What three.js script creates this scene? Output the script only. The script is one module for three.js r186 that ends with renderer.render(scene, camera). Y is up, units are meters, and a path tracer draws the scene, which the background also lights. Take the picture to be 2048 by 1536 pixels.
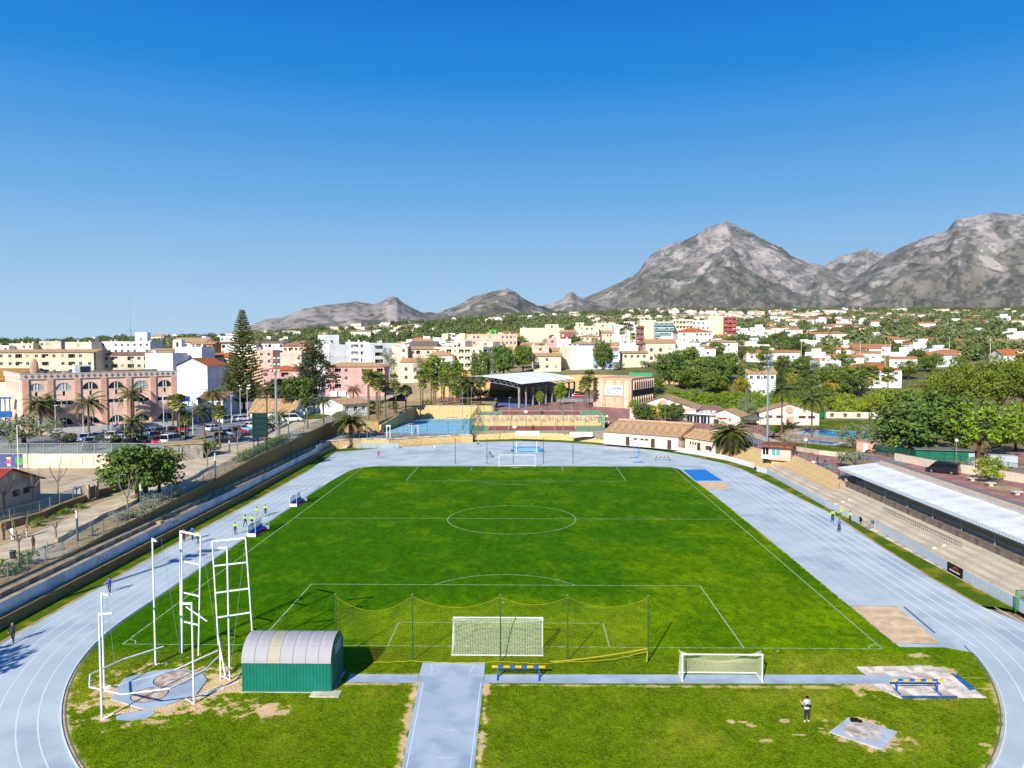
import * as THREE from 'three';
import { mergeGeometries, toCreasedNormals } from 'three/addons/utils/BufferGeometryUtils.js';
import { RoundedBoxGeometry } from 'three/addons/geometries/RoundedBoxGeometry.js';
import { MarchingCubes } from 'three/addons/objects/MarchingCubes.js';

// ---------- camera, sky, sun, exposure ----------
const scene = new THREE.Scene();
const camera = new THREE.PerspectiveCamera(52.46, 4 / 3, 0.5, 40000);
camera.position.set(2.64, 24.92, 110.51);
camera.rotation.order = 'YXZ';
camera.rotation.set(-0.0504, 0.023, -0.0024);
const renderer = new THREE.WebGLRenderer({ antialias: true });
renderer.toneMapping = THREE.LinearToneMapping;
renderer.toneMappingExposure = 1.5;
renderer.shadowMap.enabled = true;
// clear afternoon sky: pale blue at the horizon, deep blue above
{
  const W = 64, H = 512, d = new Float32Array(W * H * 4);
  const stops = [[-90, .10, .10, .09], [-6, .24, .27, .28], [-1, .335, .455, .565], [1.5, .31, .44, .56], [3.3, .268, .41, .55], [6.9, .178, .345, .545], [10, .108, .286, .528], [13.8, .052, .228, .512], [18.5, .006, .162, .478], [23.4, 0, .116, .445], [30, .002, .10, .40], [50, .004, .085, .33], [90, .006, .075, .29]];
  for (let j = 0; j < H; j++) {
    const el = ((j + .5) / H) * 180 - 90;
    let k = 0; while (k < stops.length - 2 && el > stops[k + 1][0]) k++;
    const a = stops[k], b = stops[k + 1], t = Math.min(1, Math.max(0, (el - a[0]) / (b[0] - a[0])));
    for (let i = 0; i < W; i++) { const o = (j * W + i) * 4; for (let c = 0; c < 3; c++) d[o + c] = a[c + 1] + (b[c + 1] - a[c + 1]) * t; d[o + 3] = 1; }
  }
  const t = new THREE.DataTexture(d, W, H, THREE.RGBAFormat, THREE.FloatType);
  t.mapping = THREE.EquirectangularReflectionMapping; t.magFilter = t.minFilter = THREE.LinearFilter; t.needsUpdate = true;
  scene.background = t; scene.environment = t;
}
const sun = new THREE.DirectionalLight(new THREE.Color(1, .955, .88), 5);
sun.position.set(-0.319 * 300, 0.492 * 300, 0.81 * 300);
sun.castShadow = true; sun.shadow.mapSize.set(4096, 4096);
Object.assign(sun.shadow.camera, { left: -260, right: 260, top: 260, bottom: -260, near: 1, far: 1200 });
scene.add(sun, sun.target);
scene.fog = new THREE.FogExp2(0xaacbea, 0.000015);

// ---------- helpers ----------
let seed = 20240607;
const rnd = () => { seed = (seed + 0x6D2B79F5) | 0; let t = Math.imul(seed ^ (seed >>> 15), 1 | seed); t = (t + Math.imul(t ^ (t >>> 7), 61 | t)) ^ t; return ((t ^ (t >>> 14)) >>> 0) / 4294967296; };
const rr = (a, b) => a + (b - a) * rnd();
const pick = a => a[Math.floor(rnd() * a.length)];
const clamp = (x, a = 0, b = 1) => Math.min(b, Math.max(a, x));
const mix = (a, b, t) => a + (b - a) * t;
const sst = (a, b, x) => { const t = clamp((x - a) / (b - a)); return t * t * (3 - 2 * t); };
const V = (x, y, z) => new THREE.Vector3(x, y, z);
const hash = (x, y, s = 0) => { let h = Math.imul(x | 0, 374761393) ^ Math.imul(y | 0, 668265263) ^ Math.imul(s | 0, 1274126177); h = Math.imul(h ^ (h >>> 13), 1274126177); return ((h ^ (h >>> 16)) >>> 0) / 4294967296; };
function vn(x, y, s = 0, per = 0) {      // value noise, optionally periodic
  let i = Math.floor(x), j = Math.floor(y); const f = x - i, g = y - j, u = f * f * (3 - 2 * f), v = g * g * (3 - 2 * g);
  let i1 = i + 1, j1 = j + 1; if (per) { i = ((i % per) + per) % per; i1 = ((i1 % per) + per) % per; j = ((j % per) + per) % per; j1 = ((j1 % per) + per) % per; }
  return mix(mix(hash(i, j, s), hash(i1, j, s), u), mix(hash(i, j1, s), hash(i1, j1, s), u), v);
}
function fbm(x, y, o = 4, s = 0, per = 0) { let a = .5, t = 0, n = 0; for (let k = 0; k < o; k++) { t += a * vn(x, y, s + k, per); n += a; a *= .5; x *= 2; y *= 2; if (per) per *= 2; } return t / n; }
function tex(w, h, fn, srgb = true) {
  const d = new Uint8Array(w * h * 4);
  for (let j = 0; j < h; j++) for (let i = 0; i < w; i++) { const c = fn(i / w, j / h, i, j), o = (j * w + i) * 4; d[o] = clamp(c[0]) * 255; d[o + 1] = clamp(c[1]) * 255; d[o + 2] = clamp(c[2]) * 255; d[o + 3] = (c.length > 3 ? clamp(c[3]) : 1) * 255; }
  const t = new THREE.DataTexture(d, w, h, THREE.RGBAFormat); t.magFilter = THREE.LinearFilter; t.minFilter = THREE.LinearMipmapLinearFilter; t.generateMipmaps = true;
  t.wrapS = t.wrapT = THREE.RepeatWrapping; if (srgb) t.colorSpace = THREE.SRGBColorSpace; t.needsUpdate = true; return t;
}
function ctex(w, h, draw) {
  const c = document.createElement('canvas'); c.width = w; c.height = h; draw(c.getContext('2d'), w, h);
  const t = new THREE.CanvasTexture(c); t.colorSpace = THREE.SRGBColorSpace; return t;
}
const rep = (t, m, n = m) => { const c = t.clone(); c.repeat.set(1 / m, 1 / n); c.needsUpdate = true; return c; };   // m metres per repeat
const g3 = x => [x, x, x];
// variation maps (multiply a material's colour)
const vPlaster = tex(256, 256, (u, v) => g3(.86 + .16 * fbm(u * 4, v * 4, 5, 1, 4) - .05 * sst(.6, .75, fbm(u * 8, v * 3, 3, 9, 4)) + .03 * (rnd() - .5)));
const vConcrete = tex(256, 256, (u, v) => { const f = fbm(u * 6, v * 6, 5, 21, 6), s = sst(.52, .7, fbm(u * 5, v * 5, 4, 31, 5)); return [.74 + .3 * f - .16 * s + .08 * (rnd() - .5), .73 + .3 * f - .17 * s, .71 + .29 * f - .18 * s]; });
const vAsphalt = tex(256, 256, (u, v) => g3(.72 + .25 * fbm(u * 5, v * 5, 4, 41, 5) + .2 * (rnd() - .5)));
const vSoil = tex(256, 256, (u, v) => { const f = fbm(u * 7, v * 7, 5, 51, 7); return [.8 + .28 * (f - .4) + .1 * (rnd() - .5), .79 + .28 * (f - .4), .76 + .28 * (f - .4)]; });
function stoneField(n, s) {
  const P = []; for (let j = 0; j < n; j++) for (let i = 0; i < n; i++) P.push([(i + .15 + .7 * hash(i, j, s)) / n, (j + .2 + .6 * hash(i, j, s + 1)) / n, hash(i, j, s + 2), hash(i, j, s + 3)]);
  return (u, v) => {
    const ci = Math.floor(u * n), cj = Math.floor(v * n); let a = 9, b = 9, id = null;
    for (let dj = -1; dj <= 1; dj++) for (let di = -1; di <= 1; di++) {
      const ii = ((ci + di) % n + n) % n, jj = ((cj + dj) % n + n) % n, p = P[jj * n + ii];
      let dx = Math.abs(u - p[0]), dy = Math.abs(v - p[1]); if (dx > .5) dx = 1 - dx; if (dy > .5) dy = 1 - dy;
      const d = Math.hypot(dx, dy * 1.25) * n; if (d < a) { b = a; a = d; id = p; } else if (d < b) b = d;
    }
    return [b - a, id];
  };
}
const sf = stoneField(14, 5);
const vStone = tex(512, 512, (u, v) => { const [e, p] = sf(u, v), k = sst(.03, .14, e), f = .88 + .2 * p[2] + .12 * (fbm(u * 30, v * 30, 3, 7, 30) - .5), w = .93 + .14 * p[3]; return [mix(.86, f, k), mix(.8, f * mix(.93, 1, w - .4), k), mix(.66, f * (w - .12), k)]; });
const bStone = tex(512, 512, (u, v) => { const [e, p] = sf(u, v); return g3(sst(.02, .2, e) * (.7 + .3 * p[2]) + .1 * fbm(u * 40, v * 40, 2, 3, 40)); }, false);
const vTile = tex(256, 256, (u, v, i, j) => { const c = Math.abs(Math.sin(u * Math.PI * 8)), r = (v * 10) % 1, k = hash(Math.floor(u * 8), Math.floor(v * 10), 3); const f = .55 + .35 * c + .1 * (r > .12 ? 1 : 0) + .22 * (k - .5) + .1 * (fbm(u * 6, v * 6, 3, 8, 6) - .5); return [f, f * (.97 + .06 * k), f * (.94 + .1 * k)]; });
const bTile = tex(256, 256, (u, v) => g3(.5 + .5 * Math.cos(u * Math.PI * 16) * .8 + .15 * ((v * 10) % 1)), false);
const vRib = tex(64, 64, (u, v) => g3(.9 + .1 * Math.abs(Math.sin(u * Math.PI * 4))));
const bRib = tex(64, 16, u => g3(.5 + .5 * Math.cos(u * Math.PI * 8)), false);
const vWire = tex(64, 64, (u, v) => { const a = Math.abs(((u + v) * 4) % 1 - .5), b = Math.abs(((u - v + 4) * 4) % 1 - .5); return g3(Math.min(a, b) < .075 ? 1 : 0); }, false);
const vBark = tex(128, 256, (u, v) => g3(.6 + .5 * fbm(u * 8, v * 6, 4, 61, 2) - .25 * ((v * 16) % 1 < .2 ? 1 : 0)));
const mats = {};
function mt(key, color, o = {}) {
  if (mats[key]) return mats[key];
  const { map, m = 4, n, bump, bm, bs = .02, phys, ...r } = o, p = { color, roughness: .85, metalness: 0, side: THREE.DoubleSide, ...r };
  if (map) p.map = rep(map, m, n ?? m);
  if (bump) { p.bumpMap = rep(bump, bm ?? m, n ?? bm ?? m); p.bumpScale = bs; }
  if (!phys) p.specularIntensity = p.roughness >= .8 ? .2 : .8; const k = new THREE.MeshPhysicalMaterial(p); k.name = key; return mats[key] = k;
}
const plaster = (key, color) => mt(key, color, { map: vPlaster, m: 6 });
const paint = (key, color, rough = .5) => mt(key, color, { roughness: rough });
const glass = paint('window_glass', 0x1e2830, .12), glassBlue = paint('blue_glass', 0x5f93a0, .2);
const whiteP = paint('white_paint', 0xd9dcda, .45), galv = mt('galvanised', 0x8b969c, { roughness: .45, metalness: .35 }), darkM = paint('dark_metal', 0x20262b, .5), greenM = paint('green_metal', 0x0e4a34, .5);
const concrete = mt('concrete', 0xcfc0a6, { map: vConcrete, m: 5 }), paleCon = mt('pale_concrete', 0xe0d6c4, { map: vConcrete, m: 5 });
const stoneM = mt('stone_masonry', 0xd3b78e, { map: vStone, m: 3.2, bump: bStone, bs: .02 }), stoneD = mt('brown_stone_masonry', 0x9c845e, { map: vStone, m: 3.4, bump: bStone, bs: .04 });
const tileM = mt('roof_tile', 0xd3ab80, { map: vTile, m: 2, bump: bTile, bs: .06 }), tileO = mt('orange_roof_tile', 0xd27a48, { map: vTile, m: 2, bump: bTile, bs: .06 }), tileB = mt('brown_roof_tile', 0xa88062, { map: vTile, m: 2, bump: bTile, bs: .06 });
const asphalt = mt('asphalt', 0x9b999b, { map: vAsphalt, m: 6 }), soil = mt('bare_soil', 0xd0b68c, { map: vSoil, m: 7 }), sandM = mt('pale_sand', 0xcdbd9f, { map: vSoil, m: 9 });
const brick = mt('red_paving', 0xbb8a7e, { map: vAsphalt, m: 5 });
const wire = mt('chain_link', 0x7f9088, { alphaMap: rep(vWire, .5), transparent: true, alphaTest: .5, roughness: .6 }), wireG = mt('green_chain_link', 0x2c6a52, { alphaMap: rep(vWire, .5), transparent: true, alphaTest: .5 });

// geometry
function uvm(g) {                        // uv in metres from the dominant axis of each vertex normal
  if (!g.attributes.normal) g.computeVertexNormals();
  const p = g.attributes.position, n = g.attributes.normal, u = new Float32Array(p.count * 2);
  for (let i = 0; i < p.count; i++) {
    const x = Math.abs(n.getX(i)), y = Math.abs(n.getY(i)), z = Math.abs(n.getZ(i));
    if (y > x && y > z) { u[2 * i] = p.getX(i); u[2 * i + 1] = -p.getZ(i); } else if (x > z) { u[2 * i] = p.getZ(i); u[2 * i + 1] = p.getY(i); } else { u[2 * i] = p.getX(i); u[2 * i + 1] = p.getY(i); }
  }
  g.setAttribute('uv', new THREE.BufferAttribute(u, 2)); return g;
}
function join(l, keep) {
  l = [l].flat(); const o = l.map(g => { const q = g.index ? g.toNonIndexed() : g; for (const k of Object.keys(q.attributes)) if (!['position', 'normal', 'uv', ...(keep ? ['color'] : [])].includes(k)) q.deleteAttribute(k); return q; });
  if (o.some(q => !q.attributes.uv)) o.forEach(q => q.deleteAttribute('uv'));
  return o.length > 1 ? mergeGeometries(o) : o[0];
}
const bx = (w, h, d, x = 0, y = 0, z = 0, ry = 0) => { const g = new THREE.BoxGeometry(w, h, d); uvm(g); if (ry) g.rotateY(ry); return g.translate(x, y + h / 2, z); };   // base at y
const rbx = (w, h, d, r, x = 0, y = 0, z = 0) => new RoundedBoxGeometry(w, h, d, 2, r).translate(x, y + h / 2, z);
function bar(a, b, r0, r1 = r0, s = 8) {
  a = V(...a); b = V(...b); const d = b.clone().sub(a), L = d.length(), g = new THREE.CylinderGeometry(r1, r0, L, s, 1); g.translate(0, L / 2, 0);
  g.applyQuaternion(new THREE.Quaternion().setFromUnitVectors(V(0, 1, 0), d.normalize())); return g.translate(a.x, a.y, a.z);
}
function beam(a, b, w, h = w) {          // square section
  a = V(...a); b = V(...b); const d = b.clone().sub(a), L = d.length(), g = new THREE.BoxGeometry(w, h, L); g.lookAt(d); const c = a.add(b).multiplyScalar(.5); return uvm(g).translate(c.x, c.y, c.z);
}
const shp = (pts, holes = []) => { const s = new THREE.Shape(pts.map(p => new THREE.Vector2(p[0], p[1]))); for (const h of holes) s.holes.push(h instanceof THREE.Path ? h : new THREE.Path(h.map(p => new THREE.Vector2(p[0], p[1])))); return s; };
function flat(pts, y, holes = []) {      // xz polygon as a sheet
  const g = new THREE.ShapeGeometry(shp(pts.map(p => [p[0], -p[1]]), holes.map(h => h.map(p => [p[0], -p[1]])))); g.rotateX(-Math.PI / 2); return uvm(g).translate(0, y, 0);
}
function slab(pts, y, y0) { const g = new THREE.ExtrudeGeometry(shp(pts.map(p => [p[0], -p[1]])), { depth: y - y0, bevelEnabled: false }); g.rotateX(-Math.PI / 2); g.translate(0, y0, 0); g.computeVertexNormals(); return uvm(g); }
function ribbon(pts, w, y) {             // painted line following xz points
  const p = [], n = pts.length; for (let i = 0; i < n; i++) { const a = pts[Math.max(0, i - 1)], b = pts[Math.min(n - 1, i + 1)]; let dx = b[0] - a[0], dz = b[1] - a[1]; const l = Math.hypot(dx, dz) || 1; p.push([pts[i][0] - dz / l * w / 2, pts[i][1] + dx / l * w / 2], [pts[i][0] + dz / l * w / 2, pts[i][1] - dx / l * w / 2]); }
  const v = [], ix = []; p.forEach(q => v.push(q[0], y, q[1])); for (let i = 0; i < n - 1; i++) { const k = 2 * i; ix.push(k, k + 1, k + 2, k + 1, k + 3, k + 2); }
  const g = new THREE.BufferGeometry(); g.setAttribute('position', new THREE.Float32BufferAttribute(v, 3)); g.setIndex(ix); g.computeVertexNormals(); return uvm(g);
}
function wallStrip(pts, th, h0, h1) {    // wall along xyz points: th thick, from y+h0 to y+h1
  const o = []; for (let i = 0; i < pts.length - 1; i++) { const a = pts[i], b = pts[i + 1], q = (p, s) => p, dx = b[0] - a[0], dz = b[2] - a[2], l = Math.hypot(dx, dz), nx = -dz / l * th / 2, nz = dx / l * th / 2;
    const P = []; for (const [p, e] of [[a, 0], [b, 1]]) for (const s of [-1, 1]) for (const h of [h0, h1]) P.push([p[0] + nx * s, p[1] + (Array.isArray(h) ? h[i + e] : h), p[2] + nz * s]);
    const F = [[0, 1, 5, 4], [2, 6, 7, 3], [1, 3, 7, 5], [0, 4, 6, 2], [0, 2, 3, 1], [4, 5, 7, 6]], v = []; let run = 0;
    for (const f of F) for (const k of [f[0], f[1], f[2], f[0], f[2], f[3]]) v.push(...P[k]);
    const g = new THREE.BufferGeometry(); g.setAttribute('position', new THREE.Float32BufferAttribute(v, 3)); g.computeVertexNormals(); o.push(uvm(g)); }
  return join(o);
}
function heightSheet(nx, nz, fx) {       // grid sheet: fx(s,t) -> [x,y,z]
  const v = [], ix = [], uv = []; for (let j = 0; j <= nz; j++) for (let i = 0; i <= nx; i++) { const p = fx(i / nx, j / nz); v.push(...p); uv.push(p[0], -p[2]); }
  for (let j = 0; j < nz; j++) for (let i = 0; i < nx; i++) { const a = j * (nx + 1) + i, b = a + 1, c = a + nx + 1, d = c + 1; ix.push(a, c, b, b, c, d); }
  const g = new THREE.BufferGeometry(); g.setAttribute('position', new THREE.Float32BufferAttribute(v, 3)); g.setAttribute('uv', new THREE.Float32BufferAttribute(uv, 2)); g.setIndex(ix); g.computeVertexNormals(); return g;
}
// scene objects
const used = {};
const numbered = n => { const k = used[n] = (used[n] ?? -1) + 1; return k ? n + '_' + String(k).padStart(3, '0') : n; };
function tag(o, label, category, group) { o.userData = { label, category }; if (group) o.userData.group = group; return o; }
function thing(name, label, category, p = [0, 0, 0], ry = 0, group) { const o = new THREE.Group(); o.name = numbered(name); scene.add(o); o.position.set(...p); o.rotation.y = ry; return tag(o, label, category, group); }
function part(name, geo, m, parent) { const o = new THREE.Mesh(Array.isArray(geo) ? join(geo) : geo, m); o.name = name; o.castShadow = o.receiveShadow = true; parent.add(o); return o; }
function solo(name, geo, m, label, category, group) { const o = part(numbered(name), geo, m, scene); return tag(o, label, category, group); }
function struct(name, geo, m) { const o = part(numbered(name), geo, m, scene); o.userData.kind = 'structure'; return o; }
function copy(o, p, ry = 0, s = 1, label, group) { const c = o.clone(); c.name = numbered(o.name.replace(/_\d{3}$/, '')); scene.add(c); c.position.set(...p); c.rotation.y = ry; Array.isArray(s) ? c.scale.set(...s) : c.scale.setScalar(s); c.userData = { ...o.userData }; if (label) c.userData.label = label; if (group) c.userData.group = group; return c; }
const proto = (make) => { let first = null; return (p, ry = 0, s = 1, label, group) => { if (!first) { first = make(); first.position.set(...p); first.rotation.y = ry; Array.isArray(s) ? first.scale.set(...s) : first.scale.setScalar(s); if (label) first.userData.label = label; if (group) first.userData.group = group; return first; } return copy(first, p, ry, s, label, group); }; };

// ---------- the sports ground ----------
const C1 = [2.4, 40.7], C2 = [2.4, -43.7], R0 = 36.8;
const arc = (c, r, a0, a1, n = 48) => Array.from({ length: n + 1 }, (_, i) => { const a = mix(a0, a1, i / n); return [c[0] + r * Math.cos(a), c[1] + r * Math.sin(a)]; });
// all-weather track: one sheet under the infield
const outer = [[-42.62,-69.38],[-29.21,-78.81],[-19.99,-84.15],[-11.46,-88.21],[0.06,-90.33],[10.31,-87.78],[20.02,-82.36],[23.47,-79.99],[31.57,-73.23],[38,-63.73],[43.08,-52.72],[44.86,-45.8],[45.96,-24.51],[46.92,-2.42],[45.87,14.46],[45.35,27.49],[45.45,36.58], ...arc(C1, 44.6, 0.06, Math.PI, 60), [-41.86,42.27],[-41.97,7.28],[-41.54,-13.1],[-41.42,-40.78]];
const vTrack = tex(512, 512, (u, v) => { const f = fbm(u * 5, v * 5, 5, 71, 5), s = sst(.55, .72, fbm(u * 4, v * 4, 4, 81, 4)), g = .06 * (rnd() - .5); return [.96 + .26 * (f - .45) - .09 * s + g, .965 + .22 * (f - .45) - .08 * s + g, .97 + .17 * (f - .45) - .06 * s + g]; });
const trackM = mt('track_surface', 0xbbc5c4, { map: vTrack, m: 23 }), trackD = mt('runway_surface', 0xaebac2, { map: vTrack, m: 11 });
struct('running_track', flat(outer, .012), trackM);
// infield grass, one sheet with its own map (world x -36..40, z -50..78)
const GX0 = -36, GX1 = 40, GZ0 = -50, GZ1 = 78;
const soilSpots = [[-15.5, 58.9, 1.7, 1.25, .5], [-23.5, 56, 5.6, 4.9, .25], [-25.9, 60.2, .9, .7, .2], [-19.6, 54.6, 2.0, 1.3, .2], [29.6, 54.2, 4.3, 2.0, .1], [33.6, 48.6, 1.3, .5, .3], [33.9, 51.4, 1.2, .8, .3], [24, 61.3, 2.35, 2.0, .2], ...Array.from({ length: 7 }, (_, k) => [13.2 + 6.4 * hash(k, 3), 59.4 + 3 * hash(k, 5), .22 + .3 * hash(k, 7), .12 + .16 * hash(k, 9), .6]), [31, 62.6, .4, .2, .6], [0, -46.9, 1.5, .6, .9]];
const grassTex = tex(912, 1536, (u, v) => {
  const x = mix(GX0, GX1, u), z = mix(GZ0, GZ1, v);
  const far = 1 - sst(46.5, 51.5, z + 1.6 * (fbm(x * .2, z * .2, 2, 5) - .5));               // mown pitch against the rougher near end
  const a = fbm(x * .055, z * .04, 5, 11), b = fbm(x * .35, z * .25, 4, 12), c = fbm(x * 1.7, z * 1.2, 3, 13);
  let yl = sst(.46, .68, a) * .66 + sst(.5, .7, b) * .34 + .22 * (c - .5) - .06 * sst(.3, .1, u);
  const mouth = Math.exp(-((x / 9) ** 2 + ((z - 41) / 8) ** 2)) + Math.exp(-((x / 10) ** 2 + ((z + 42) / 6) ** 2)) * .9; yl += .42 * mouth * (.4 + b);
  yl = clamp(yl, 0, 1);
  const g = .78 + .3 * c + .42 * (rnd() - .5);
  const P = [mix(.235, .44, yl) * g, mix(.42, .55, yl) * g, 0];
  const dry = sst(.55, .74, fbm(x * .16 + 7, z * .16, 4, 17)) * .55 + sst(.55, .8, b) * .3;
  const N = [mix(.385, .6, dry) * g, mix(.485, .6, dry) * g, mix(.02, .15, dry) * g];
  let r = [0, 1, 2].map(i => mix(N[i], P[i], far));
  // bare soil: copied where the photograph shows it
  let so = 0; const e = .5 + 1.5 * (fbm(x * 1.5, z * 1.5, 5, 23) - .5) + .5 * (fbm(x * 6, z * 6, 2, 27) - .5);
  for (const [sx, sz, rx, rz, w] of soilSpots) { const d = Math.hypot((x - sx) / rx, (z - sz) / rz); so = Math.max(so, 1 - sst(.72, 1.02 - .1 * w, d + (e - .5) * (.9 + w * .7))); }
  const rl = -5.72 + .055 * (z - 50.8), re = -.86 + .013 * (z - 50.8);                          // worn edges of the runway and the service path
  if (z > 53.8) so = Math.max(so, 1 - sst(.1, .42, Math.abs(x - rl + .28) + (e - .5) * .6), 1 - sst(.05, .3, Math.abs(x - re - .2) + (e - .5) * .6));
  so = Math.max(so, (1 - sst(.03, .22, Math.abs(z - 54.6) + (e - .5) * .5)) * sst(-12, -11, x) * .8, (1 - sst(.02, .12, Math.abs(z - 52.75) + (e - .5) * .35)) * sst(-12, -11, x) * .4);
  const rr0 = Math.hypot(x - 2.4, z - 40.7); if (z > 40.7) so = Math.max(so, (1 - sst(.12, .55, 36.6 - rr0 + (e - .35) * .7)) * sst(48, 56, z) * .85);
  so = Math.max(so, (1 - sst(.05, .3, Math.abs(x - 33.1) + (e - .5) * .5)) * sst(40, 36, z) * .7, (1 - sst(.05, .35, Math.abs(z + 48.3) + (e - .5) * .4)) * .6);
  const sc = .8 + .12 * (c - .5) + .1 * (rnd() - .5); return [mix(r[0], sc * 1.03, so), mix(r[1], sc * .87, so), mix(r[2], sc * .64, so)];
});
const bGrass = tex(256, 256, () => g3(rnd()), false);
const grassM = new THREE.MeshPhysicalMaterial({ map: grassTex, roughness: 1, specularIntensity: .06, side: THREE.DoubleSide }); grassM.name = 'mown_grass';
grassM.bumpMap = rep(bGrass, 14); grassM.bumpScale = .05;
const infield = [...arc(C1, R0 - .12, Math.PI, .42, 70).map(p => [p[0], p[1] + 0]), [36.6, 46.9], [33, 46.9], [33, 36.6], [33.2, 10], [33, -20], [32.6, -31], [32.5, -44.6], [31.6, -46.9], [27.15, -48.35], [0, -48.45], [-28.3, -48.5], [-30.6, -47.2], [-32.2, -45.4], [-33.2, -42.6], [-33.9, -30], [-34.1, -2]].map(p => [p[0], p[1]]);
{
  // arc() runs from the left straight over the near bend to the right
  const near = arc(C1, R0 - .12, Math.PI, .2, 80);
  const pts = [...near.filter(p => p[1] > 47 || p[0] < 0), ...infield.slice(71)];
  const g = flat(pts, .03), p = g.attributes.position, uv = g.attributes.uv;
  for (let i = 0; i < p.count; i++) { uv.setXY(i, (p.getX(i) - GX0) / (GX1 - GX0), (p.getZ(i) - GZ0) / (GZ1 - GZ0)); }
  grassM.bumpMap.repeat.set(76 / 14, 128 / 14);
  struct('infield_grass', g, grassM);
}
// short grass blades standing proud of the near infield
{
  const bl = new THREE.BufferGeometry(); const v = []; for (let k = 0; k < 5; k++) { const a = k * 1.256 + .3, x = Math.cos(a) * .05, z = Math.sin(a) * .05; v.push(x - .012, 0, z, x + .012, 0, z + .004, x * 1.9, .055 + .02 * (k % 2), z * 1.9); } bl.setAttribute('position', new THREE.Float32BufferAttribute(v, 3)); bl.computeVertexNormals();
  const N = 26000, im = new THREE.InstancedMesh(bl, new THREE.MeshPhysicalMaterial({ color: 0xffffff, roughness: 1, specularIntensity: .1, side: THREE.DoubleSide }), N), m = new THREE.Matrix4(), q = new THREE.Quaternion(), col = new THREE.Color();
  let k = 0; while (k < N) { const x = rr(-34, 38), z = rr(48.5, 76); if (Math.hypot(x - 2.4, z - 40.7) > 36.2 || (x > -6.1 && x < -.2) || (z > 52.4 && z < 54.9 && x > -12) || Math.hypot((x + 23.5) / 5.8, (z - 56) / 5.1) < 1 || (x < -10.9 && x > -18.4 && z > 51 && z < 56.8) || (x > 23 && x < 34.8 && z > 51 && z < 57) || Math.hypot(x - 24, z - 61.3) < 2.7 || Math.hypot((x + 15.5) / 2.2, (z - 58.9)) < 1) continue; q.setFromAxisAngle(V(0, 1, 0), rnd() * 6.28); const s = rr(.6, 1.25); m.compose(V(x, .03, z), q, V(s * 1.5, s, s * 1.5)); im.setMatrixAt(k, m); const y = rnd() * .7 + .5 * fbm(x * .16 + 7, z * .16, 3, 17) - .2; col.setRGB(mix(.1, .24, y), mix(.17, .24, y), mix(.004, .03, y)); im.setColorAt(k++, col); }
  im.name = 'grass_tufts'; im.userData = { kind: 'stuff', label: 'short grass tufts of the near infield round the throwing area', category: 'grass' }; im.castShadow = im.receiveShadow = true; scene.add(im);
}
// lane lines and kerb
const lineW = mt('white_line', 0xe3e6ea, { roughness: .7 }), lineS = mt('worn_line', 0xd2d9e0, { roughness: .8 });
const oval = r => [...arc(C1, r, 0, Math.PI, 64), [C1[0] - r, C2[1]], ...arc(C2, r, Math.PI, 2 * Math.PI, 64), [C1[0] + r, C1[1]]];
struct('lane_line', [1, 2, 3, 4, 5].map(k => ribbon(oval(R0 + .1 + 1.22 * k), .09, .018)).concat(ribbon(oval(R0 + 7.4), .09, .018)), lineS);
struct('straight_lane_line', [ribbon([[39.25, 47], [39.2, 0], [38.9, -44], ...arc(C2, R0 + .1, 0, -1.1, 24)], .13, .021), ...[1, 2, 3, 4, 5].map(k => ribbon([[39.2 + 1.22 * k, 40], [39.2 + k * 1.22, 0], [39.0 + k * 1.22, -44]], .08, .021)), ...[34.3, 35.5, 36.8, 38].map(x => ribbon([[x, 34], [x, -26]], .05, .021))], lineS);
{ // inner kerb: white rail round the near bend and the left straight
  const L = [...arc(C1, R0, .16, Math.PI, 70), [C1[0] - R0, 20], [C1[0] - R0, 0], [C1[0] - R0, -25]];
  const k = thing('kerb_rail', 'low white kerb rail along the inner edge of the running track', 'kerb');
  for (let i = 0; i < L.length - 1; i++) { const a = L[i], b = L[i + 1], dx = b[0] - a[0], dz = b[1] - a[1], n = Math.max(1, Math.round(Math.hypot(dx, dz) / 4)); for (let j = 0; j < n; j++) { const p = [a[0] + dx * j / n, .05, a[1] + dz * j / n], q = [a[0] + dx * (j + .97) / n, .05, a[1] + dz * (j + .97) / n]; part('rail_section', beam(p, q, .07, .05), whiteP, k); } }
  struct('drain_channel', ribbon(L.map(p => { const d = p[1] > 40.7 ? .28 : .28; const vx = p[0] - 2.4, vz = p[1] > 40.7 ? p[1] - 40.7 : 0, l = Math.hypot(vx, vz); return [p[0] - vx / l * d, p[1] - vz / l * d]; }), .1, .036), mt('drain', 0x62676c));
}
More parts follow.
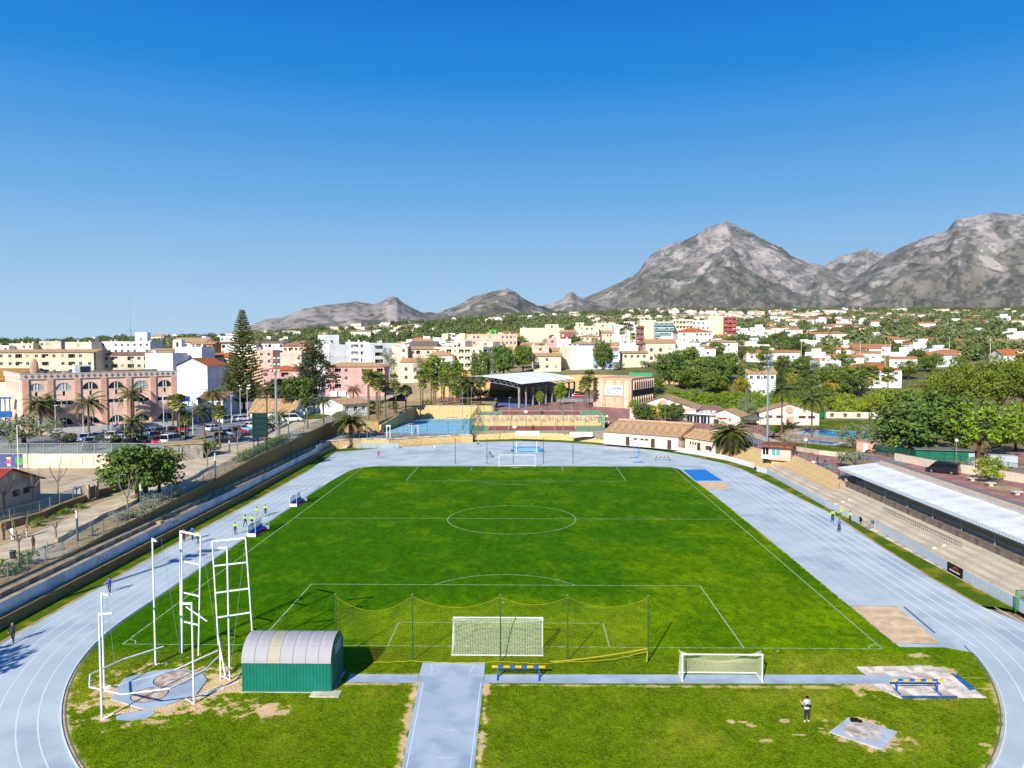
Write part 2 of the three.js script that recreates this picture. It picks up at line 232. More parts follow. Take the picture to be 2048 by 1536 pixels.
// football markings
const chalk = mt('pitch_line', 0xb7cf9f, { roughness: .9, map: vConcrete, m: 1.3 });
{
  const W = 31.4, L = 47.36, l = (a, b) => ribbon([a, b], .11, .035), P = [];
  P.push(l([-W, L], [W, L]), l([-W, -L], [W, -L]), l([-W, -L], [-W, L]), l([W, -L], [W, L]), l([-W, 0], [W, 0]), ribbon(arc([0, 0], 9.15, 0, 6.2832, 64), .11, .035));
  for (const s of [-1, 1]) { const y = s * L; P.push(l([-20.16, y], [-20.16, y - s * 16.5]), l([20.16, y], [20.16, y - s * 16.5]), l([-20.16, y - s * 16.5], [20.16, y - s * 16.5]), l([-9.16, y], [-9.16, y - s * 5.5]), l([9.16, y], [9.16, y - s * 5.5]), l([-9.16, y - s * 5.5], [9.16, y - s * 5.5])); const a = Math.asin(5.5 / 9.15); P.push(ribbon(arc([0, y - s * 11], 9.15, s > 0 ? -Math.PI + a : a, s > 0 ? -a : Math.PI - a, 30), .11, .035), flat(arc([0, y - s * 11], .14, 0, 6.28, 10), .035)); for (const t of [-1, 1]) P.push(ribbon(arc([t * W, y], 1, 0, 6.283, 24).filter(p => Math.abs(p[0]) <= W + .01 && Math.abs(p[1]) <= L + .01).sort((p, q) => p[0] - q[0]), .1, .035)); }
  P.push(l([22.6, 48.1], [22.9, 47.7]));
  struct('pitch_marking', P, chalk);
}
// javelin runway and cross path in the near end
struct('javelin_runway', flat([[-5.79, 50.7], [-.9, 50.7], [-.84, 53], [-.62, 70], [-.4, 77], [-4.35, 77], [-4.72, 70], [-5.55, 54.5], [-5.75, 53]], .038), trackD);
struct('cross_path', [flat([[-11, 52.95], [-5.8, 52.95], [-5.62, 54.4], [-11, 54.4]], .034), flat([[-.8, 52.85], [27, 52.4], [31, 52.6], [31.8, 53.9], [27, 53.97], [-.78, 54.35]], .034)], trackD);
struct('runway_line', [ribbon([[-5.25, 54.4], [-4.45, 70], [-4.15, 76]], .06, .043), ribbon([[-1.0, 54.4], [-.85, 70], [-.72, 76]], .06, .043), ribbon([[-5.1, 51.1], [-4.85, 52.2], [-4.95, 52.9], [-5.6, 53]], .05, .043), ribbon([[-1.7, 51.1], [-1.9, 52.2], [-1.95, 53], [-.95, 53]], .05, .043), ribbon([[-5, 51.2], [-3.3, 50.9], [-1.8, 51.2]], .04, .043), ribbon([[-2.9, 61.4], [-2.1, 61.4]], .05, .043), ribbon([[-3, 64.8], [-1.9, 64.8]], .05, .043)], lineS);
// water jump slab, sand pit, long jump run-up, blue mat
struct('concrete_pad', flat([[27.79,50.92],[33.66,50.63],[34.43,52.27],[34.77,56.16],[28.6,56.35],[27.48,54.11],[28.29,53.93],[27.71,51.66]], .042), mt('worn_pad', 0xfff2e0, { map: vConcrete, m: 3 }));
struct('cross_path_end', flat([[27, 52.5], [31, 52.7], [31.9, 53.9], [27, 53.9]], .046), trackD);
const blueMark = mt('worn_blue_paint', 0x3f76b8, { map: vConcrete, m: 1.5 });
struct('blue_marking', [flat([[28.79,55.96],[29.51,55.9],[32.84,55.88],[32.63,56.28],[28.81,56.35]], .05), flat([[34.38,52],[34.82,52.44],[34.77,54.81],[34.22,54.98]], .05)], blueMark);
struct('sand_pit', [flat([[33.12,36.91],[37.45,36.99],[36.73,46.03],[33,46.09]], .034)], mt('pit_sand', 0xffdcb4, { map: vSoil, m: 5, bump: vSoil, bs: .04 }));
struct('sand_pit_edge', [[[33.12, 36.8], [37.45, 36.85]], [[33.05, 36.8], [32.95, 46.15]], [[32.9, 46.15], [36.8, 46.1]]].map(l => ribbon(l, .14, .05)), paleCon);
struct('drain_grate', ribbon([[38.05, 37], [37.5, 43.7]], .2, .026), mt('grate', 0x777d85, { map: vAsphalt, m: .5 }));
struct('landing_mat', slab([[33,-43.83],[37.45,-43.87],[37.74,-31.38],[32.83,-31.33]], .1, 0), mt('blue_mat', 0x1d7fcb, { map: vPlaster, m: 3, roughness: .6 }));
struct('far_sand_pit', flat([[32.72,-30.81],[37.61,-30.86],[37.14,-23.02],[32.86,-22.98]], .034), mt('pit_sand'));
struct('manhole_cover', [flat(arc([33.9, 51.4], .5, 0, 6.28, 14), .05), flat([[32.3, 50.6], [33, 50.5], [33.05, 50.8], [32.4, 50.9]], .05), flat(arc([43.5, 40.8], .3, 0, 6.28, 12), .03)], paleCon);
struct('take_off_board', [ribbon([[33.73,33.96],[34.88,33.79]], .2, .03), ribbon([[32.86,34.43],[33.48,34.34]], .2, .04), ribbon([[33.5, 34.6], [35.4, 34.6]], .2, .03)], mt('board', 0xcfc7ba));
// hammer and discus circle pad
{
  const pad = [[-26.87,57.49],[-27.74,54.14],[-26.48,52.96],[-24.63,52.29],[-22.39,52.98],[-21.38,54.29],[-21.17,56.6],[-22.6,58.4],[-23.76,59.01]];
  struct('throwing_pad', slab(pad, .1, -.02), trackD);
  struct('throwing_circle', [flat(arc([-23.96,54.16], 1.35, 0, 6.283, 32), .108), flat(arc([-24.46,56.82], 1.2, 0, 6.283, 32), .108)], mt('circle_concrete', 0xe0c9bc, { map: vConcrete, m: 2 }));
  struct('circle_rim', [ribbon(arc([-23.96,54.16], 1.38, 0, 6.283, 32), .06, .114), ribbon(arc([-24.46,56.82], 1.22, 0, 6.283, 32), .06, .114)], darkM);
  struct('loose_surface_strip', flat([[-24.92,60.45],[-25.22,59.9],[-24.5,59.31],[-23.08,59],[-22.8,59.5],[-22.93,60.14],[-23.85,60.57]], .05), trackD);
}
// shot put pad
struct('shot_put_pad', slab([[21.79,61.27],[23.83,59.29],[26.2,61.13],[24.21,63.39]], .08, -.02), mt('pale_pad', 0xb9bec2, { map: vTrack, m: 5 }));
struct('shot_put_circle', flat(arc([24.03,61.17], 1.07, 0, 6.283, 32), .088), mt('circle_concrete2', 0xe2d4c8, { map: vConcrete, m: 2 }));
struct('toe_board', wallStrip(arc([24.03,61.17], 1.15, 2.5, 3.7, 10).map(p => [p[0], .08, p[1]]), .12, 0, .1), paleCon);
solo('sports_bag', [rbx(.55, .22, .3, .09), rbx(.3, .16, .24, .07, .3, 0, .1)].map(g => g.translate(23.99,0.08,59.87)), mt('black_fabric', 0x1b1512), 'small black sports bag on a corner of the shot put pad', 'bag');
// verges outside the track
const vVerge = tex(512, 512, (u, v) => { const a = fbm(u * 9, v * 9, 4, 91, 9), d = sst(.5, .72, a), g = .8 + .4 * (rnd() - .5); return [mix(.36, .62, d) * g, mix(.48, .58, d) * g, mix(.01, .15, d) * g]; });
const vergeM = mt('verge_grass', 0xffffff, { map: vVerge, m: 16, roughness: 1 });
struct('verge', [flat([[-41.6, 62], [-41.86, 42.3], [-41.9, 7.3], [-41.5, -13], [-41.4, -41], [-42.62,-69.38],[-29.21,-78.81],[-11.46,-88.21], [-11.83,-93.49],[-30.26,-85.1],[-37.3,-79.25],[-41.98,-75.53], [-44.05, -72], [-43.6, -15], [-43.9, 44], [-44, 62]], .02), flat([[-11.46,-88.21],[0.06,-90.33],[10.31,-87.78],[20.02,-82.36],[23.47,-79.99],[31.57,-73.23],[38,-63.73],[43.08,-52.72],[44.86,-45.8],[45.96,-24.51],[46.92,-2.42],[45.87,14.46],[45.35,27.49],[45.45,36.58],[47.04,36.97],[48.08,37.93],[48.33,25.25],[49.09,5.25],[47.64,-7.97],[47.84,-19.97],[47.97,-38.59],[47.38,-45.19],[44.46,-56.61],[39.41,-65.72],[31.46,-76.34],[23.73,-82.38],[20.51,-87.82],[10.53,-93.56],[-0.01,-95.72],[-11.83,-93.49]], .022)], vergeM);
struct('verge_soil', [ribbon([[-41.8, 62], [-41.9, 42], [-41.95, 7], [-41.5, -14], [-41.45, -41]], .35, .027), ribbon([[44.86,-45.8],[45.96,-24.51],[46.92,-2.42],[45.87,14.46],[45.35,27.49],[45.45,36.58]], .3, .027)], soil);

// ---------- plants ----------
const leafM = new THREE.MeshPhysicalMaterial({ vertexColors: true, roughness: .9, specularIntensity: .25, side: THREE.DoubleSide }); leafM.name = 'foliage';
const barkM = mt('bark', 0x6b543c, { map: vBark, m: 1 }), palmBark = mt('palm_bark', 0x8a7355, { map: vBark, m: .9 });
function leaves(list) {                  // list of [x,y,z,size,[r,g,b],elong]
  const v = [], c = []; for (const [x, y, z, s, k, e = .6] of list) { const a = rnd() * 6.283, b = Math.acos(rr(-1, 1)), d = V(Math.sin(b) * Math.cos(a), Math.cos(b), Math.sin(b) * Math.sin(a)), p = V(rr(-1, 1), rr(-1, 1), rr(-1, 1)).cross(d).normalize().multiplyScalar(s * e / 2); d.multiplyScalar(s / 2);
    const A = [x - d.x, y - d.y, z - d.z], B = [x + p.x, y + p.y - s * .05, z + p.z], C = [x + d.x, y + d.y, z + d.z], D = [x - p.x, y - p.y - s * .05, z - p.z]; v.push(...A, ...B, ...C, ...A, ...C, ...D); for (let i = 0; i < 6; i++) c.push(...k); }
  const g = new THREE.BufferGeometry(); g.setAttribute('position', new THREE.Float32BufferAttribute(v, 3)); g.setAttribute('color', new THREE.Float32BufferAttribute(c, 3)); g.computeVertexNormals(); return g;
}
const tint = (c, v = .3) => { const f = rr(1 - v, 1 + v), w = rr(-.12, .12); return [c[0] * f * (1 + w), c[1] * f, c[2] * f]; };
function crownPts(o) {                   // clumps through an ellipsoid, leaves through each clump
  const L = []; for (let k = 0; k < o.clumps; k++) { let x, y, z, r; do { x = rr(-1, 1); y = rr(o.flat ? -.5 : -.9, 1); z = rr(-1, 1); r = Math.hypot(x, y, z); } while (r > 1 || r < .45); const q = (o.jag ?? .18), f = 1 + rr(-q, q); let cx = x * o.rx * f, cy = o.cy + y * o.ry * f, cz = z * o.rx * f; if (o.cone) { const t = clamp((cy - o.cy + o.ry) / (2 * o.ry)); const w = 1 - t * o.cone; cx *= w; cz *= w; } const cr = o.cr * rr(.7, 1.35), col = tint(o.col, .22); for (let i = 0; i < o.per; i++) { const a = rnd() * 6.283, b = rr(-1, 1), s = Math.sqrt(1 - b * b), d = cr * Math.cbrt(rnd()); L.push([cx + d * s * Math.cos(a), cy + d * b * .8, cz + d * s * Math.sin(a), o.leaf * rr(.7, 1.3), tint(o.alt && rnd() < o.altp ? o.alt : col, .28), o.el]); } } return L;
}
function trunkGeo(o) { const L = [bar([0, -.4, 0], [o.bend ?? .1, o.th, 0], o.tr, o.tr * .7, 8)]; for (let k = 0; k < (o.limbs ?? 5); k++) { const a = k * 6.283 / (o.limbs ?? 5) + rr(-.4, .4), h = o.th * rr(.75, 1), e = [Math.cos(a) * o.rx * rr(.4, .7), o.cy + rr(-.1, .4) * o.ry, Math.sin(a) * o.rx * rr(.4, .7)], m = [e[0] * .4, mix(h, e[1], .45), e[2] * .4]; L.push(bar([o.bend ?? .1, h, 0].map((q, i) => i === 0 ? q * h / o.th : q), m, o.tr * .55, o.tr * .38, 6), bar(m, e, o.tr * .38, o.tr * .12, 6)); } return join(L); }
const TREE = {
  broad: { H: 8, W: 7, rx: 3.2, ry: 2.8, cy: 4.9, clumps: 105, per: 28, cr: .78, leaf: .46, col: [0.120, 0.170, 0.027], th: 3, tr: .22 },
  dark: { H: 8, W: 7, rx: 3.2, ry: 2.9, cy: 4.9, clumps: 120, per: 32, cr: .8, leaf: .46, col: [.095, .145, .03], th: 3, tr: .25 },
  bright: { H: 7, W: 7, rx: 3.3, ry: 2.5, cy: 4.3, clumps: 85, per: 28, cr: .7, leaf: .4, col: [.15, .235, .02], th: 2.4, tr: .2 },
  citrus: { H: 4.5, W: 5, rx: 2.35, ry: 1.75, cy: 2.6, clumps: 60, per: 24, cr: .55, leaf: .36, col: [0.202, 0.264, 0.021], alt: [0.320, 0.272, 0.024], altp: .12, th: 1.3, tr: .13 },
  olive: { H: 5, W: 5.5, rx: 2.5, ry: 1.8, cy: 3, clumps: 60, per: 26, cr: .6, leaf: .32, el: .4, col: [0.177, 0.218, 0.104], th: 1.6, tr: .2 },
  mimosa: { H: 6, W: 6, rx: 2.7, ry: 2, cy: 3.8, clumps: 60, per: 24, cr: .65, leaf: .36, col: [0.384, 0.272, 0.019], alt: [0.160, 0.192, 0.032], altp: .4, th: 2, tr: .15 },
  pine: { H: 12, W: 9, rx: 4.2, ry: 3.2, cy: 8.3, clumps: 95, per: 30, cr: .85, leaf: .5, el: .35, col: [0.129, 0.163, 0.021], flat: 1, jag: .28, th: 6.5, tr: .28, limbs: 7 },
  cypress: { H: 9, W: 2.6, rx: 1.05, ry: 4.2, cy: 4.5, clumps: 70, per: 20, cr: .42, leaf: .3, col: [0.064, 0.096, 0.032], cone: .62, th: 1.4, tr: .12, limbs: 3 },
  euca: { H: 14, W: 8, rx: 3.4, ry: 5.6, cy: 8.2, clumps: 130, per: 32, cr: .85, leaf: .5, el: .4, col: [0.056, 0.080, 0.029], cone: .55, jag: .35, th: 7, tr: .26, limbs: 8 },
  bush: { H: 2, W: 2.6, rx: 1.2, ry: .9, cy: .95, clumps: 34, per: 20, cr: .35, leaf: .22, col: [0.136, 0.192, 0.029], th: .5, tr: .07, limbs: 3 },
  grey: { H: 1, W: 1.8, rx: .8, ry: .45, cy: .5, clumps: 26, per: 24, cr: .25, leaf: .16, el: .3, col: [0.256, 0.288, 0.192], th: .3, tr: .05, limbs: 3 },
};
const treeGeo = {};
function treeParts(kind, v) { const k = kind + v; if (!treeGeo[k]) { const o = TREE[kind]; treeGeo[k] = [trunkGeo(o), leaves(crownPts(o))]; } return treeGeo[k]; }
const nvar = {};
function tree(kind, x, y, z, h, w, label, group, name) {
  const o = TREE[kind], v = (nvar[kind] = (nvar[kind] ?? -1) + 1) % (kind === 'broad' || kind === 'pine' || kind === 'citrus' ? 3 : 2), [tg, cg] = treeParts(kind, v);
  const small = kind === 'bush' || kind === 'grey', t = thing(name ?? (small ? 'shrub' : { pine: 'pine_tree', olive: 'olive_tree', citrus: 'citrus_tree', cypress: 'cypress_tree' }[kind] ?? 'tree'), label, small ? 'shrub' : 'tree', [x, y, z], rnd() * 6.28, group);
  t.scale.set(w / o.W, h / o.H, w / o.W); part('trunk', tg, barkM, t); part('crown', cg, leafM, t); return t;
}
function frondGeo(L, droop, col, dir, el, wind) {
  const v = [], c = [], n = 20; let px = 0, py = 0, r = 0, hgt = 0; const pts = []; let a = el; for (let i = 0; i <= n; i++) { pts.push([r, hgt]); r += Math.cos(a) * L / n; hgt += Math.sin(a) * L / n; a -= droop / n; }
  const P = (rad, y, side) => { const x = rad * Math.cos(dir) - side * Math.sin(dir), z = rad * Math.sin(dir) + side * Math.cos(dir); const w = wind * (rad / L) ** 2; return [x + w, y - Math.abs(w) * .1, z]; };
  const tri = (A, B, C, k) => { v.push(...A, ...B, ...C); for (let i = 0; i < 3; i++) c.push(...k); };
  for (let i = 0; i < n; i++) { const [r0, h0] = pts[i], [r1, h1] = pts[i + 1], w = .035 * (1 - i / n) + .008; tri(P(r0, h0, -w), P(r0, h0, w), P(r1, h1, 0), [.14, .12, .04]); if (i < 3) continue; const len = .7 * Math.sin(Math.PI * (.12 + .85 * i / n)) * L / 3; for (const s of [-1, 1]) for (const q of [0, .5]) { const rx = mix(r0, r1, q), hx = mix(h0, h1, q), k = tint(col, .25); tri(P(rx, hx, 0), P(rx + .13, hx - .01, 0), P(rx + len * .55, hx - len * .25 + rr(-.05, .05), s * len * .8), k); } }
  return [v, c];
}
function palmCrown(n, L, col, wind, y) { const v = [], c = []; for (let i = 0; i < n; i++) { const t = i / n, el = mix(1.35, -.55, t ** .8), [a, b] = frondGeo(L * rr(.85, 1.1), mix(1.1, 1.5, rnd()), t > .93 ? [.34, .27, .13] : col, i * 2.39996 + rr(-.2, .2), el, wind * rr(.5, 1)); for (let k = 0; k < a.length; k += 3) v.push(a[k], a[k + 1] + y, a[k + 2]); for (const q of b) c.push(q); } const g = new THREE.BufferGeometry(); g.setAttribute('position', new THREE.Float32BufferAttribute(v, 3)); g.setAttribute('color', new THREE.Float32BufferAttribute(c, 3)); g.computeVertexNormals(); return g; }
function fanCrown(n, R, col, y) {
  const v = [], c = []; for (let i = 0; i < n; i++) { const t = i / n, el = mix(1.3, -1.1, t), dir = i * 2.39996, k0 = t > .86 ? [.34, .27, .13] : col, d = V(Math.cos(el) * Math.cos(dir), Math.sin(el), Math.cos(el) * Math.sin(dir)), s = V(-Math.sin(dir), 0, Math.cos(dir)), u = d.clone().cross(s), b = d.clone().multiplyScalar(R * .55); const add = p => v.push(p.x, p.y + y, p.z); const w = s.clone().multiplyScalar(.03); add(w.clone()); add(w.clone().negate()); add(b); for (let q = 0; q < 3; q++) c.push(.14, .14, .04); for (let f = 0; f < 11; f++) { const an = mix(-1.25, 1.25, f / 10), l = R * .62 * (1 - .25 * Math.abs(an)), tip = b.clone().addScaledVector(d, Math.cos(an) * l).addScaledVector(s, Math.sin(an) * l).addScaledVector(V(0, -1, 0), l * .22), m = b.clone().lerp(tip, .55), sd = s.clone().multiplyScalar(Math.cos(an)).addScaledVector(d, -Math.sin(an)).multiplyScalar(.07 * R); add(b); add(m.clone().add(sd)); add(tip); add(b); add(tip); add(m.clone().sub(sd)); const kk = tint(k0, .25); for (let q = 0; q < 6; q++) c.push(...kk); } }
  const g = new THREE.BufferGeometry(); g.setAttribute('position', new THREE.Float32BufferAttribute(v, 3)); g.setAttribute('color', new THREE.Float32BufferAttribute(c, 3)); g.computeVertexNormals(); return g;
}
const palmG = [0, 1, 2].map(i => palmCrown(44, 3, [.13, .155, .045], i < 2 ? .8 : .1, 0)), canaryG = palmCrown(70, 3.1, [.12, .145, .03], .1, 0), fanG = [0, 1].map(() => fanCrown(46, 1.5, [.165, .19, .035], 0)), skirtG = fanCrown(18, 1.2, [.34, .27, .13], 0).rotateX(Math.PI);
const fruitG = leaves(Array.from({ length: 260 }, () => { const a = rnd() * 6.28, r = rr(.2, .8); return [Math.cos(a) * r, rr(-.5, .5), Math.sin(a) * r, .3, [.4, .22, .02], .4]; }));
function palm(kind, x, y, z, h, w, label, group, lean = 0) {       // h: trunk height to the crown centre, w: crown width
  const t = thing('palm_tree', label, 'palm tree', [x, y, z], 0, group), n = 6, tr = kind === 'fan' ? .19 : kind === 'canary' ? .42 : .21; const L = []; for (let i = 0; i < n; i++) { const f = q => [lean * h * (q / n) ** 2, -.3 + (h + .3) * q / n, 0]; L.push(bar(f(i), f(i + 1), tr * (1.15 - .3 * i / n), tr * (1.15 - .3 * (i + 1) / n), 8)); }
  part('trunk', L, palmBark, t); const k = (nvar[kind] = (nvar[kind] ?? -1) + 1), g = kind === 'fan' ? fanG[k % 2] : kind === 'canary' ? canaryG : palmG[k % 3]; const c = part('crown', g, leafM, t); c.position.set(lean * h, h, 0); c.scale.setScalar(w / (kind === 'fan' ? 3.3 : 5.4)); if (kind !== 'date' || k % 3 !== 2) c.rotation.y = kind === 'date' ? rr(-.4, .4) : rnd() * 6.28;
  if (kind === 'fan') { const s = part('dead_fronds', skirtG, leafM, t); s.position.set(lean * h, h - .3, 0); s.scale.setScalar(w / 3.6); } if (kind === 'canary') { const s = part('fruit_stalks', fruitG, leafM, t); s.position.set(lean * h, h + .1, 0); s.scale.setScalar(w / 4.6); } return t;
}
function norfolk(x, y, z, h, label) {
  const t = thing('norfolk_pine', label, 'tree', [x, y, z]); part('trunk', bar([0, -.3, 0], [0, h, 0], .42, .05, 10), barkM, t); const L = []; let yy = h * .1; while (yy < h * .985) { const f = 1 - yy / h, R = 7.6 * Math.pow(f, .8) + .25, nb = f > .5 ? 8 : 6, o = rnd() * 6; for (let k = 0; k < nb; k++) { const a = o + k * 6.283 / nb, n = Math.max(4, Math.round(R * 5)); for (let i = 2; i <= n; i++) { const s = i / n, r = R * s * rr(.95, 1.05); for (let q = 0; q < 6; q++) { const w = (rr(-.5, .5)) * R * .3 * Math.sin(s * 2.6 + .3); L.push([r * Math.cos(a) - w * Math.sin(a), yy + R * .22 * (s * s) - .06 * R * s + rr(-.1, .12), r * Math.sin(a) + w * Math.cos(a), rr(.4, .75), tint([.115, .13, .025], .35), .45]); } } } yy += .55 + .55 * f; } part('crown', leaves(L), leafM, t); return t;
}
function bareTree(x, y, z, h, label, group) { const t = thing('bare_tree', label, 'tree', [x, y, z], rnd() * 6, group); part('trunk', bar([0, -.2, 0], [.05, h * .5, 0], .13, .1, 7), mt('pale_bark', 0xa59a83, { map: vBark, m: 1 }), t); const L = []; for (let k = 0; k < 5; k++) { const a = k * 1.26, e = [Math.cos(a) * h * .16, h * .72, Math.sin(a) * h * .16], f = [Math.cos(a + .3) * h * .2, h, Math.sin(a + .3) * h * .2]; L.push(bar([.05, h * .48, 0], e, .07, .05, 6), bar(e, f, .04, .015, 5), bar(e, [e[0] * 1.7, h * .93, e[2] * 1.4], .03, .012, 5)); } part('limbs', L, mt('pale_bark'), t); return t; }
// ---------- vehicles ----------
const carProto = {}, tyreG = new THREE.CylinderGeometry(.32, .32, .2, 16).rotateX(Math.PI / 2), rimG = new THREE.CylinderGeometry(.2, .2, .21, 12).rotateX(Math.PI / 2), tyreM = paint('tyre', 0x151515, .9), rimM = mt('rim', 0x8f9396, { roughness: .35, metalness: .6 }), carGlass = paint('car_glass', 0x11171c, .1), lampR = paint('tail_lamp', 0x9c1414, .3), lampW = paint('head_lamp', 0xdfe4e8, .2);
function makeCar(color, type) {          // faces +x
  const L = type === 'van' ? 5 : 4.3, W = 1.78, H = { van: 1.95, suv: 1.65, car: 1.47, sedan: 1.45 }[type], e = L / 2, B = .78 * (H > 1.6 ? 1.15 : 1), t = new THREE.Group();
  const bodyP = [[-e, .35], [-e + .05, B], [-e + .12, B + .05], [e * .52, B + .03], [e - .25, B - .1], [e, B - .28], [e, .35], [e - .15, .25], [-e + .1, .25]];
  const ex = (p, w, b) => { const g = new THREE.ExtrudeGeometry(shp(p), { depth: w - 2 * b, bevelEnabled: true, bevelSize: b, bevelThickness: b, bevelSegments: 2 }); return toCreasedNormals(g.translate(0, 0, -(w - 2 * b) / 2), .6); };
  const pm = mt('car_paint_' + color, color, { phys: 1, roughness: .35, clearcoat: 1, clearcoatRoughness: .06 }); part('body', ex(bodyP, W, .06), pm, t);
  const rb = type === 'sedan' ? -e * .72 : -e + .14, cab = type === 'van' ? [[-e + .1, B], [-e + .16, H - .12], [e * .42, H - .12], [e * .82, B]] : [[rb, B], [rb + .3, H - .08], [e * .12, H - .08], [e * .52, B]]; part('windows', ex(cab, W - .16, .05), carGlass, t); part('roof', ex([[cab[1][0] + .02, H - .1], [cab[1][0] + .1, H - .02], [cab[2][0] - .1, H - .02], [cab[2][0] + .02, H - .1]], W - .2, .04), pm, t);
  const up = H - .1; for (const s of [-1, 1]) { part('pillar', [beam([cab[1][0], up, s * (W / 2 - .1)], [cab[0][0] + .1, B, s * (W / 2 - .06)], .09), beam([cab[2][0], up, s * (W / 2 - .1)], [cab[3][0], B, s * (W / 2 - .06)], .07), beam([(cab[1][0] + cab[2][0]) / 2, up, s * (W / 2 - .085)], [(cab[1][0] + cab[2][0]) / 2, B, s * (W / 2 - .05)], .08)], pm, t); part('mirror', rbx(.12, .12, .18, .04, cab[3][0] - .2, B, s * (W / 2 + .06)), pm, t); part('headlight', rbx(.12, .14, .4, .04, e - .06, B - .3, s * .6), lampW, t); part('tail_light', rbx(.08, .3, .2, .03, -e + .0, B - .32, s * .72), lampR, t); for (const q of [-1, 1]) { const w = part('wheel', tyreG, tyreM, t); w.position.set(q * e * .62, .32, s * (W / 2 - .1)); part('rim', rimG, rimM, w); } }
  part('number_plate', bx(.02, .12, .5, -e - .01, .55, 0), lampW, t); part('number_plate', bx(.02, .12, .5, e + .01, .4, 0), lampW, t); return t;
}
function car(color, type, p, ry, label, group) { const k = color + type; if (!carProto[k]) carProto[k] = makeCar(color, type); const o = carProto[k].clone(); o.name = numbered(type === 'van' ? 'parked_van' : 'parked_car'); scene.add(o); o.position.set(...p); o.rotation.y = ry; return tag(o, label, type === 'van' ? 'van' : 'car', group); }
// ---------- street furniture ----------
const lampG = {};
function lamp(x, y, z, h, kind, label, group) {
  const t = thing('street_lamp', label, 'street lamp', [x, y, z], 0, group);
  if (kind === 'mast') { part('mast', bar([0, 0, 0], [0, h, 0], .26, .16, 12), galv, t); for (const q of [0, 1, 2]) { const f = part('crossarm', [bx(2.6 - q * .4, .1, .1, 0, h - 1.6 + q * 1.3, .2), bx(1.6, .06, .8, 0, h - 1.9 + q * 1.3, .2)], galv, t); for (let k = -1; k <= 1; k++) part('floodlight', bx(.55, .45, .25).rotateX(-.5).translate(k * .85, h - 1.55 + q * 1.3, .45), galv, f); } part('ladder', [bar([.32, 2, 0], [.28, h - 1.5, 0], .03), bar([.32, 2, .3], [.28, h - 1.5, .3], .03)], galv, t); }
  else if (kind === 'globe') { part('pole', bar([0, 0, 0], [0, h - .3, 0], .06, .05), mt('brown_pole', 0x8a7f78), t); part('globe', new THREE.SphereGeometry(.33, 16, 12).translate(0, h, 0), mt('frosted_globe', 0xe9e2d2, { roughness: .35 }), t); }
  else if (kind === 'column') { part('column', bar([0, 0, 0], [0, h * .72, 0], .13, .13, 10), mt('teal_steel', 0x3d5660, { roughness: .5 }), t); part('lens', bar([0, h * .72, 0], [0, h * .95, 0], .12, .12, 10), mt('lamp_lens', 0xc9ccc6, { roughness: .3 }), t); part('cap', bar([0, h * .95, 0], [0, h, 0], .15, .15, 10), galv, t); }
  else { part('pole', bar([0, 0, 0], [0, h, 0], .08, .05), kind === 'white' ? whiteP : galv, t); part('head', rbx(.7, .12, .3, .05, .25, h - .06, 0), kind === 'white' ? whiteP : galv, t); }
  return t;
}
// ---------- buildings ----------
const winG = {}, blindA = paint('blind_white', 0xc4c2bc, .7), blindB = paint('blind_tan', 0x8f7f68, .7), ventM = paint('roof_clutter', 0xb9b6ae, .6);
function winGeo(w, h) { const k = w.toFixed(2) + '_' + h.toFixed(2); return winG[k] ??= [join([bx(w, .08, .08, 0, -h / 2, 0), bx(w, .08, .08, 0, h / 2 - .08, 0), bx(.08, h - .16, .08, -w / 2 + .04, -h / 2 + .08, 0), bx(.08, h - .16, .08, w / 2 - .04, -h / 2 + .08, 0), ...(w > .9 ? [bx(.06, h - .16, .06, 0, -h / 2 + .08, 0)] : [])]), bx(w - .16, h - .16, .03, 0, -h / 2 + .08, -.03)]; }
function facade(W, H, ops) { const holes = ops.filter(o => o[4] !== 'p').map(([x, y, w, h, ty]) => { if (ty === 'a') { const p = new THREE.Path(); p.moveTo(x - w / 2, y - h / 2); p.lineTo(x + w / 2, y - h / 2); p.lineTo(x + w / 2, y + h / 2 - w / 2); p.absarc(x, y + h / 2 - w / 2, w / 2, 0, Math.PI, false); p.lineTo(x - w / 2, y - h / 2); return p; } return [[x - w / 2, y - h / 2], [x + w / 2, y - h / 2], [x + w / 2, y + h / 2], [x - w / 2, y + h / 2]]; }); const g = new THREE.ExtrudeGeometry(shp([[-W / 2, 0], [W / 2, 0], [W / 2, H], [-W / 2, H]], holes), { depth: .25, bevelEnabled: false, curveSegments: 10 }); return uvm(g); }
const gable = (kind, w, d, y, rh) => [1, -1].map(s => tris([kind === 'gz' ? [[-s * w / 2, y, s * d / 2], [s * w / 2, y, s * d / 2], [0, y + rh - .03, s * d / 2]] : [[s * w / 2, y, s * d / 2], [s * w / 2, y, -s * d / 2], [s * w / 2, y + rh - .03, 0]]]));
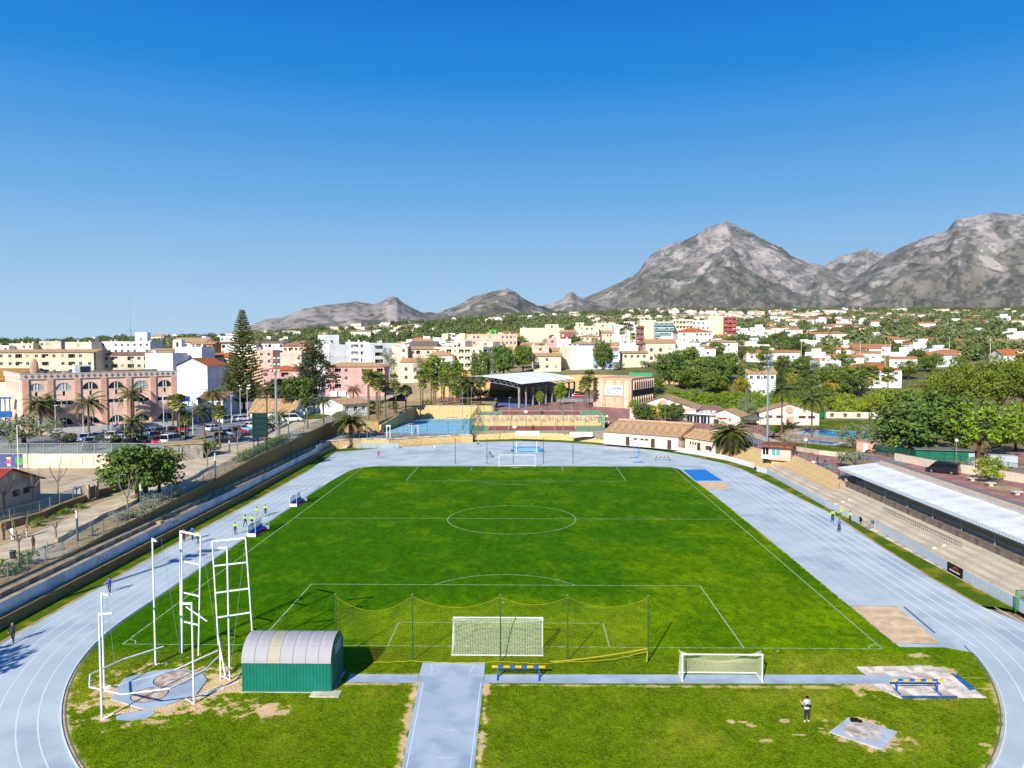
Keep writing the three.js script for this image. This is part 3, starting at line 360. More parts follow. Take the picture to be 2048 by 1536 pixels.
function roofGeo(kind, w, d, y, rh, ov, open) {
  const a = w / 2 + ov, b = d / 2 + ov, P = { x: [] }; let q; if (kind === 'hip') { const r = Math.max(.01, a - b), s = Math.max(0, b - a); q = [[-a, y, b], [a, y, b], [a, y, -b], [-a, y, -b], [-r, y + rh, s], [r, y + rh, -s]]; if (s > 0) { q[4] = [0, y + rh, s]; q[5] = [0, y + rh, -s]; return tris([[q[0], q[1], q[4]], [q[1], q[2], q[5]], [q[1], q[5], q[4]], [q[2], q[3], q[5]], [q[3], q[0], q[4]], [q[3], q[4], q[5]], [q[0], q[3], q[2]], [q[0], q[2], q[1]]]); } return tris([[q[0], q[1], q[5]], [q[0], q[5], q[4]], [q[1], q[2], q[5]], [q[2], q[3], q[4]], [q[2], q[4], q[5]], [q[3], q[0], q[4]], [q[0], q[3], q[2]], [q[0], q[2], q[1]]]); }
  if (kind === 'gx') { q = [[-a, y, b], [a, y, b], [a, y, -b], [-a, y, -b], [-a, y + rh, 0], [a, y + rh, 0]]; return tris([[q[0], q[1], q[5]], [q[0], q[5], q[4]], [q[2], q[3], q[4]], [q[2], q[4], q[5]], ...(open ? [] : [[q[0], q[4], q[3]], [q[1], q[2], q[5]], [q[0], q[3], q[2]], [q[0], q[2], q[1]]])]); }
  if (kind === 'gz') { q = [[-a, y, b], [a, y, b], [a, y, -b], [-a, y, -b], [0, y + rh, b], [0, y + rh, -b]]; return tris([[q[1], q[2], q[5]], [q[1], q[5], q[4]], [q[3], q[0], q[4]], [q[3], q[4], q[5]], ...(open ? [] : [[q[0], q[1], q[4]], [q[2], q[3], q[5]], [q[0], q[3], q[2]], [q[0], q[2], q[1]]])]); }
  if (kind === 'mono') { q = [[-a, y, b], [a, y, b], [a, y + rh, -b], [-a, y + rh, -b], [-a, y, -b], [a, y, -b]]; return tris([[q[0], q[1], q[2]], [q[0], q[2], q[3]], [q[0], q[3], q[4]], [q[1], q[5], q[2]], [q[4], q[3], q[2]], [q[4], q[2], q[5]], [q[0], q[4], q[5]], [q[0], q[5], q[1]]]); }
}
function tris(l) { const g = new THREE.BufferGeometry(); g.setAttribute('position', new THREE.Float32BufferAttribute(l.flat(2), 3)); g.computeVertexNormals(); const p = g.attributes.position, n = g.attributes.normal, uv = []; for (let i = 0; i < p.count; i++) { const x = n.getX(i), z = n.getZ(i); Math.abs(x) > Math.abs(z) ? uv.push(p.getZ(i), p.getY(i) + Math.abs(p.getX(i))) : uv.push(p.getX(i), p.getY(i) + Math.abs(p.getZ(i))); } g.setAttribute('uv', new THREE.Float32BufferAttribute(uv, 2)); return g; }
const row = (n, x0, x1, ys, w, h, ty = 'w') => [ys].flat().flatMap(y => Array.from({ length: n }, (_, i) => [n > 1 ? mix(x0, x1, i / (n - 1)) : (x0 + x1) / 2, y, w, h, ty]));
function building(name, label, o) {      // o: x,z,y,ry,w,d,h,wall,front,left,right,roof,rh,ov,tile
  const t = thing(name, label, o.cat ?? 'building', [o.x, o.y, o.z], o.ry ?? 0, o.group), { w, d, h, wall } = o, F = o.front ?? [], Lf = o.left ?? [], Rt = o.right ?? [];
  const dep = l => l.length ? (l.some(q => q[4] === 'b') ? 1.5 : .3) : 0, df = dep(F), dl = dep(Lf), dr = dep(Rt), top = o.roof ? h : h - .35;
  part('core', bx(w - dl - dr, top - .02, d - df, (dl - dr) / 2, 0, -df / 2), o.core ?? wall, t);
  const put = (ops, W, ry, off, cx, m, dp) => { if (!ops.length && o.roof) return; const f = part('facade', ops.length ? facade(W, h, ops) : bx(W, .37, .25, 0, h - .37, .125), m, t); const c = Math.cos(ry), s = Math.sin(ry), P = (x, y, z) => [x * c + z * s + cx[0], y, -x * s + z * c + cx[1]]; f.rotation.y = ry; f.position.set(...P(0, 0, off - .25)); for (const [x, y, ww, hh, ty] of ops) { if (ty === 'o') continue; const bal = ty === 'b', [fg, pg] = winGeo(bal ? Math.min(ww * .7, 2.2) : ww, bal ? hh + .5 : ty === 'a' ? hh : hh); const wn = part('window', fg, o.frame ?? whiteP, t); wn.rotation.y = ry; wn.position.set(...P(x, bal ? y - .25 : y, ty === 'p' ? off + .06 : bal ? off - 1.42 : off - .14)); part('pane', pg, o.glass ?? [glass, glass, glass, blindA, blindB][Math.floor(rnd() * 5)], wn); if (ty === 'p') { const b = part('balcony', [bx(ww + .8, .18, 1.1, 0, -hh / 2 - .15, .5), bx(ww + .8, .95, .08, 0, -hh / 2 + .03, 1.05), bx(.08, .95, 1, -ww / 2 - .36, -hh / 2 + .03, .5), bx(.08, .95, 1, ww / 2 + .36, -hh / 2 + .03, .5)], o.bal ?? wall, t); b.rotation.y = ry; b.position.set(...P(x, y, off)); } } };
  put(F, w, 0, d / 2, [0, 0], o.fmat ?? wall, df); put(Lf, d - .5, -Math.PI / 2, w / 2, [0, 0], o.lmat ?? wall, dl); put(Rt, d - .5, Math.PI / 2, w / 2, [0, 0], o.rmat ?? wall, dr);
  if (o.roof) { const r = part('roof', roofGeo(o.roof, w, d, h, o.rh ?? 1.6, o.ov ?? .5, 1), o.tile ?? tileM, t); if (o.roof[0] === 'g') for (const g of gable(o.roof, w, d, h - .02, o.rh ?? 1.6)) part('gable_wall', g, wall, t); if (o.chim || (w > 8 && rnd() < .5)) part('chimney', [bx(.8, 1.5, .6, w * .2, h + .4, 0), bx(1, .15, .8, w * .2, h + 1.9, 0)], wall, r); } else { part('roof', bx(w - .5, .1, d - .5, 0, h - .36, 0), o.deck ?? paleCon, t); for (let k = 0, n = Math.min(7, 2 + Math.round(w / 5)); k < n; k++) { const x = rr(-.45, .45) * w, z = rr(-.1, .42) * d, r = rnd(); r < .4 ? part('roof_vent', bx(rr(.5, 1.1), rr(.7, 1.5), .7, x, h - .3, z), rnd() < .5 ? wall : ventM, t) : r < .7 ? part('aerial', [bar([x, h - .3, z], [x, h + rr(1.4, 2.6), z], .035, .03, 5), bar([x - .6, h + 1.2, z], [x + .6, h + 1.2, z], .03, .03, 5)], galv, t) : part('water_tank', new THREE.CylinderGeometry(.55, .55, 1.1, 12).translate(x, h + .4, z), ventM, t); } if (o.box) for (const [x, z, ww, hh, dd, m] of o.box) { const b = part('roof_house', bx(ww, hh, dd, x, h - .3, z), m ?? wall, t); part('roof_house_door', bx(.9, Math.min(2, hh - .3), .06, x, h - .26, z + dd / 2 + .03), darkM, b); } }
  if (o.extra) o.extra(t); return t;
}
function fenceLine(t, pts, h, sp, mat, net, pw = .035) {   // posts and mesh panels along xyz points
  for (let i = 0; i < pts.length - 1; i++) { const a = pts[i], b = pts[i + 1], L = Math.hypot(b[0] - a[0], b[2] - a[2]), n = Math.max(1, Math.round(L / sp)); for (let k = 0; k < n; k++) { const p = a.map((q, j) => mix(q, b[j], k / n)), e = a.map((q, j) => mix(q, b[j], (k + 1) / n)); part('post', bar(p, [p[0], p[1] + h, p[2]], pw, pw, 6), mat, t); part('rail', bar([p[0], p[1] + h - .05, p[2]], [e[0], e[1] + h - .05, e[2]], pw * .6, pw * .6, 5), mat, t); if (net) { const g = new THREE.BufferGeometry(), l = Math.hypot(e[0] - p[0], e[2] - p[2]); g.setAttribute('position', new THREE.Float32BufferAttribute([p[0], p[1] + .05, p[2], e[0], e[1] + .05, e[2], e[0], e[1] + h - .06, e[2], p[0], p[1] + h - .06, p[2]], 3)); g.setAttribute('uv', new THREE.Float32BufferAttribute([0, 0, l, 0, l, h, 0, h], 2)); g.setIndex([0, 1, 2, 0, 2, 3]); g.computeVertexNormals(); part('mesh_panel', g, net, t); } } }
}

// ---------- people ----------
function smin(a, b, k) { const h = clamp(.5 + .5 * (b - a) / k); return mix(b, a, h) - k * h * (1 - h); }
const skinC = [.5, .27, .17];
function makeBody(o) {                   // standing height 1.7; faces +z
  const st = o.stride ?? 0, ar = o.arm ?? .15, B = [], up = o.up ?? 0, lean = o.lean ?? 0;
  const hipL = [.095, .9, 0], hipR = [-.095, .9, 0], leg = (h, s, c) => { const k = [h[0] + s * .02, .48, Math.sin(c) * .42], f = [h[0] + s * .03, .07, Math.sin(c) * .42 + Math.sin(c - Math.max(0, -c) * .9) * .42]; B.push([h, k, .092, .058, 'l'], [k, f, .058, .042, o.bare ? 's' : 'l'], [[f[0], .04, f[2] - .05], [f[0], .035, f[2] + .15], .045, .035, 'f']); };
  leg(hipL, 1, st); leg(hipR, -1, -st);
  const z = lean;
  B.push([[0, .93, 0], [0, 1.12, z * .4], .15, .135, o.low ?? 'l'], [[0, 1.08, z * .35], [0, 1.33, z], .142, .155, 't'], [[-.13, 1.37, z], [.13, 1.37, z], .078, .078, 't'], [[0, 1.4, z], [0, 1.5, z * 1.15], .058, .052, 's'], [[0, 1.56, z * 1.2 + .01], [0, 1.615, z * 1.2], .083, .088, 's'], [[0, 1.55, z * 1.2 + .09], [0, 1.57, z * 1.2 + .095], .018, .016, 's']);
  for (const s of [-1, 1]) { const sw = (o.swing ?? 0) * s + (o.fwd ?? 0), sh = [s * .185, 1.38, z], e = up ? [s * .3, 1.62, z] : [s * (.2 + ar * .4), 1.12, z + Math.sin(sw) * .25], w = up ? [s * .3, 1.86, z] : [s * (.22 + ar * .55), .9 + Math.max(0, Math.sin(sw)) * .2 + (o.bend ?? 0) * .3, z + Math.sin(sw) * .45 + (o.bend ?? 0) * .16]; B.push([sh, e, .052, .04, 't'], [e, w, .04, .028, o.sleeve ? 't' : 's']); const d = up ? [0, 1, 0] : [0, -1, .25]; B.push([w, [w[0], w[1] + d[1] * .06, w[2] + d[2] * .06], .034, .034, 's']); B.hands = (B.hands ?? []); B.hands.push([[w[0], w[1] + d[1] * .06, w[2] + d[2] * .06], d, s]); }
  const R = 62, mc = new MarchingCubes(R, new THREE.MeshBasicMaterial(), false, false, 60000), size = 2.06; mc.isolation = 0; mc.reset();
  const pts = B.map(b => ({ a: b[0], d: b[1].map((q, i) => q - b[0][i]), r0: b[2], r1: b[3], t: b[4] })); pts.forEach(p => p.l = p.d[0] ** 2 + p.d[1] ** 2 + p.d[2] ** 2 || 1e-6);
  const dist = (x, y, z, p) => { const ax = x - p.a[0], ay = y - p.a[1], az = z - p.a[2], t = clamp((ax * p.d[0] + ay * p.d[1] + az * p.d[2]) / p.l), sq = p.t === 't' && p.r0 > .1 ? .72 : 1; return Math.hypot(ax - t * p.d[0], ay - t * p.d[1], (az - t * p.d[2]) / sq) - mix(p.r0, p.r1, t); };
  for (let k = 0; k < R; k++) for (let j = 0; j < R; j++) for (let i = 0; i < R; i++) { const x = (i / R * 2 - 1) * size / 2, y = (j / R * 2 - 1) * size / 2 + .93, zz = (k / R * 2 - 1) * size / 2; let d = 9; if (Math.abs(x) < .55 && Math.abs(zz) < .75) for (const p of pts) { const q = dist(x, y, zz, p); if (q < .12) d = d > 1 ? q : smin(d, q, .035); } mc.field[i + j * R + k * R * R] = -d; }
  mc.update(); const n = mc.count, pos = new Float32Array(n * 3), col = new Float32Array(n * 3), C = { s: skinC, t: o.top, l: o.legs, f: o.shoes ?? [.05, .05, .06] };
  for (let i = 0; i < n; i++) { const x = mc.positionArray[3 * i] * size / 2, y = mc.positionArray[3 * i + 1] * size / 2 + .93, q = mc.positionArray[3 * i + 2] * size / 2; pos.set([x, y, q], 3 * i); let b = 9, c = skinC; for (const p of pts) { const d = dist(x, y, q, p); if (d < b) { b = d; c = C[p.t]; } } if (o.shirtLow && y < 1.0 && y > .86 && Math.abs(x) < .2) c = o.top; col.set(c, 3 * i); }
  const g = new THREE.BufferGeometry(); g.setAttribute('position', new THREE.BufferAttribute(pos, 3)); g.setAttribute('color', new THREE.BufferAttribute(col, 3)); g.setAttribute('normal', new THREE.BufferAttribute(mc.normalArray.slice(0, n * 3), 3)); g.computeVertexNormals();
  const F = [g]; for (const [h, d, s] of B.hands) for (let f = 0; f < 5; f++) { const th = f === 4, L = th ? .05 : [.066, .075, .07, .055][f], b = [h[0] + (th ? -s * .028 : 0), h[1] + d[1] * (th ? 0 : .02), h[2] + (th ? .02 : (f - 1.5) * .02)], m = [b[0] - s * (th ? .025 : .008), b[1] + d[1] * L * .55, b[2] + (th ? .015 : .01)], e = [m[0] - s * .018, m[1] + d[1] * L * .5, m[2] + .004]; for (const [a, c] of [[b, m], [m, e]]) { const q = bar(a, c, .0095, .008, 5).toNonIndexed(); q.deleteAttribute('uv'); const cc = new Float32Array(q.attributes.position.count * 3); for (let i = 0; i < cc.length; i += 3) cc.set(skinC, i); q.setAttribute('color', new THREE.BufferAttribute(cc, 3)); F.push(q); } }
  return join(F, true);
}
const clothM = new THREE.MeshStandardMaterial({ vertexColors: true, roughness: .85, side: THREE.DoubleSide }); clothM.name = 'clothing_and_skin';
const lime = [.36, .8, .03], black = [.018, .018, .022], navy = [.02, .035, .1], blue = [.03, .09, .5], white = [.75, .75, .74];
const bodyOf = {}; const hairG = new THREE.SphereGeometry(.104, 14, 10, 0, 6.29, 0, 1.9).scale(.95, 1.05, 1.08).translate(0, 1.6, -.012), capG = [new THREE.SphereGeometry(.11, 14, 8, 0, 6.29, 0, 1.45).scale(.97, 1, 1.06).translate(0, 1.61, -.005), new THREE.CylinderGeometry(.085, .085, .012, 12).scale(1, 1, .9).translate(0, 1.625, .09)], longG = [hairG, new THREE.SphereGeometry(.1, 12, 10).scale(.95, 1.5, .55).translate(0, 1.5, -.07)];
const hairM = k => paint('hair_' + k, k, .8), eyeM = paint('eye_dark', 0x15110f, .4);
const eyeG = [-1, 1].map(s => new THREE.SphereGeometry(.011, 6, 5).translate(s * .034, 1.59, .083)), mouthG = bx(.04, .008, .01, 0, 1.525, .078), earG = [-1, 1].map(s => new THREE.SphereGeometry(.022, 6, 5).scale(.5, 1, .7).translate(s * .088, 1.575, 0));
function person(key, o, p, ry, label, group, h = 1.7) {
  if (!bodyOf[key]) bodyOf[key] = makeBody(o);
  const t = thing('person', label, 'person', p, ry, group); t.scale.setScalar(h / 1.7);
  const b = part('body', bodyOf[key], clothM, t); const z = (o.lean ?? 0) * 1.2, off = m => { m.position.z = z; return m; };
  off(part('hair', o.long ? longG : hairG, hairM(o.hair ?? 0x2a1c14), t)); for (const e of eyeG) off(part('eye', e, eyeM, t)); off(part('mouth', mouthG, paint('lips', 0x8a4a40, .6), t)); for (const e of earG) off(part('ear', e, paint('ear_skin', new THREE.Color().setRGB(...skinC), .6), t));
  if (o.cap) off(part('cap', capG, paint('cap_' + o.cap, o.cap, .7), t));
  return t;
}
const poleM = paint('pole_grey', 0x55585c, .4);
function poles(p, ry, s, fwd = 0) { for (const k of [-1, 1]) { const c = Math.cos(ry), n = Math.sin(ry), L = (x, y, z) => [p[0] + x * c + z * n, p[1] + y, p[2] - x * n + z * c]; const a = L(k * .33, .86 + .05 * k, .18 * k), b = L(k * .37, .02, -.28 + .3 * k); const t = thing('walking_pole', s, 'walking pole', [0, 0, 0], 0, 'nordic walking poles'); part('shaft', bar(a, b, .011), poleM, t); part('grip', bar([a[0], a[1] + .12, a[2]], a, .016), darkM, t); } }
const WG = 'walkers in lime shirts on the left straight';
const limeW = { top: lime, legs: black, stride: .35, swing: .5, arm: .25 }, limeW2 = { top: lime, legs: black, stride: -.3, swing: -.45, arm: .3, long: 1 }, limeC = { top: lime, legs: black, stride: .3, swing: .5, arm: .3, cap: 0xd8307a };
person('grey', { top: [.42, .42, .47], legs: black, shoes: white, arm: .12, bend: .9, fwd: .35, shirtLow: 1, hair: 0x17120f }, [20.89,0,59.76], Math.PI + .1, 'person in grey T-shirt and black trousers on grass beside the shot put pad', undefined, 1.74);
person('tank', { top: [.04, .06, .42], legs: black, stride: .25, swing: .4, arm: .5, shirtLow: 1 }, [-39.86,0,33.85], .2, 'person in blue tank top and black leggings walking with poles on the track', undefined, 1.62); poles([-39.86,0,33.85], .2, 'thin grey pole of the walker in blue tank top');
person('blackw', { top: black, legs: black, stride: .3, swing: .3, arm: .3, sleeve: 1, hair: 0x8a8178 }, [-40.85,0,47.11], .25, 'person in black top and trousers walking on the outer lane by the stone wall', undefined, 1.68);
for (const [x, y, z, ry, kind, b] of [[-36.22,0,9.7, Math.PI + .2, 'lw', limeW], [-36.54,0,5.18, Math.PI - .2, 'lw2', limeW2], [-36.12,0,-1.75, Math.PI + .1, 'lw', limeW]]) { person(kind, b, [x, y, z], ry, kind === 'lw2' ? 'long-haired person in lime shirt and black leggings walking on the track' : 'person in lime shirt and black trousers walking on the left straight', WG, 1.64); poles([x, y, z], ry, 'thin grey pole of a walker in lime shirt'); }
person('lwg', { top: lime, legs: [.3, .3, .31], stride: .28, swing: .4, arm: .2 }, [-36.68,0,0.23], Math.PI, 'person in lime shirt and grey trousers walking on the track', undefined, 1.74);
for (const p of [[-35.53,0,5.46], [-39.18,0,14.4]]) { person('lc', limeC, p, p[2] > 8 ? Math.PI * .9 : Math.PI, p[2] > 8 ? 'person in lime shirt and pink cap walking with poles by the cage gate' : 'person in lime shirt and pink cap walking beside the dugout', undefined, 1.66); poles(p, Math.PI, 'thin grey pole of a walker in pink cap'); }
person('darkw', { top: [.05, .05, .07], legs: black, stride: .3, swing: .4, arm: .25, sleeve: 1 }, [-41.51,0,13.18], .1, 'person in dark jacket walking on the outer lane', undefined, 1.68);
person('bluew', { top: blue, legs: black, stride: .22, swing: .2, arm: .35, bend: .6, fwd: .3 }, [-40.64,0,12.66], 0, 'person in bright blue shirt and black trousers walking towards the cage', undefined, 1.72);
person('redp', { top: [.12, .1, .32], legs: [.5, .02, .08], stride: .35, swing: .4, long: 1 }, [-30.65,0,-59.06], .8, 'person in purple top and red trousers walking on the far track', undefined, 1.66);
person('lrun', { top: lime, legs: white, bare: 1, stride: .6, swing: .8, bend: .6, lean: .05 }, [-19.79,0,-72.09], 2.2, 'runner in lime shirt and white shorts on the far bend', undefined, 1.68);
person('lrun2', { top: lime, legs: black, bare: 1, stride: .75, swing: .9, bend: .6, lean: .06 }, [-10.07,0,-78.9], 1.9, 'runner in lime shirt and black shorts on the far bend', undefined, 1.68);
person('dark2', { top: black, legs: black, stride: .15, arm: .2, sleeve: 1 }, [27.56,0,-68.1], 1.5, 'person in black standing on the far bend beside the blue upright', undefined, 1.66);
person('lr', { top: lime, legs: black, arm: .2, stride: .08, bend: .7, fwd: .3 }, [45,0,1.44], 2.6, 'person in lime shirt standing on the right verge edge', undefined, 1.72);
person('ln', { top: [.06, .12, .38], legs: navy, arm: .15 }, [43.5,0,7.57], Math.PI, 'person in blue T-shirt and navy trousers on the outer right lane', undefined, 1.76);
person('lr', { top: lime }, [47.19,0,2.02], -1.3, 'person in lime shirt facing the white hoarding on the right verge', undefined, 1.68);
// ---------- hammer cage ----------
{
  const t = thing('throwing_cage', 'tall white steel hammer cage frame round the throwing pad without its net', 'throwing cage');
  const post = (x, z, h, ax, az) => { const p = part('post', bar([x, 0, z], [x, h, z], .07, .06, 10), whiteP, t); part('arm', beam([x, h - .1, z], [x + ax, h - .12, z + az], .13), whiteP, p); part('base_plate', beam([x, .03, z], [x + ax * .9, .35, z + az * .9], .08), whiteP, p); };
  post(-25.9, 60.4, 7.28, .7, -.3); post(-28.4, 55.6, 7.1, .75, .35); post(-26.6, 51.5, 10.05, .55, .55); post(-20.75, 58, 7.2, -.7, -.1); post(-19.75, 54.1, 10.1, -.6, .1);
  for (const [a, b, c, d, n] of [[[-25.8, 0, 48.9], [-25.6, 9.95, 48.9], [-24, 0, 49.7], [-23.5, 9.85, 49.9], 'gate_frame'], [[-21.4, 1.9, 52], [-21.64, 10, 52.2], [-19.1, 2, 51], [-19.36, 10.05, 51.4], 'gate_frame']]) {
    const P = (p, q, s) => p.map((v, i) => mix(v, q[i], s)); const f = part(n, [bar(a, b, .065, .06), bar(c, d, .065, .06), beam(P(b, b, 0), d, .13)], whiteP, t);
    for (const s of [.26, .5, .76]) part('cross_bar', beam(P(a, b, s), P(c, d, s), .1), whiteP, f);
  }
  part('inner_post', [bar([-25.55, 0, 49.2], [-25.3, 9.8, 49.3], .07), bar([-20.07, 0, 54], [-21.45, 2.6, 52], .065), bar([-20.4, 0, 54.2], [-21.3, 2.2, 52], .055), bar([-18.7, 0, 52.2], [-19.1, 2.4, 51], .055)], whiteP, t);
  const L = [[-20.44,1.9,54.28], [-20.45,1.9,57.03], [-21.56,1.9,59.78], [-24.26,1.95,60.83], [-27.05,1.95,59.76], [-28.14,1.95,57.78], [-27.39,1.8,54.71], [-25.71,1.7,52.04]];
  for (let i = 0; i < L.length - 1; i++) part('rail', bar(L[i], L[i + 1], .06), whiteP, t);
  part('rail', bar([-22.6, 3.4, 51.2], [-24.4, 4.4, 50.8], .06), whiteP, t);
  part('guy_wire', [bar([-26, 10, 51.3], [-24.9, 0, 50.8], .012, .012, 5), bar([-28, 7, 55.7], [-27.4, 0, 55.6], .012, .012, 5), bar([-19.36, 10, 51.4], [-20.3, .2, 52.5], .012, .012, 5), bar([-23.5, 9.8, 49.9], [-22, .1, 50.3], .012, .012, 5)], galv, t);
  for (const [a, b] of [[[-28.3, .06, 56], [-25.2, .06, 53.1]], [[-20.6, .06, 56.7], [-18.9, .08, 54.6]], [[-21.2, .06, 57.6], [-19.6, .06, 55.6]], [[-20.9, .1, 57], [-20, .1, 55.2]], [[-24.6, .1, 52.6], [-22.4, .5, 49.8]]]) solo('loose_tube', bar(a, b, .06), whiteP, 'loose white steel tube lying on the ground by the throwing pad', 'steel tube', 'loose tubes at the throwing pad');
}
// ---------- storage hut ----------
{
  const t = thing('storage_hut', 'green corrugated metal hut with rounded grey roof on the near grass', 'hut', [-14.85, 0, 54.3]);
  const w = 3.22, d = 1.75, eh = 2.16, ah = 1.5;
  part('plinth', bx(6.8, .05, 3.8), paleCon, t); part('step', bx(2.1, .1, 1.0, 2.9, 0, 2.1), paleCon, t);
  const gm = mt('green_sheet', 0x0d6e5c, { roughness: .45, map: vPlaster, m: 3 }), corr = (L) => { const n = Math.round(L / .06), v = [], ix = []; for (let i = 0; i <= n; i++) { const x = -L / 2 + L * i / n, z = i % 4 < 2 ? .03 : 0; v.push(x, 0, z, x, eh - .05, z); } for (let i = 0; i < n; i++) ix.push(2 * i, 2 * i + 2, 2 * i + 1, 2 * i + 1, 2 * i + 2, 2 * i + 3); const g = new THREE.BufferGeometry(); g.setAttribute('position', new THREE.Float32BufferAttribute(v, 3)); g.setIndex(ix); return uvm(toCreasedNormals(g.toNonIndexed(), .3)); };
  part('wall', corr(2 * w).translate(0, .05, d), gm, t); part('wall', corr(2 * w).rotateY(Math.PI).translate(0, .05, -d), gm, t);
  for (const s of [-1, 1]) { const e = part('end_wall', new THREE.ExtrudeGeometry(shp([[-d, .12], [d, .12], [d, eh], ...arc([0, eh], d, 0, Math.PI, 20).map(p => [p[0], eh + (p[1] - eh) / d * ah])]), { depth: .05, bevelEnabled: false }).rotateY(Math.PI / 2).translate(s * w - .025, 0, 0), gm, t); if (s > 0) { const v = part('vent_grille', bx(.05, .8, 1.7, w + .05, 2.35, 0), mt('grille', 0x9aa3a6, { map: vRib, m: .3 }), e); } }
  const rm = mt('hut_roof', 0xa9a7ab, { roughness: .85, map: vPlaster, m: 5 });
  for (let k = 0; k < 7; k++) { const L = 2 * w / 7 + .06, g = new THREE.CylinderGeometry(1, 1, L - .035, 28, 1, true, 0, Math.PI).rotateZ(Math.PI / 2).rotateX(0); g.scale(1, ah + .06, d + .12); const p = g.attributes.position; g.computeVertexNormals(); part('roof_panel', uvm(g).translate(-w + (k + .5) * 2 * w / 7, eh, 0), k === 2 ? mt('hut_roof_old', 0xaea996, { roughness: .85, map: vPlaster, m: 5 }) : rm, t); if (k) part('roof_seam', new THREE.CylinderGeometry(1, 1, .05, 28, 1, true, 0, Math.PI).rotateZ(Math.PI / 2).scale(1, ah + .085, d + .145).translate(-w + k * 2 * w / 7, eh, 0), mt('seam', 0x8d8d92), t); }
}
// ---------- nets ----------
function netGeo(nu, nv, f, r) {          // square netting over a surface f(s,t)
  const o = [], v = []; const seg = (a, b) => { const d = V(b[0] - a[0], b[1] - a[1], b[2] - a[2]).normalize(), p = V(0, 0, 1).cross(d); if (p.lengthSq() < 1e-4) p.set(1, 0, 0); p.normalize().multiplyScalar(r); const q = p.clone().cross(d).normalize().multiplyScalar(r); const R = [[p.x, p.y, p.z], [-p.x / 2 + q.x * .87, -p.y / 2 + q.y * .87, -p.z / 2 + q.z * .87], [-p.x / 2 - q.x * .87, -p.y / 2 - q.y * .87, -p.z / 2 - q.z * .87]]; for (let k = 0; k < 3; k++) { const m = R[k], n = R[(k + 1) % 3]; v.push(a[0] + m[0], a[1] + m[1], a[2] + m[2], b[0] + m[0], b[1] + m[1], b[2] + m[2], b[0] + n[0], b[1] + n[1], b[2] + n[2], a[0] + m[0], a[1] + m[1], a[2] + m[2], b[0] + n[0], b[1] + n[1], b[2] + n[2], a[0] + n[0], a[1] + n[1], a[2] + n[2]); } };
  const G = []; for (let j = 0; j <= nv; j++) { G.push([]); for (let i = 0; i <= nu; i++) G[j].push(f(i / nu, j / nv)); }
  for (let j = 0; j <= nv; j++) for (let i = 0; i <= nu; i++) { if (i < nu) seg(G[j][i], G[j][i + 1]); if (j < nv) seg(G[j][i], G[j + 1][i]); }
  const g = new THREE.BufferGeometry(); g.setAttribute('position', new THREE.Float32BufferAttribute(v, 3)); g.computeVertexNormals(); return g;
}
const asStuff = m => { m.userData.kind = 'stuff'; return m; };
{
  const t = thing('ball_stop_net', 'long yellow ball-stop net hung on five green posts behind the near goal', 'sports net');
  const X = [-12.7, -6.63, .3, 5.57, 11.86], Zp = 50.35, sag = [1.15, .85, .6, .75];
  for (const x of X) { const p = part('post', bar([x, 0, Zp], [x, 5.3, Zp], .055, .05), greenM, t); part('cap', bar([x, 5.3, Zp], [x, 5.36, Zp], .07), galv, p); }
  const ym = paint('yellow_net', 0x98922a, .9), tot = X[4] - X[0], low = x => x > 3.5 ? .95 * ((x - 3.5) / 8.4) ** 2 : .03;
  const f = (s, v) => { const x = X[0] + tot * s; let k = 0; while (k < 3 && x > X[k + 1]) k++; const q = (x - X[k]) / (X[k + 1] - X[k]), top = 5.2 - sag[k] * 4 * q * (1 - q), b = low(x); return [x, mix(top, b, v), Zp + .06 + .25 * Math.sin(q * Math.PI) * (.3 + v) + .05 * Math.sin(x * 5) * v]; };
  asStuff(part('netting', netGeo(176, 34, f, .004), ym, t));
  part('top_cord', netGeo(176, 0, (s, v) => f(s, 0), .012), ym, t);
  part('slack_hem', [netGeo(150, 0, s => { const p = f(.02 + s * .98, 1); return [p[0], p[1] + .03, p[2] + .05]; }, .025), netGeo(60, 0, s => { const x = 4.2 + 7.6 * s; return [x, 1.05 * s ** 1.4 + .12, Zp + .22 - .1 * s]; }, .05), bar([11.82, .95, Zp + .1], [11.75, .15, Zp + .15], .05, .07)], ym, t);
}
function goal(name, label, w, h, dep, p, ry, netc, opt = {}) {
  const t = thing(name, label, 'football goal', p, ry), W = w / 2; part('goal_frame', [bar([-W, 0, 0], [-W, h, 0], .06), bar([W, 0, 0], [W, h, 0], .06), bar([-W - .06, h, 0], [W + .06, h, 0], .06)], whiteP, t);
  part('ground_bar', [bar([-W, .05, -dep], [W, .05, -dep], .05), bar([-W, .05, -dep], [-W, .05, 0], .045), bar([W, .05, -dep], [W, .05, 0], .045)], whiteP, t);
  if (opt.nonet) return t;
  if (opt.stay) part('stay', [bar([-W, h, 0], [-W - .1, h - .05, -opt.stay], .03), bar([W, h, 0], [W + .1, h - .05, -opt.stay], .03)], whiteP, t);
  const nm = paint('goal_net_' + netc, netc, .8), sg = opt.sag ?? .15, ts = opt.stay ?? .3, back = (s, v) => { const x = -W + w * s, b = 4 * s * (1 - s); if (v < .2) { const q = v / .2; return [x, h - .06 - sg * b * q, -ts * q]; } const q = (v - .2) / .8; return [x, mix(h - .08 - sg * b, .06, q), -mix(ts, dep, q ** .8) - .12 * Math.sin(q * 3.1) * b]; };
  asStuff(part('net', [netGeo(Math.round(w / .13), Math.round((h + dep) / .13), back, .008), ...[-1, 1].map(s => netGeo(8, 18, (a, b) => { const e = back(s < 0 ? 0 : 1, clamp(1 - b)); return [s * W, e[1], e[2] * a]; }, .008))], nm, t)); return t;
}
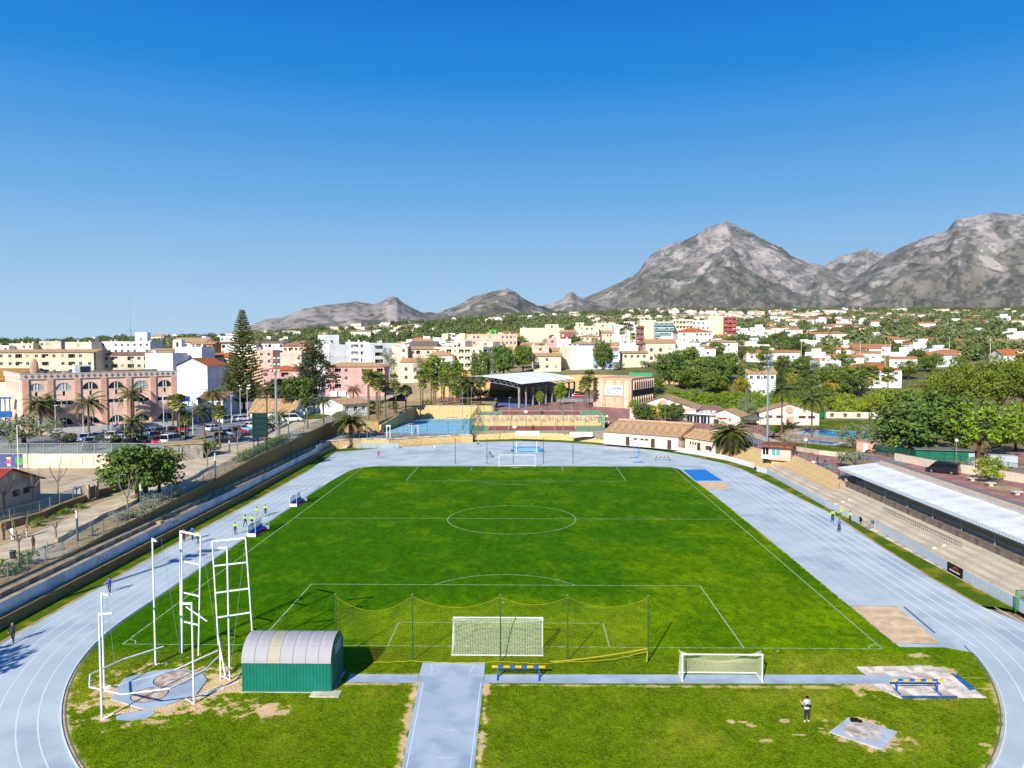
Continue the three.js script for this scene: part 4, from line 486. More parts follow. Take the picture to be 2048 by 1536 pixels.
goal('football_goal', 'white full-size football goal with net in front of the yellow ball-stop net', 7.32, 2.44, 1.9, [0, .03, 47.4], Math.PI, 0xcfd2c4, { sag: .25, stay: .5 });
goal('far_football_goal', 'white full-size football goal before the green posts on the far goal line', 7.32, 2.44, 1.2, [0, .03, -47.4], 0, 0xcfd2c4, { nonet: 1 });
goal('youth_goal', 'smaller white goal with sagging net standing on the cross path', 5.85, 2.05, 1.5, [16.8, .04, 53.85], 0, 0xc9c8a4, { sag: .75, stay: .9 });
for (const u of [[-12.99,-51.28], [-6.38,-51.6], [-0.86,-52.06], [5.44,-51.69], [11.62,-51.46]]) { const t = thing('net_post', 'slim green post of the bare ball-stop row behind the far goal', 'post', [u[0], .02, u[1]], 0, 'green posts behind the far goal'); part('shaft', bar([0, 0, 0], [0, 5.5, 0], .07, .05), greenM, t); part('cap', bar([0, 5.5, 0], [0, 5.56, 0], .07), galv, t); }
// ---------- steeple barriers ----------
const yel = paint('yellow_paint', 0xe0a714, .5), blu = paint('blue_paint', 0x1c55a8, .5);
const barrier = proto(() => { const t = thing('steeple_barrier', 'x', 'hurdle'); for (let k = 0; k < 9; k++) part('beam_segment', bx(.44, .13, .13, -1.76 + k * .44, .8, 0), k % 2 ? blu : yel, t); for (const s of [-1, 1]) { part('leg', bx(.09, .8, .09, s * 1.55, 0, 0), blu, t); part('foot', bx(.1, .07, 1.1, s * 1.55, 0, 0), blu, t); } part('brace', bx(3, .07, .06, 0, .6, 0), paint('navy_paint', 0x1b2a4c, .5), t); return t; });
barrier([1.75, .05, 53.45], 0, 1, 'blue and yellow striped barrier beam standing across the path by the runway'); barrier([30.3, .05, 55.3], 0, [.92, 1, 1], 'blue and yellow striped barrier beam on the worn concrete pad'); barrier([31.07,0.02,-56.39], 0, [.95, 1, 1], 'blue and yellow striped barrier beam on the far bend');
// ---------- dugouts ----------
const dug = proto(() => {
  const t = thing('team_dugout', 'x', 'dugout'), L = 4.6; // opens to +x
  for (const s of [-1, 1]) { part('end_panel', bx(1.15, .5, .06, 0, 0, s * L / 2), whiteP, t); part('end_frame', [bar([-.55, .5, s * L / 2], [-.5, 1.5, s * L / 2], .03), bar([-.5, 1.5, s * L / 2], [-.1, 1.95, s * L / 2], .03), bar([-.1, 1.95, s * L / 2], [.45, 2.05, s * L / 2], .03), bar([.55, .5, s * L / 2], [.5, 2.0, s * L / 2], .025)], whiteP, t); }
  const cl = mt('clear_panel', 0xdfe8ee, { phys: 1, transmission: .92, thickness: 0, roughness: .15 }); for (let k = 0; k < 4; k++) { const z = -L / 2 + (k + .5) * L / 4, q = [[-.55, .5], [-.5, 1.5], [-.1, 1.95], [.45, 2.05]]; for (let i = 0; i < 3; i++) { const a = q[i], b = q[i + 1]; const g = beam([a[0], a[1], 0], [b[0], b[1], 0], L / 4 - .06, .012); g.rotateX(0); part('clear_sheet', bx(Math.hypot(b[0] - a[0], b[1] - a[1]), .01, L / 4 - .06).rotateZ(Math.atan2(b[1] - a[1], b[0] - a[0])).translate((a[0] + b[0]) / 2, (a[1] + b[1]) / 2, z), cl, t); } if (k) part('rib', [bar([-.55, .1, z - L / 8], [-.5, 1.5, z - L / 8], .025), bar([-.5, 1.5, z - L / 8], [-.1, 1.95, z - L / 8], .025), bar([-.1, 1.95, z - L / 8], [.45, 2.05, z - L / 8], .025)], whiteP, t); }
  part('roof_edge', bx(.12, .06, L, .45, 2.02, 0), whiteP, t); part('rear_sheet', bx(.03, .5, L, -.56, .02, 0), whiteP, t); part('bench_frame', bx(.1, .4, L - .6, -.15, 0, 0), galv, t);
  const sb = paint('blue_seat', 0x1349b4, .4); for (let k = 0; k < 8; k++) { const z = -L / 2 + .4 + k * (L - .8) / 7, s = part('seat', rbx(.42, .05, .44, .02, -.1, .4, z), sb, t); part('seat_back', rbx(.05, .4, .42, .02, -.33, .42, z), sb, s); }
  part('floor', bx(1.4, .06, L + .3, 0, 0, 0), mt('rubber', 0x5a3b34), t); return t;
});
dug([-33.42,0.02,8.93], -.05, 1, 'white-framed team dugout with blue seats nearest the halfway line'); dug([-33.7,0.02,-9.93], -.05, 1, 'white-framed team dugout with blue seats farther along the touchline');
// ---------- far bend equipment ----------
{
  const t = thing('jump_mat', 'pale blue covered high jump landing bed on the far bend', 'landing bed', [1.94,0.02,-72.05]); const bm = mt('mat_cover', 0x6fa5c8, { map: vPlaster, m: 1.5 }); part('mattress', rbx(6.2, .75, 3.2, .15), bm, t); part('cover_flap', [bx(7.6, .04, 4.2), rbx(1.2, .5, 1, .1, 3.3, .1, 1.2)], mt('mat_skirt', 0x3f7fa8, { map: vPlaster, m: 1.5 }), t);
  for (const x of [-2.45, 2.25]) { const u = thing('jump_upright', 'white high jump upright before the blue landing bed', 'upright', [t.position.x + x, .02, t.position.z + 2.4], 0, 'high jump uprights'); part('column', bx(.08, 2.5, .08), whiteP, u); part('base', bx(.7, .06, .4), whiteP, u); }
  for (const [x, z, h, k] of [[25.48,-60.18,6.07, 0], [25.56,-53.64,5.94, 1]]) { const u = thing('vault_upright', k ? 'tall blue pole vault upright nearer the pitch' : 'tall blue pole vault upright nearer the clubhouse', 'upright', [x, .02, z]); part('column', bar([0, 0, 0], [0, h, 0], .07, .05), paint('pale_blue_paint', 0x5d8ec0, .5), u); part('base', bx(2.2, .07, .5), paint('steel_blue', 0x51606c, .5), u); }
  const s = thing('wooden_trestle', 'small tilted blue trestle with wooden board on the far track', 'trestle', [-6.12,0.02,-61.37]); part('board', bx(.5, 1.5, .06).rotateZ(.55).translate(.4, 0, 0), mt('plank', 0x6f6a60), s); part('leg', [bar([-.7, 0, .4], [0, 1.2, 0], .03), bar([-.7, 0, -.4], [0, 1.2, 0], .03), bar([-.8, .05, .5], [.8, .05, .5], .03)], blu, s); part('top_strip', bx(.12, .2, .1, -.35, 1.35, 0), yel, s);
}

// ---------- left side: terrace, promenade, school, car park ----------
const PZ = [[60, 1.9], [27, 1.9], [18.7, 2.4], [6.5, 2.7], [-13, 3.3], [-32, 4.2], [-45, 4.4], [-76, 5], [-110, 5.2], [-135, 5.4], [-300, 6]];
const pz = z => { if (z >= 60) return 1.9; for (let i = 1; i < PZ.length; i++) if (z >= PZ[i][0]) return mix(PZ[i - 1][1], PZ[i][1], (PZ[i - 1][0] - z) / (PZ[i - 1][0] - PZ[i][0])); return 6; };
const lowW = [[-44.2, 0, 66], [-44.15, 0, 25], [-43.85, 0, -15], [-44.3, 0, -50], [-45.2, 0, -77]];
{ const t = thing('low_stone_wall', 'low brown stone wall with pale coping along the left verge', 'wall'); part('masonry', wallStrip(lowW, .45, -.1, .86), stoneD, t); part('coping', wallStrip(lowW.map(p => [p[0] - .02, p[1], p[2]]), .52, .86, .95), mt('coping', 0xb89a6c, { map: vConcrete, m: 3 }), t); part('footing', wallStrip(lowW.map(p => [p[0] + .3, p[1], p[2]]), .14, -.1, .07), mt('footing', 0xa08a5c, { map: vConcrete, m: 3 }), t); }
{ const t = thing('white_hoarding', 'long white board hoarding standing on the low brown stone wall', 'hoarding'), wm = mt('hoarding_white', 0xc9ced6, { roughness: .5, map: vPlaster, m: 5 });
  const at = s => { const Z = mix(65, -62, s), x = Z > 25 ? -44.75 : Z > -15 ? mix(-44.75, -44.45, (25 - Z) / 40) : mix(-44.45, -44.95, (-15 - Z) / 47); return [x, .93, Z]; };
  const sign = ctex(256, 110, (c, w, h) => { c.fillStyle = '#e4e6ea'; c.fillRect(0, 0, w, h); c.fillStyle = '#c9c63a'; c.fillRect(6, 8, 42, 34); c.fillStyle = '#7d9a3c'; c.fillRect(6, 48, 42, 24); c.fillStyle = '#b5533a'; c.fillRect(6, 78, 18, 26); c.fillStyle = '#3f4146'; c.font = 'bold 42px sans-serif'; c.fillText('Pau Gasol', 58, 66, 190); c.fillStyle = '#666a70'; for (let k = 0; k < 24; k++) c.fillRect(60 + k * 7.6, 12 + (k % 2), 5, 10); c.fillStyle = '#4d5056'; for (let k = 0; k < 12; k++) c.fillRect(62 + k * 14, 78, 10, 20); }), sign2 = ctex(128, 64, (c, w, h) => { c.fillStyle = '#d6d9dd'; c.fillRect(0, 0, w, h); ['#3d5fa0', '#35694a', '#c9a33c', '#a84a3a'].forEach((k, i) => { c.fillStyle = k; c.fillRect(18 + i * 24, 14, 17, 36); }); });
  const N = 44; for (let k = 0; k < N; k++) { const a = at(k / N), b = at((k + .985) / N); const p = part('board', wallStrip([a, b], .04, .02, 1.08), k % 7 === 3 ? mt('hoarding_grey', 0xb7bec9, { map: vPlaster, m: 5 }) : wm, t); for (const [kk, tx, n] of [[13, sign, 'sponsor_print'], [19, sign2, 'sponsor_print']]) if (k === kk) { const g = new THREE.PlaneGeometry(2.5, kk === 13 ? 1.02 : .8); const m = new THREE.MeshStandardMaterial({ map: tx, roughness: .6 }); m.name = 'print_' + kk; g.rotateY(Math.PI / 2).translate((a[0] + b[0]) / 2 + .03, 1.5, (a[2] + b[2]) / 2); part(n, g, m, p); } part('bracket', beam([a[0] - .04, .93, a[2]], [a[0] - .04, 1.98, a[2]], .05), galv, t); }
  part('tilted_board', bx(.06, 1.5, 5.4, -45.3, .95, -64.8, .03), paint('pale_blue_board', 0x9fb4d0, .5), t); part('board', bx(.06, 1.15, 7, -45.45, .95, -71), mt('beige_board', 0xb5a79b), t); }
{ // stepped terrace
  const zs = [66, -80], st = mt('terrace_concrete', 0xbfae92, { map: vConcrete, m: 4 }); struct('terrace_floor', slab([[-44.5, 66], [-44.5, -80], [-46, -80], [-46, 66]], .93, -.2), st); for (const [a, b, h] of [[-46, -46.9, 1.38], [-46.9, -48, 1.84]]) struct('terrace_step', slab([[a, 66], [a, -80], [b, -80], [b, 66]], h, -.2), st);
  solo('loose_block', bx(.7, .35, .9).translate(-46.4, 1.38, 9.5), soil, 'small pale stone block on the stepped terrace', 'block'); }
const wallZ = [66, 45, 27, 18.7, 6.5, -13, -32, -45, -76, -110, -140];
{ const t = thing('retaining_wall', 'tall brown stone retaining wall rising along the sandy promenade', 'wall'); part('masonry', wallStrip(wallZ.map(z => [-48.2, 0, z]), .5, -.2, wallZ.map(z => pz(z) + .02)), stoneD, t); const cm = mt('wall_coping', 0xc2ab85, { map: vConcrete, m: 2 }); let z = 50; while (z > -120) { const L = rr(2.4, 3.4); part('coping_block', beam([-48.25, pz(z) + .1, z], [-48.25, pz(z - L * .96) + .1, z - L * .96], .6, .18), cm, t); z -= L; } part('drain_pipe', bar([-47.9, 1.8, -52], [-47.9, 4.3, -52], .06), mt('pipe', 0x6d5a45), t); }
// promenade surface, planted strip and street
struct('promenade', heightSheet(4, 46, (s, t) => { const z = mix(70, -230, t); return [mix(-48.4, -70, s), pz(z), z]; }), mt('promenade_surface', 0xe4d3b8, { map: vSoil, m: 11 }));
struct('planted_strip', heightSheet(1, 30, (s, t) => { const z = mix(48, -28, t); return [mix(-48.5, -51.4 - .7 * Math.sin(z * .16), s), pz(z) + .03, z]; }), soil);
struct('yard_verge', heightSheet(1, 10, (s, t) => { const z = mix(30, -6, t); return [mix(-57.6 - .5 * Math.sin(z * .3), -61.5, s), pz(z) + .03, z]; }), soil);
for (const [L, n] of [[[[-52.13,2.16,22.72],[-52.32,2.28,20.65],[-52.28,2.4,18.68],[-52.54,2.46,16.11],[-52.57,2.51,14.4],[-53.03,2.57,11.85],[-53.12,2.61,10.25],[-52.78,2.63,9.16],[-52.84,2.7,6.61],[-52.87,2.77,4.3],[-53.1,2.84,1.89]], 'nearest the fitness bikes'], [[[-51.99,3.21,-10.06],[-52.06,3.28,-12.37],[-52.06,3.38,-14.63],[-52.55,3.52,-17.71],[-52.54,3.64,-20.12],[-52.18,3.76,-22.62]], 'beside the shrub hedge'], [[[-57.05,4.76,-63.66],[-57.59,4.84,-67.97],[-57.72,4.91,-71.58],[-57.57,5,-76.32],[-58.8,5.06,-86.59],[-58.88,5.09,-91.52],[-58.32,5.11,-94.08]], 'by the white van']]) solo('wavy_bench_wall', wallStrip(L, .4, -.1, .5), paleCon, 'undulating low concrete bench wall on the promenade ' + n, 'bench wall');
{ const t = thing('promenade_fence', 'mesh fence on steel posts along the edge of the retaining wall', 'fence'); fenceLine(t, [48, 27, 18.7, 6.5, -13, -32, -45, -76, -110, -135].map(z => [-48.75, pz(z), z]), 1.75, 2.9, galv, wire, .05); }
const carp = slab([[-140, -27.5], [-63.2, -27.5], [-62.3, -52], [-59.5, -75], [-58.5, -100], [-60, -235], [-140, -235]], 5.3, 0);
struct('car_park', carp, asphalt);
struct('parking_island', [slab([[-66.41,-49.06],[-66.05,-59.95],[-63.45,-71.3],[-61.38,-79.33],[-63.88,-82.99],[-66.24,-72.4],[-69.1,-61.9],[-70.29,-54.32]], 5.42, 5), slab([[-73.93,-89.42],[-66.59,-94.86],[-61.13,-103.58],[-68.75,-109.86],[-74.59,-102.12]], 5.42, 5)], mt('island_paving', 0xb09a86, { map: vAsphalt, m: 4 }));
struct('red_cycle_path', flat([[-77.06,-84.25],[-72.99,-97.71],[-73.95,-108.28],[-69.27,-111.48],[-70.88,-116.49],[-76.38,-113.15],[-75.98,-102.12],[-78.89,-88.11]], 5.44), mt('red_path', 0x9a5a46, { map: vAsphalt, m: 4 }));
struct('lawn', [flat([[-65.42,-113.1],[-56.66,-113.07],[-53.31,-123.42],[-53.95,-97.66],[-58.54,-94.84]], 5.36), flat([[-76.82,-108.29],[-70.88,-116.49],[-65.42,-113.1],[-65.81,-105.13],[-73.2,-102.11]], 5.46)], vergeM);
// yard wall, gate and fence
{ const W = [[-61.87,2.41,18.11],[-61.59,2.45,16.69],[-60.36,2.55,12.71],[-60.72,2.67,7.84],[-60.38,2.83,2.27]], W2 = [[-60.34,2.93,-0.89],[-59.59,3.02,-3.89],[-59.67,3.17,-8.87],[-60.29,3.37,-14.57]]; const t = thing('yard_wall', 'low stone wall with mesh fence between the promenade and school yard', 'wall'); for (const L of [W, W2]) { part('masonry', wallStrip(L, .4, -.3, .9), stoneD, t); part('coping', wallStrip(L, .46, .9, .98), soil, t); const f = L.map(p => [p[0], p[1] + .95, p[2]]); fenceLine(t, f, 1.5, 3, galv, wire, .05); }
  const g = thing('yard_gate', 'grey steel gate between two cream pillars in the yard wall', 'gate'); for (const p of [[-60.09,2.83,2.27], [-60.28,2.91,-0.24]]) { part('pillar', bx(.5, 2.6, .5, p[0], p[1] - .2, p[2]), plaster('cream_pillar', 0xc0a78c), g); } const a = [-60.05,2.84,1.96], b = [-60.24,2.9,0.08]; part('gate_leaf', wallStrip([a, b], .05, .1, 1.9), mt('gate_grey', 0x66757a, { map: vRib, m: .4 }), g); part('wheel_sign', new THREE.TorusGeometry(.22, .05, 6, 14).translate(a[0] + .1, a[1] + 1.5, a[2] + .35), darkM, g); solo('meter_box', bx(1, 1, .35).translate(-61.56,2.86,1.35).translate(-.5, .9, 0), mt('meter_grey', 0xaab0b4), 'pale grey meter cabinet beside the yard gate', 'cabinet'); }
// low yard building with red sheet roof
{ const m = plaster('taupe_wall', 0xc6b3a4), x = -66.3, z0 = 17.7 - 1.7, zf = 3.2; const H = 4.4, mid = (z0 + zf) / 2, d = z0 - zf; const t = thing('yard_building', 'low taupe gabled building with ribbed red metal roof behind the yard wall', 'building', [x, 1.9, mid]); part('walls', bx(26, H, d, -13, 0, 0), m, t); part('gable', tris([[[0, H, d / 2], [0, H, -d / 2], [0, H + 2.3, 0]]]), m, t); const rm = mt('red_sheet', 0x9a3f3a, { map: vRib, m: 1, bump: bRib, bs: .05 }); for (const s of [-1, 1]) part('roof_slope', [beam([-13, H - .1, s * (d / 2 + .5)], [-13, H + 2.4, 0], 27.2, .12)], rm, t); for (const zz of [-3.4, -1.2]) { const w = part('window', bx(.1, .8, 1.3, .02, 2.9, zz), mt('brown_window', 0x5d4030), t); part('pane', bx(.05, .6, 1.1, .08, 3, zz), glass, w); } part('door', bx(.08, 2.2, 2.6, .02, 0, 3.4), mt('dark_red_door', 0x4a2026), t); }
// sandy playground and mural wall
struct('playground', slab([[-140, 16], [-67, 16], [-61.8, 5], [-61.2, -8], [-62, -16], [-66, -26.5], [-140, -26.5]], 3, 0), mt('playground_sand', 0xdac6a4, { map: vSoil, m: 13 }));
struct('playground_line', [ribbon([[-82.96,-20.08],[-82.39,-25.46]], .1, 3.01), ribbon([[-76.25,-14.22],[-75.02,-24.41]], .1, 3.01)], lineS);
{ const mur = ctex(1024, 140, (c, w, h) => { c.fillStyle = '#dcc5a8'; c.fillRect(0, 0, w, h); c.fillStyle = '#f2ece2'; c.beginPath(); c.moveTo(130, 60); c.bezierCurveTo(170, 10, 200, 40, 240, 15); c.bezierCurveTo(235, 50, 215, 80, 170, 85); c.bezierCurveTo(150, 90, 120, 100, 90, 95); c.fill(); const col = ['#a8705c', '#b98a4a', '#5a7f9c', '#9a6a8c', '#c9b08c', '#c77a3c', '#b8906c', '#3f6fae', '#7c8a5a']; for (let k = 0; k < 9; k++) { const x = 268 + k * 82, y = 45 + (k % 3) * 6; c.strokeStyle = col[k]; c.fillStyle = col[(k + 3) % 9]; c.lineWidth = 5; c.beginPath(); c.arc(x, y - 14, 7, 0, 7); c.fill(); c.beginPath(); c.moveTo(x, y - 6); c.lineTo(x, y + 30); c.lineTo(x - 14, y + 72); c.moveTo(x, y + 30); c.lineTo(x + 14, y + 72); c.stroke(); c.lineWidth = 3; c.beginPath(); c.moveTo(x - 41, y + 2); c.quadraticCurveTo(x - 20, y + 14, x, y + 4); c.quadraticCurveTo(x + 20, y + 14, x + 41, y + 2); c.stroke(); } }), kid = ctex(256, 160, (c, w, h) => { c.fillStyle = '#43537c'; c.fillRect(0, 0, w, h); const R = hash; for (let k = 0; k < 60; k++) { c.fillStyle = ['#6a7cae', '#8fa3c8', '#2f3c5c', '#c9ced8'][k % 4]; c.fillRect(hash(k, 1) * w, hash(k, 2) * h, 6, 4); } const fig = (x, skin, dress, leg) => { c.fillStyle = skin; c.beginPath(); c.arc(x, 46, 22, 0, 7); c.fill(); c.fillStyle = dress; c.fillRect(x - 18, 66, 36, 46); c.fillStyle = leg; c.fillRect(x - 12, 112, 9, 32); c.fillRect(x + 4, 112, 9, 32); c.fillStyle = '#241a18'; c.fillRect(x - 22, 22, 44, 12); }; fig(30, '#9a6238', '#d8a226', '#a0b4d8'); fig(130, '#e8b89a', '#c9468c', '#d8c8b0'); c.fillStyle = '#3a9a3c'; c.beginPath(); c.arc(226, 80, 40, 0, 7); c.fill(); c.fillStyle = '#d86a26'; c.fillRect(220, 112, 26, 12); });
  const t = thing('mural_wall', 'long cream wall painted with stick figures holding hands and white dove', 'wall'), mm = new THREE.MeshStandardMaterial({ map: mur, roughness: .9 }), mk = new THREE.MeshStandardMaterial({ map: kid, roughness: .9 }); mm.name = 'mural_figures'; mk.name = 'mural_children';
  part('wall_body', bx(54, 2.6, .4, -90, 3, -26.7), plaster('mural_cream', 0xd9c4a6), t);
  part('figure_mural', new THREE.PlaneGeometry(24.6, 2.5).translate(-75.6, 4.3, -26.49), mm, t); part('children_mural', new THREE.PlaneGeometry(5.2, 2.5).translate(-91, 4.3, -26.49), mk, t); part('children_mural', new THREE.PlaneGeometry(5.2, 2.5).translate(-96.2, 4.3, -26.49), mk, t);
  const f = thing('mural_fence', 'grey post and rail fence on top of the mural wall', 'fence'); fenceLine(f, [[-100, 5.58, -26.7], [-63, 5.58, -26.7]], 1.9, 3.1, mt('fence_grey', 0x8a8f8e), wire, .1);
}

{ const t = thing('flag_pole', 'slim white pole standing before the mural wall', 'pole', [-88.14,3,-24.86]); part('shaft', bar([0, 0, 0], [0, 7.9, 0], .1, .07), whiteP, t); part('foot', bx(.5, .1, .5), paleCon, t); }
{ const t = thing('utility_kiosk', 'flat-roofed pale concrete kiosk at the corner of car park', 'kiosk', [-61.5,4.6,-31.32]); part('walls', bx(6.5, 2.9, 4.5, 0, -.6, 0, .5), mt('kiosk_wall', 0xaca79f, { map: vConcrete, m: 4 }), t); part('roof', bx(6.9, .2, 4.9, 0, 2.3, 0, .5), soil, t); part('door', bx(1.2, 2, .06, .2, -.2, 2.29, 0), galv, t); }
// the school
{
  const pk = plaster('school_pink', 0xf4cdb6), pkD = plaster('school_pink_band', 0xdfb198), W = 32, D = 30, Hh = 13.4, t = thing('school_building', 'three-storey pink school with rows of arched windows and diamond frieze', 'school', [-107.7,5.3,-56.06], .7);
  const bays = 6, bw = W / bays, ops = [], arcs = [];
  for (let k = 0; k < bays; k++) { const cx = (k + .5) * bw; for (const y of [1.85, 9.7]) { ops.push([cx, y + .83, 3.3, 1.66, 'a']); arcs.push([cx, y]); ops.push([cx, y - .75, .5, 1, 's']); } if (k) ops.push([cx, 6.85, 3.4, .95, 'm']); }
  part('core', bx(W - .6, Hh - 1.2, D - .3, W / 2 + .3, 0, -D / 2 - .45), plaster('school_interior', 0xb8a896), t);
  const fr = facade(W, Hh - 1.1, ops.map(([x, y, w, h, k]) => [x - W / 2, y, w, h, k === 'a' ? 'a' : 'w'])); fr.translate(W / 2, 0, -.25); part('facade', fr, pk, t);
  for (let k = 0; k <= bays; k++) part('pilaster', bx(1.25, Hh - 1.1, .28, clamp(k * bw, .64, W - .64), 0, .14), pkD, t);
  for (const [cx, y] of arcs) { const g = new THREE.ShapeGeometry(shp(arc([cx, y], 1.62, 0, Math.PI, 18).map(p => [p[0], p[1]]))), w = part('arched_window', g.translate(0, 0, -.2), rnd() < .3 ? paint('blind_pane', 0x9aa6ac, .3) : glass, t); part('mullion', [bx(.16, 1.6, .1, cx - .3, y, -.14), bx(.16, 1.6, .1, cx + .3, y, -.14)], whiteP, w); part('sill', bx(3.3, .12, .3, cx, y - .06, -.1), pk, w); }
  for (const [x, y, w, h, k] of ops) if (k !== 'a') { const p = part('window', bx(w - .04, h - .04, .06, x, y - h / 2 + .02, -.2), glass, t); if (k === 'm') part('mullion', [bx(.14, h, .1, x - w / 6, y - h / 2, -.14), bx(.14, h, .1, x + w / 6, y - h / 2, -.14), bx(w, .1, .1, x, y - h / 2, -.14), bx(w, .1, .1, x, y + h / 2 - .1, -.14)], whiteP, p); }
  // side wall with narrow arches
  const so = []; for (let k = 0; k < 9; k++) for (const y of [2.6, 10.4]) so.push([-D / 2 + 2 + k * 3.2, y, .9, 2.2, 'a']); const sd = facade(D, Hh - 1.1, so); sd.rotateY(-Math.PI / 2).translate(.25, 0, -D / 2); part('side_wall', sd, pk, t); part('rear_wall', bx(.25, Hh - 1.1, D, W - .125, 0, -D / 2), pk, t);
  const fz = mt('frieze', 0xc4b6ac), dm = paint('frieze_diamond', 0x7a6a66, .8); part('frieze', [bx(W + .5, 1.15, .4, W / 2, Hh - 1.1, .1), bx(.4, 1.15, D, -.1, Hh - 1.1, -D / 2), bx(.4, 1.15, D, W + .1, Hh - 1.1, -D / 2), bx(W + .7, .12, .6, W / 2, Hh + .05, .1), bx(.6, .12, D, -.1, Hh + .05, -D / 2)], fz, t);
  for (let k = 0; k < 26; k++) part('frieze_diamond', bx(.6, .6, .06).translate(0, -.3, 0).rotateZ(Math.PI / 4).translate(.75 + k * 1.22, Hh - .53, .32), dm, t);
  part('roof_deck', bx(W - .4, .1, D - .2, W / 2, Hh - .5, -D / 2), mt('roof_deck', 0x8f8674, { map: vConcrete, m: 5 }), t); part('roof_house', bx(3.4, 2.2, 3, 12.2, Hh - .4, -3), mt('roof_unit', 0xb9c2c4), t); part('unit_grille', bx(2, 1.6, .1, 12.6, Hh - .1, -1.46), darkM, t); part('skylight', new THREE.ConeGeometry(1.3, 1.5, 4).rotateY(.78).translate(5, Hh + .2, -4.2), paint('skylight_blue', 0x3a4664, .2), t); part('skylight', new THREE.ConeGeometry(1.3, 1.2, 4).rotateY(.78).translate(8.6, Hh + .1, -3), paint('skylight_pale', 0x9aa2a8, .2), t); part('shell_sculpture', new THREE.SphereGeometry(1, 14, 10).scale(.9, 2.2, .35).translate(3.2, Hh + 1.2, -6), plaster('shell', 0xc9a48c), t); part('parapet_wall', bx(W - 4, .8, .3, W / 2, Hh - .45, -9), mt('roof_deck'), t);
  part('plinth_wall', bx(27, 1.7, .3, 17.5, -.1, 3.2), plaster('white_plinth', 0xb9b9b4), t);
  const bl = paint('school_blue', 0x1667b0, .5); part('fire_escape', [...[0, 1, 2, 3].map(k => bx(.22, 8, .22, -1.4 - k * .8, 0, -9 - k * .9)), bx(3.4, .2, 4, -2.6, 7.8, -10.3), bx(3.2, 1.2, 3.6, -2.6, 3.6, -10.3)], bl, t); part('fire_escape', [bx(.2, 7, .2, W + 1, 0, -1), bx(.2, 7, .2, W + 3, 0, -1), bx(2.6, 1.2, 2, W + 2, 5.9, -1.6), bx(2.4, 1, 2, W + 2, 2.7, -1.6)], bl, t);
}
// cars
const CG = 'cars in the car park before the pink school';
{ const spec = { d: [0x1a2430, 'car', 'dark navy'], w: [0xdfe1e2, 'car', 'white'], b: [0x2f6ab8, 'car', 'bright blue'], s: [0x9aa0a6, 'suv', 'silver'], k: [0x121416, 'suv', 'black'], r: [0xa81418, 'car', 'red'], l: [0x8fb0cc, 'car', 'pale blue'], g: [0x4c5157, 'car', 'grey'] };
  for (const [k, x, y, z] of [['d', -91.8,5.3,-46.46], ['w', -89.6,5.3,-48.13], ['b', -87.88,5.3,-49.84], ['w', -85.97,5.3,-51.59], ['s', -83.83,5.3,-40.14], ['k', -80.1,5.3,-33.6], ['d', -83.3,5.3,-51.6], ['w', -81.31,5.3,-45.67], ['k', -78.07,5.3,-39.41], ['d', -82.71,5.3,-56.12], ['s', -78.53,5.3,-45.68], ['k', -75.5,5.3,-39.42], ['l', -81.11,5.3,-58], ['k', -74.76,5.3,-43.29], ['g', -79.48,5.3,-59.92], ['d', -76.68,5.3,-51.62], ['r', -71.93,5.3,-43.3], ['k', -77.13,5.3,-60.9], ['w', -72.59,5.3,-49.04], ['r', -76.8,5.3,-65.95], ['g', -70.61,5.3,-51.64]]) car(spec[k][0], spec[k][1], [x, y, z], -Math.PI / 2 + .25 + (k === 'k' ? Math.PI : 0), spec[k][2] + ' ' + (spec[k][1] === 'suv' ? 'tall hatchback' : 'car') + ' parked in the lot before the pink school', CG);
  const SG = 'cars parked along the street behind the billboard'; for (const [k, x, y, z, ry] of [['g', -61.2,5.3,-49.93, .35], ['s', -61.78,5.3,-55.25, .35], ['r', -62.14,5.3,-59.96, .35], ['l', -62.41,5.3,-64.93, .35], ['w', -62.86,5.3,-71.3, .35], ['w', -69.85,5.3,-65.95, 1.2], ['w', -73.55,5.3,-88.1, 1.3], ['w', -71.7,5.3,-89.42, .8], ['w', -61.79,5.3,-80.53, .5]]) car(spec[k][0], spec[k][1], [x, y + .12, z], ry, spec[k][2] + ' ' + (spec[k][1] === 'suv' ? 'tall hatchback' : 'car') + ' parked on the street behind the billboard', SG);
  car(0xdfe1e2, 'van', [-74.62,5.3,-85.52], 1.3, 'white van in the street row beside the white cars', undefined); car(0xe4e5e4, 'van', [-59.02,5.3,-89.4], .3, 'white van parked behind the wavy wall by the white houses', undefined); car(0xe0e2e3, 'van', [-69.56,5.3,-44.1], 1.4, 'white van at the end of car park row by the kiosk', undefined);
}
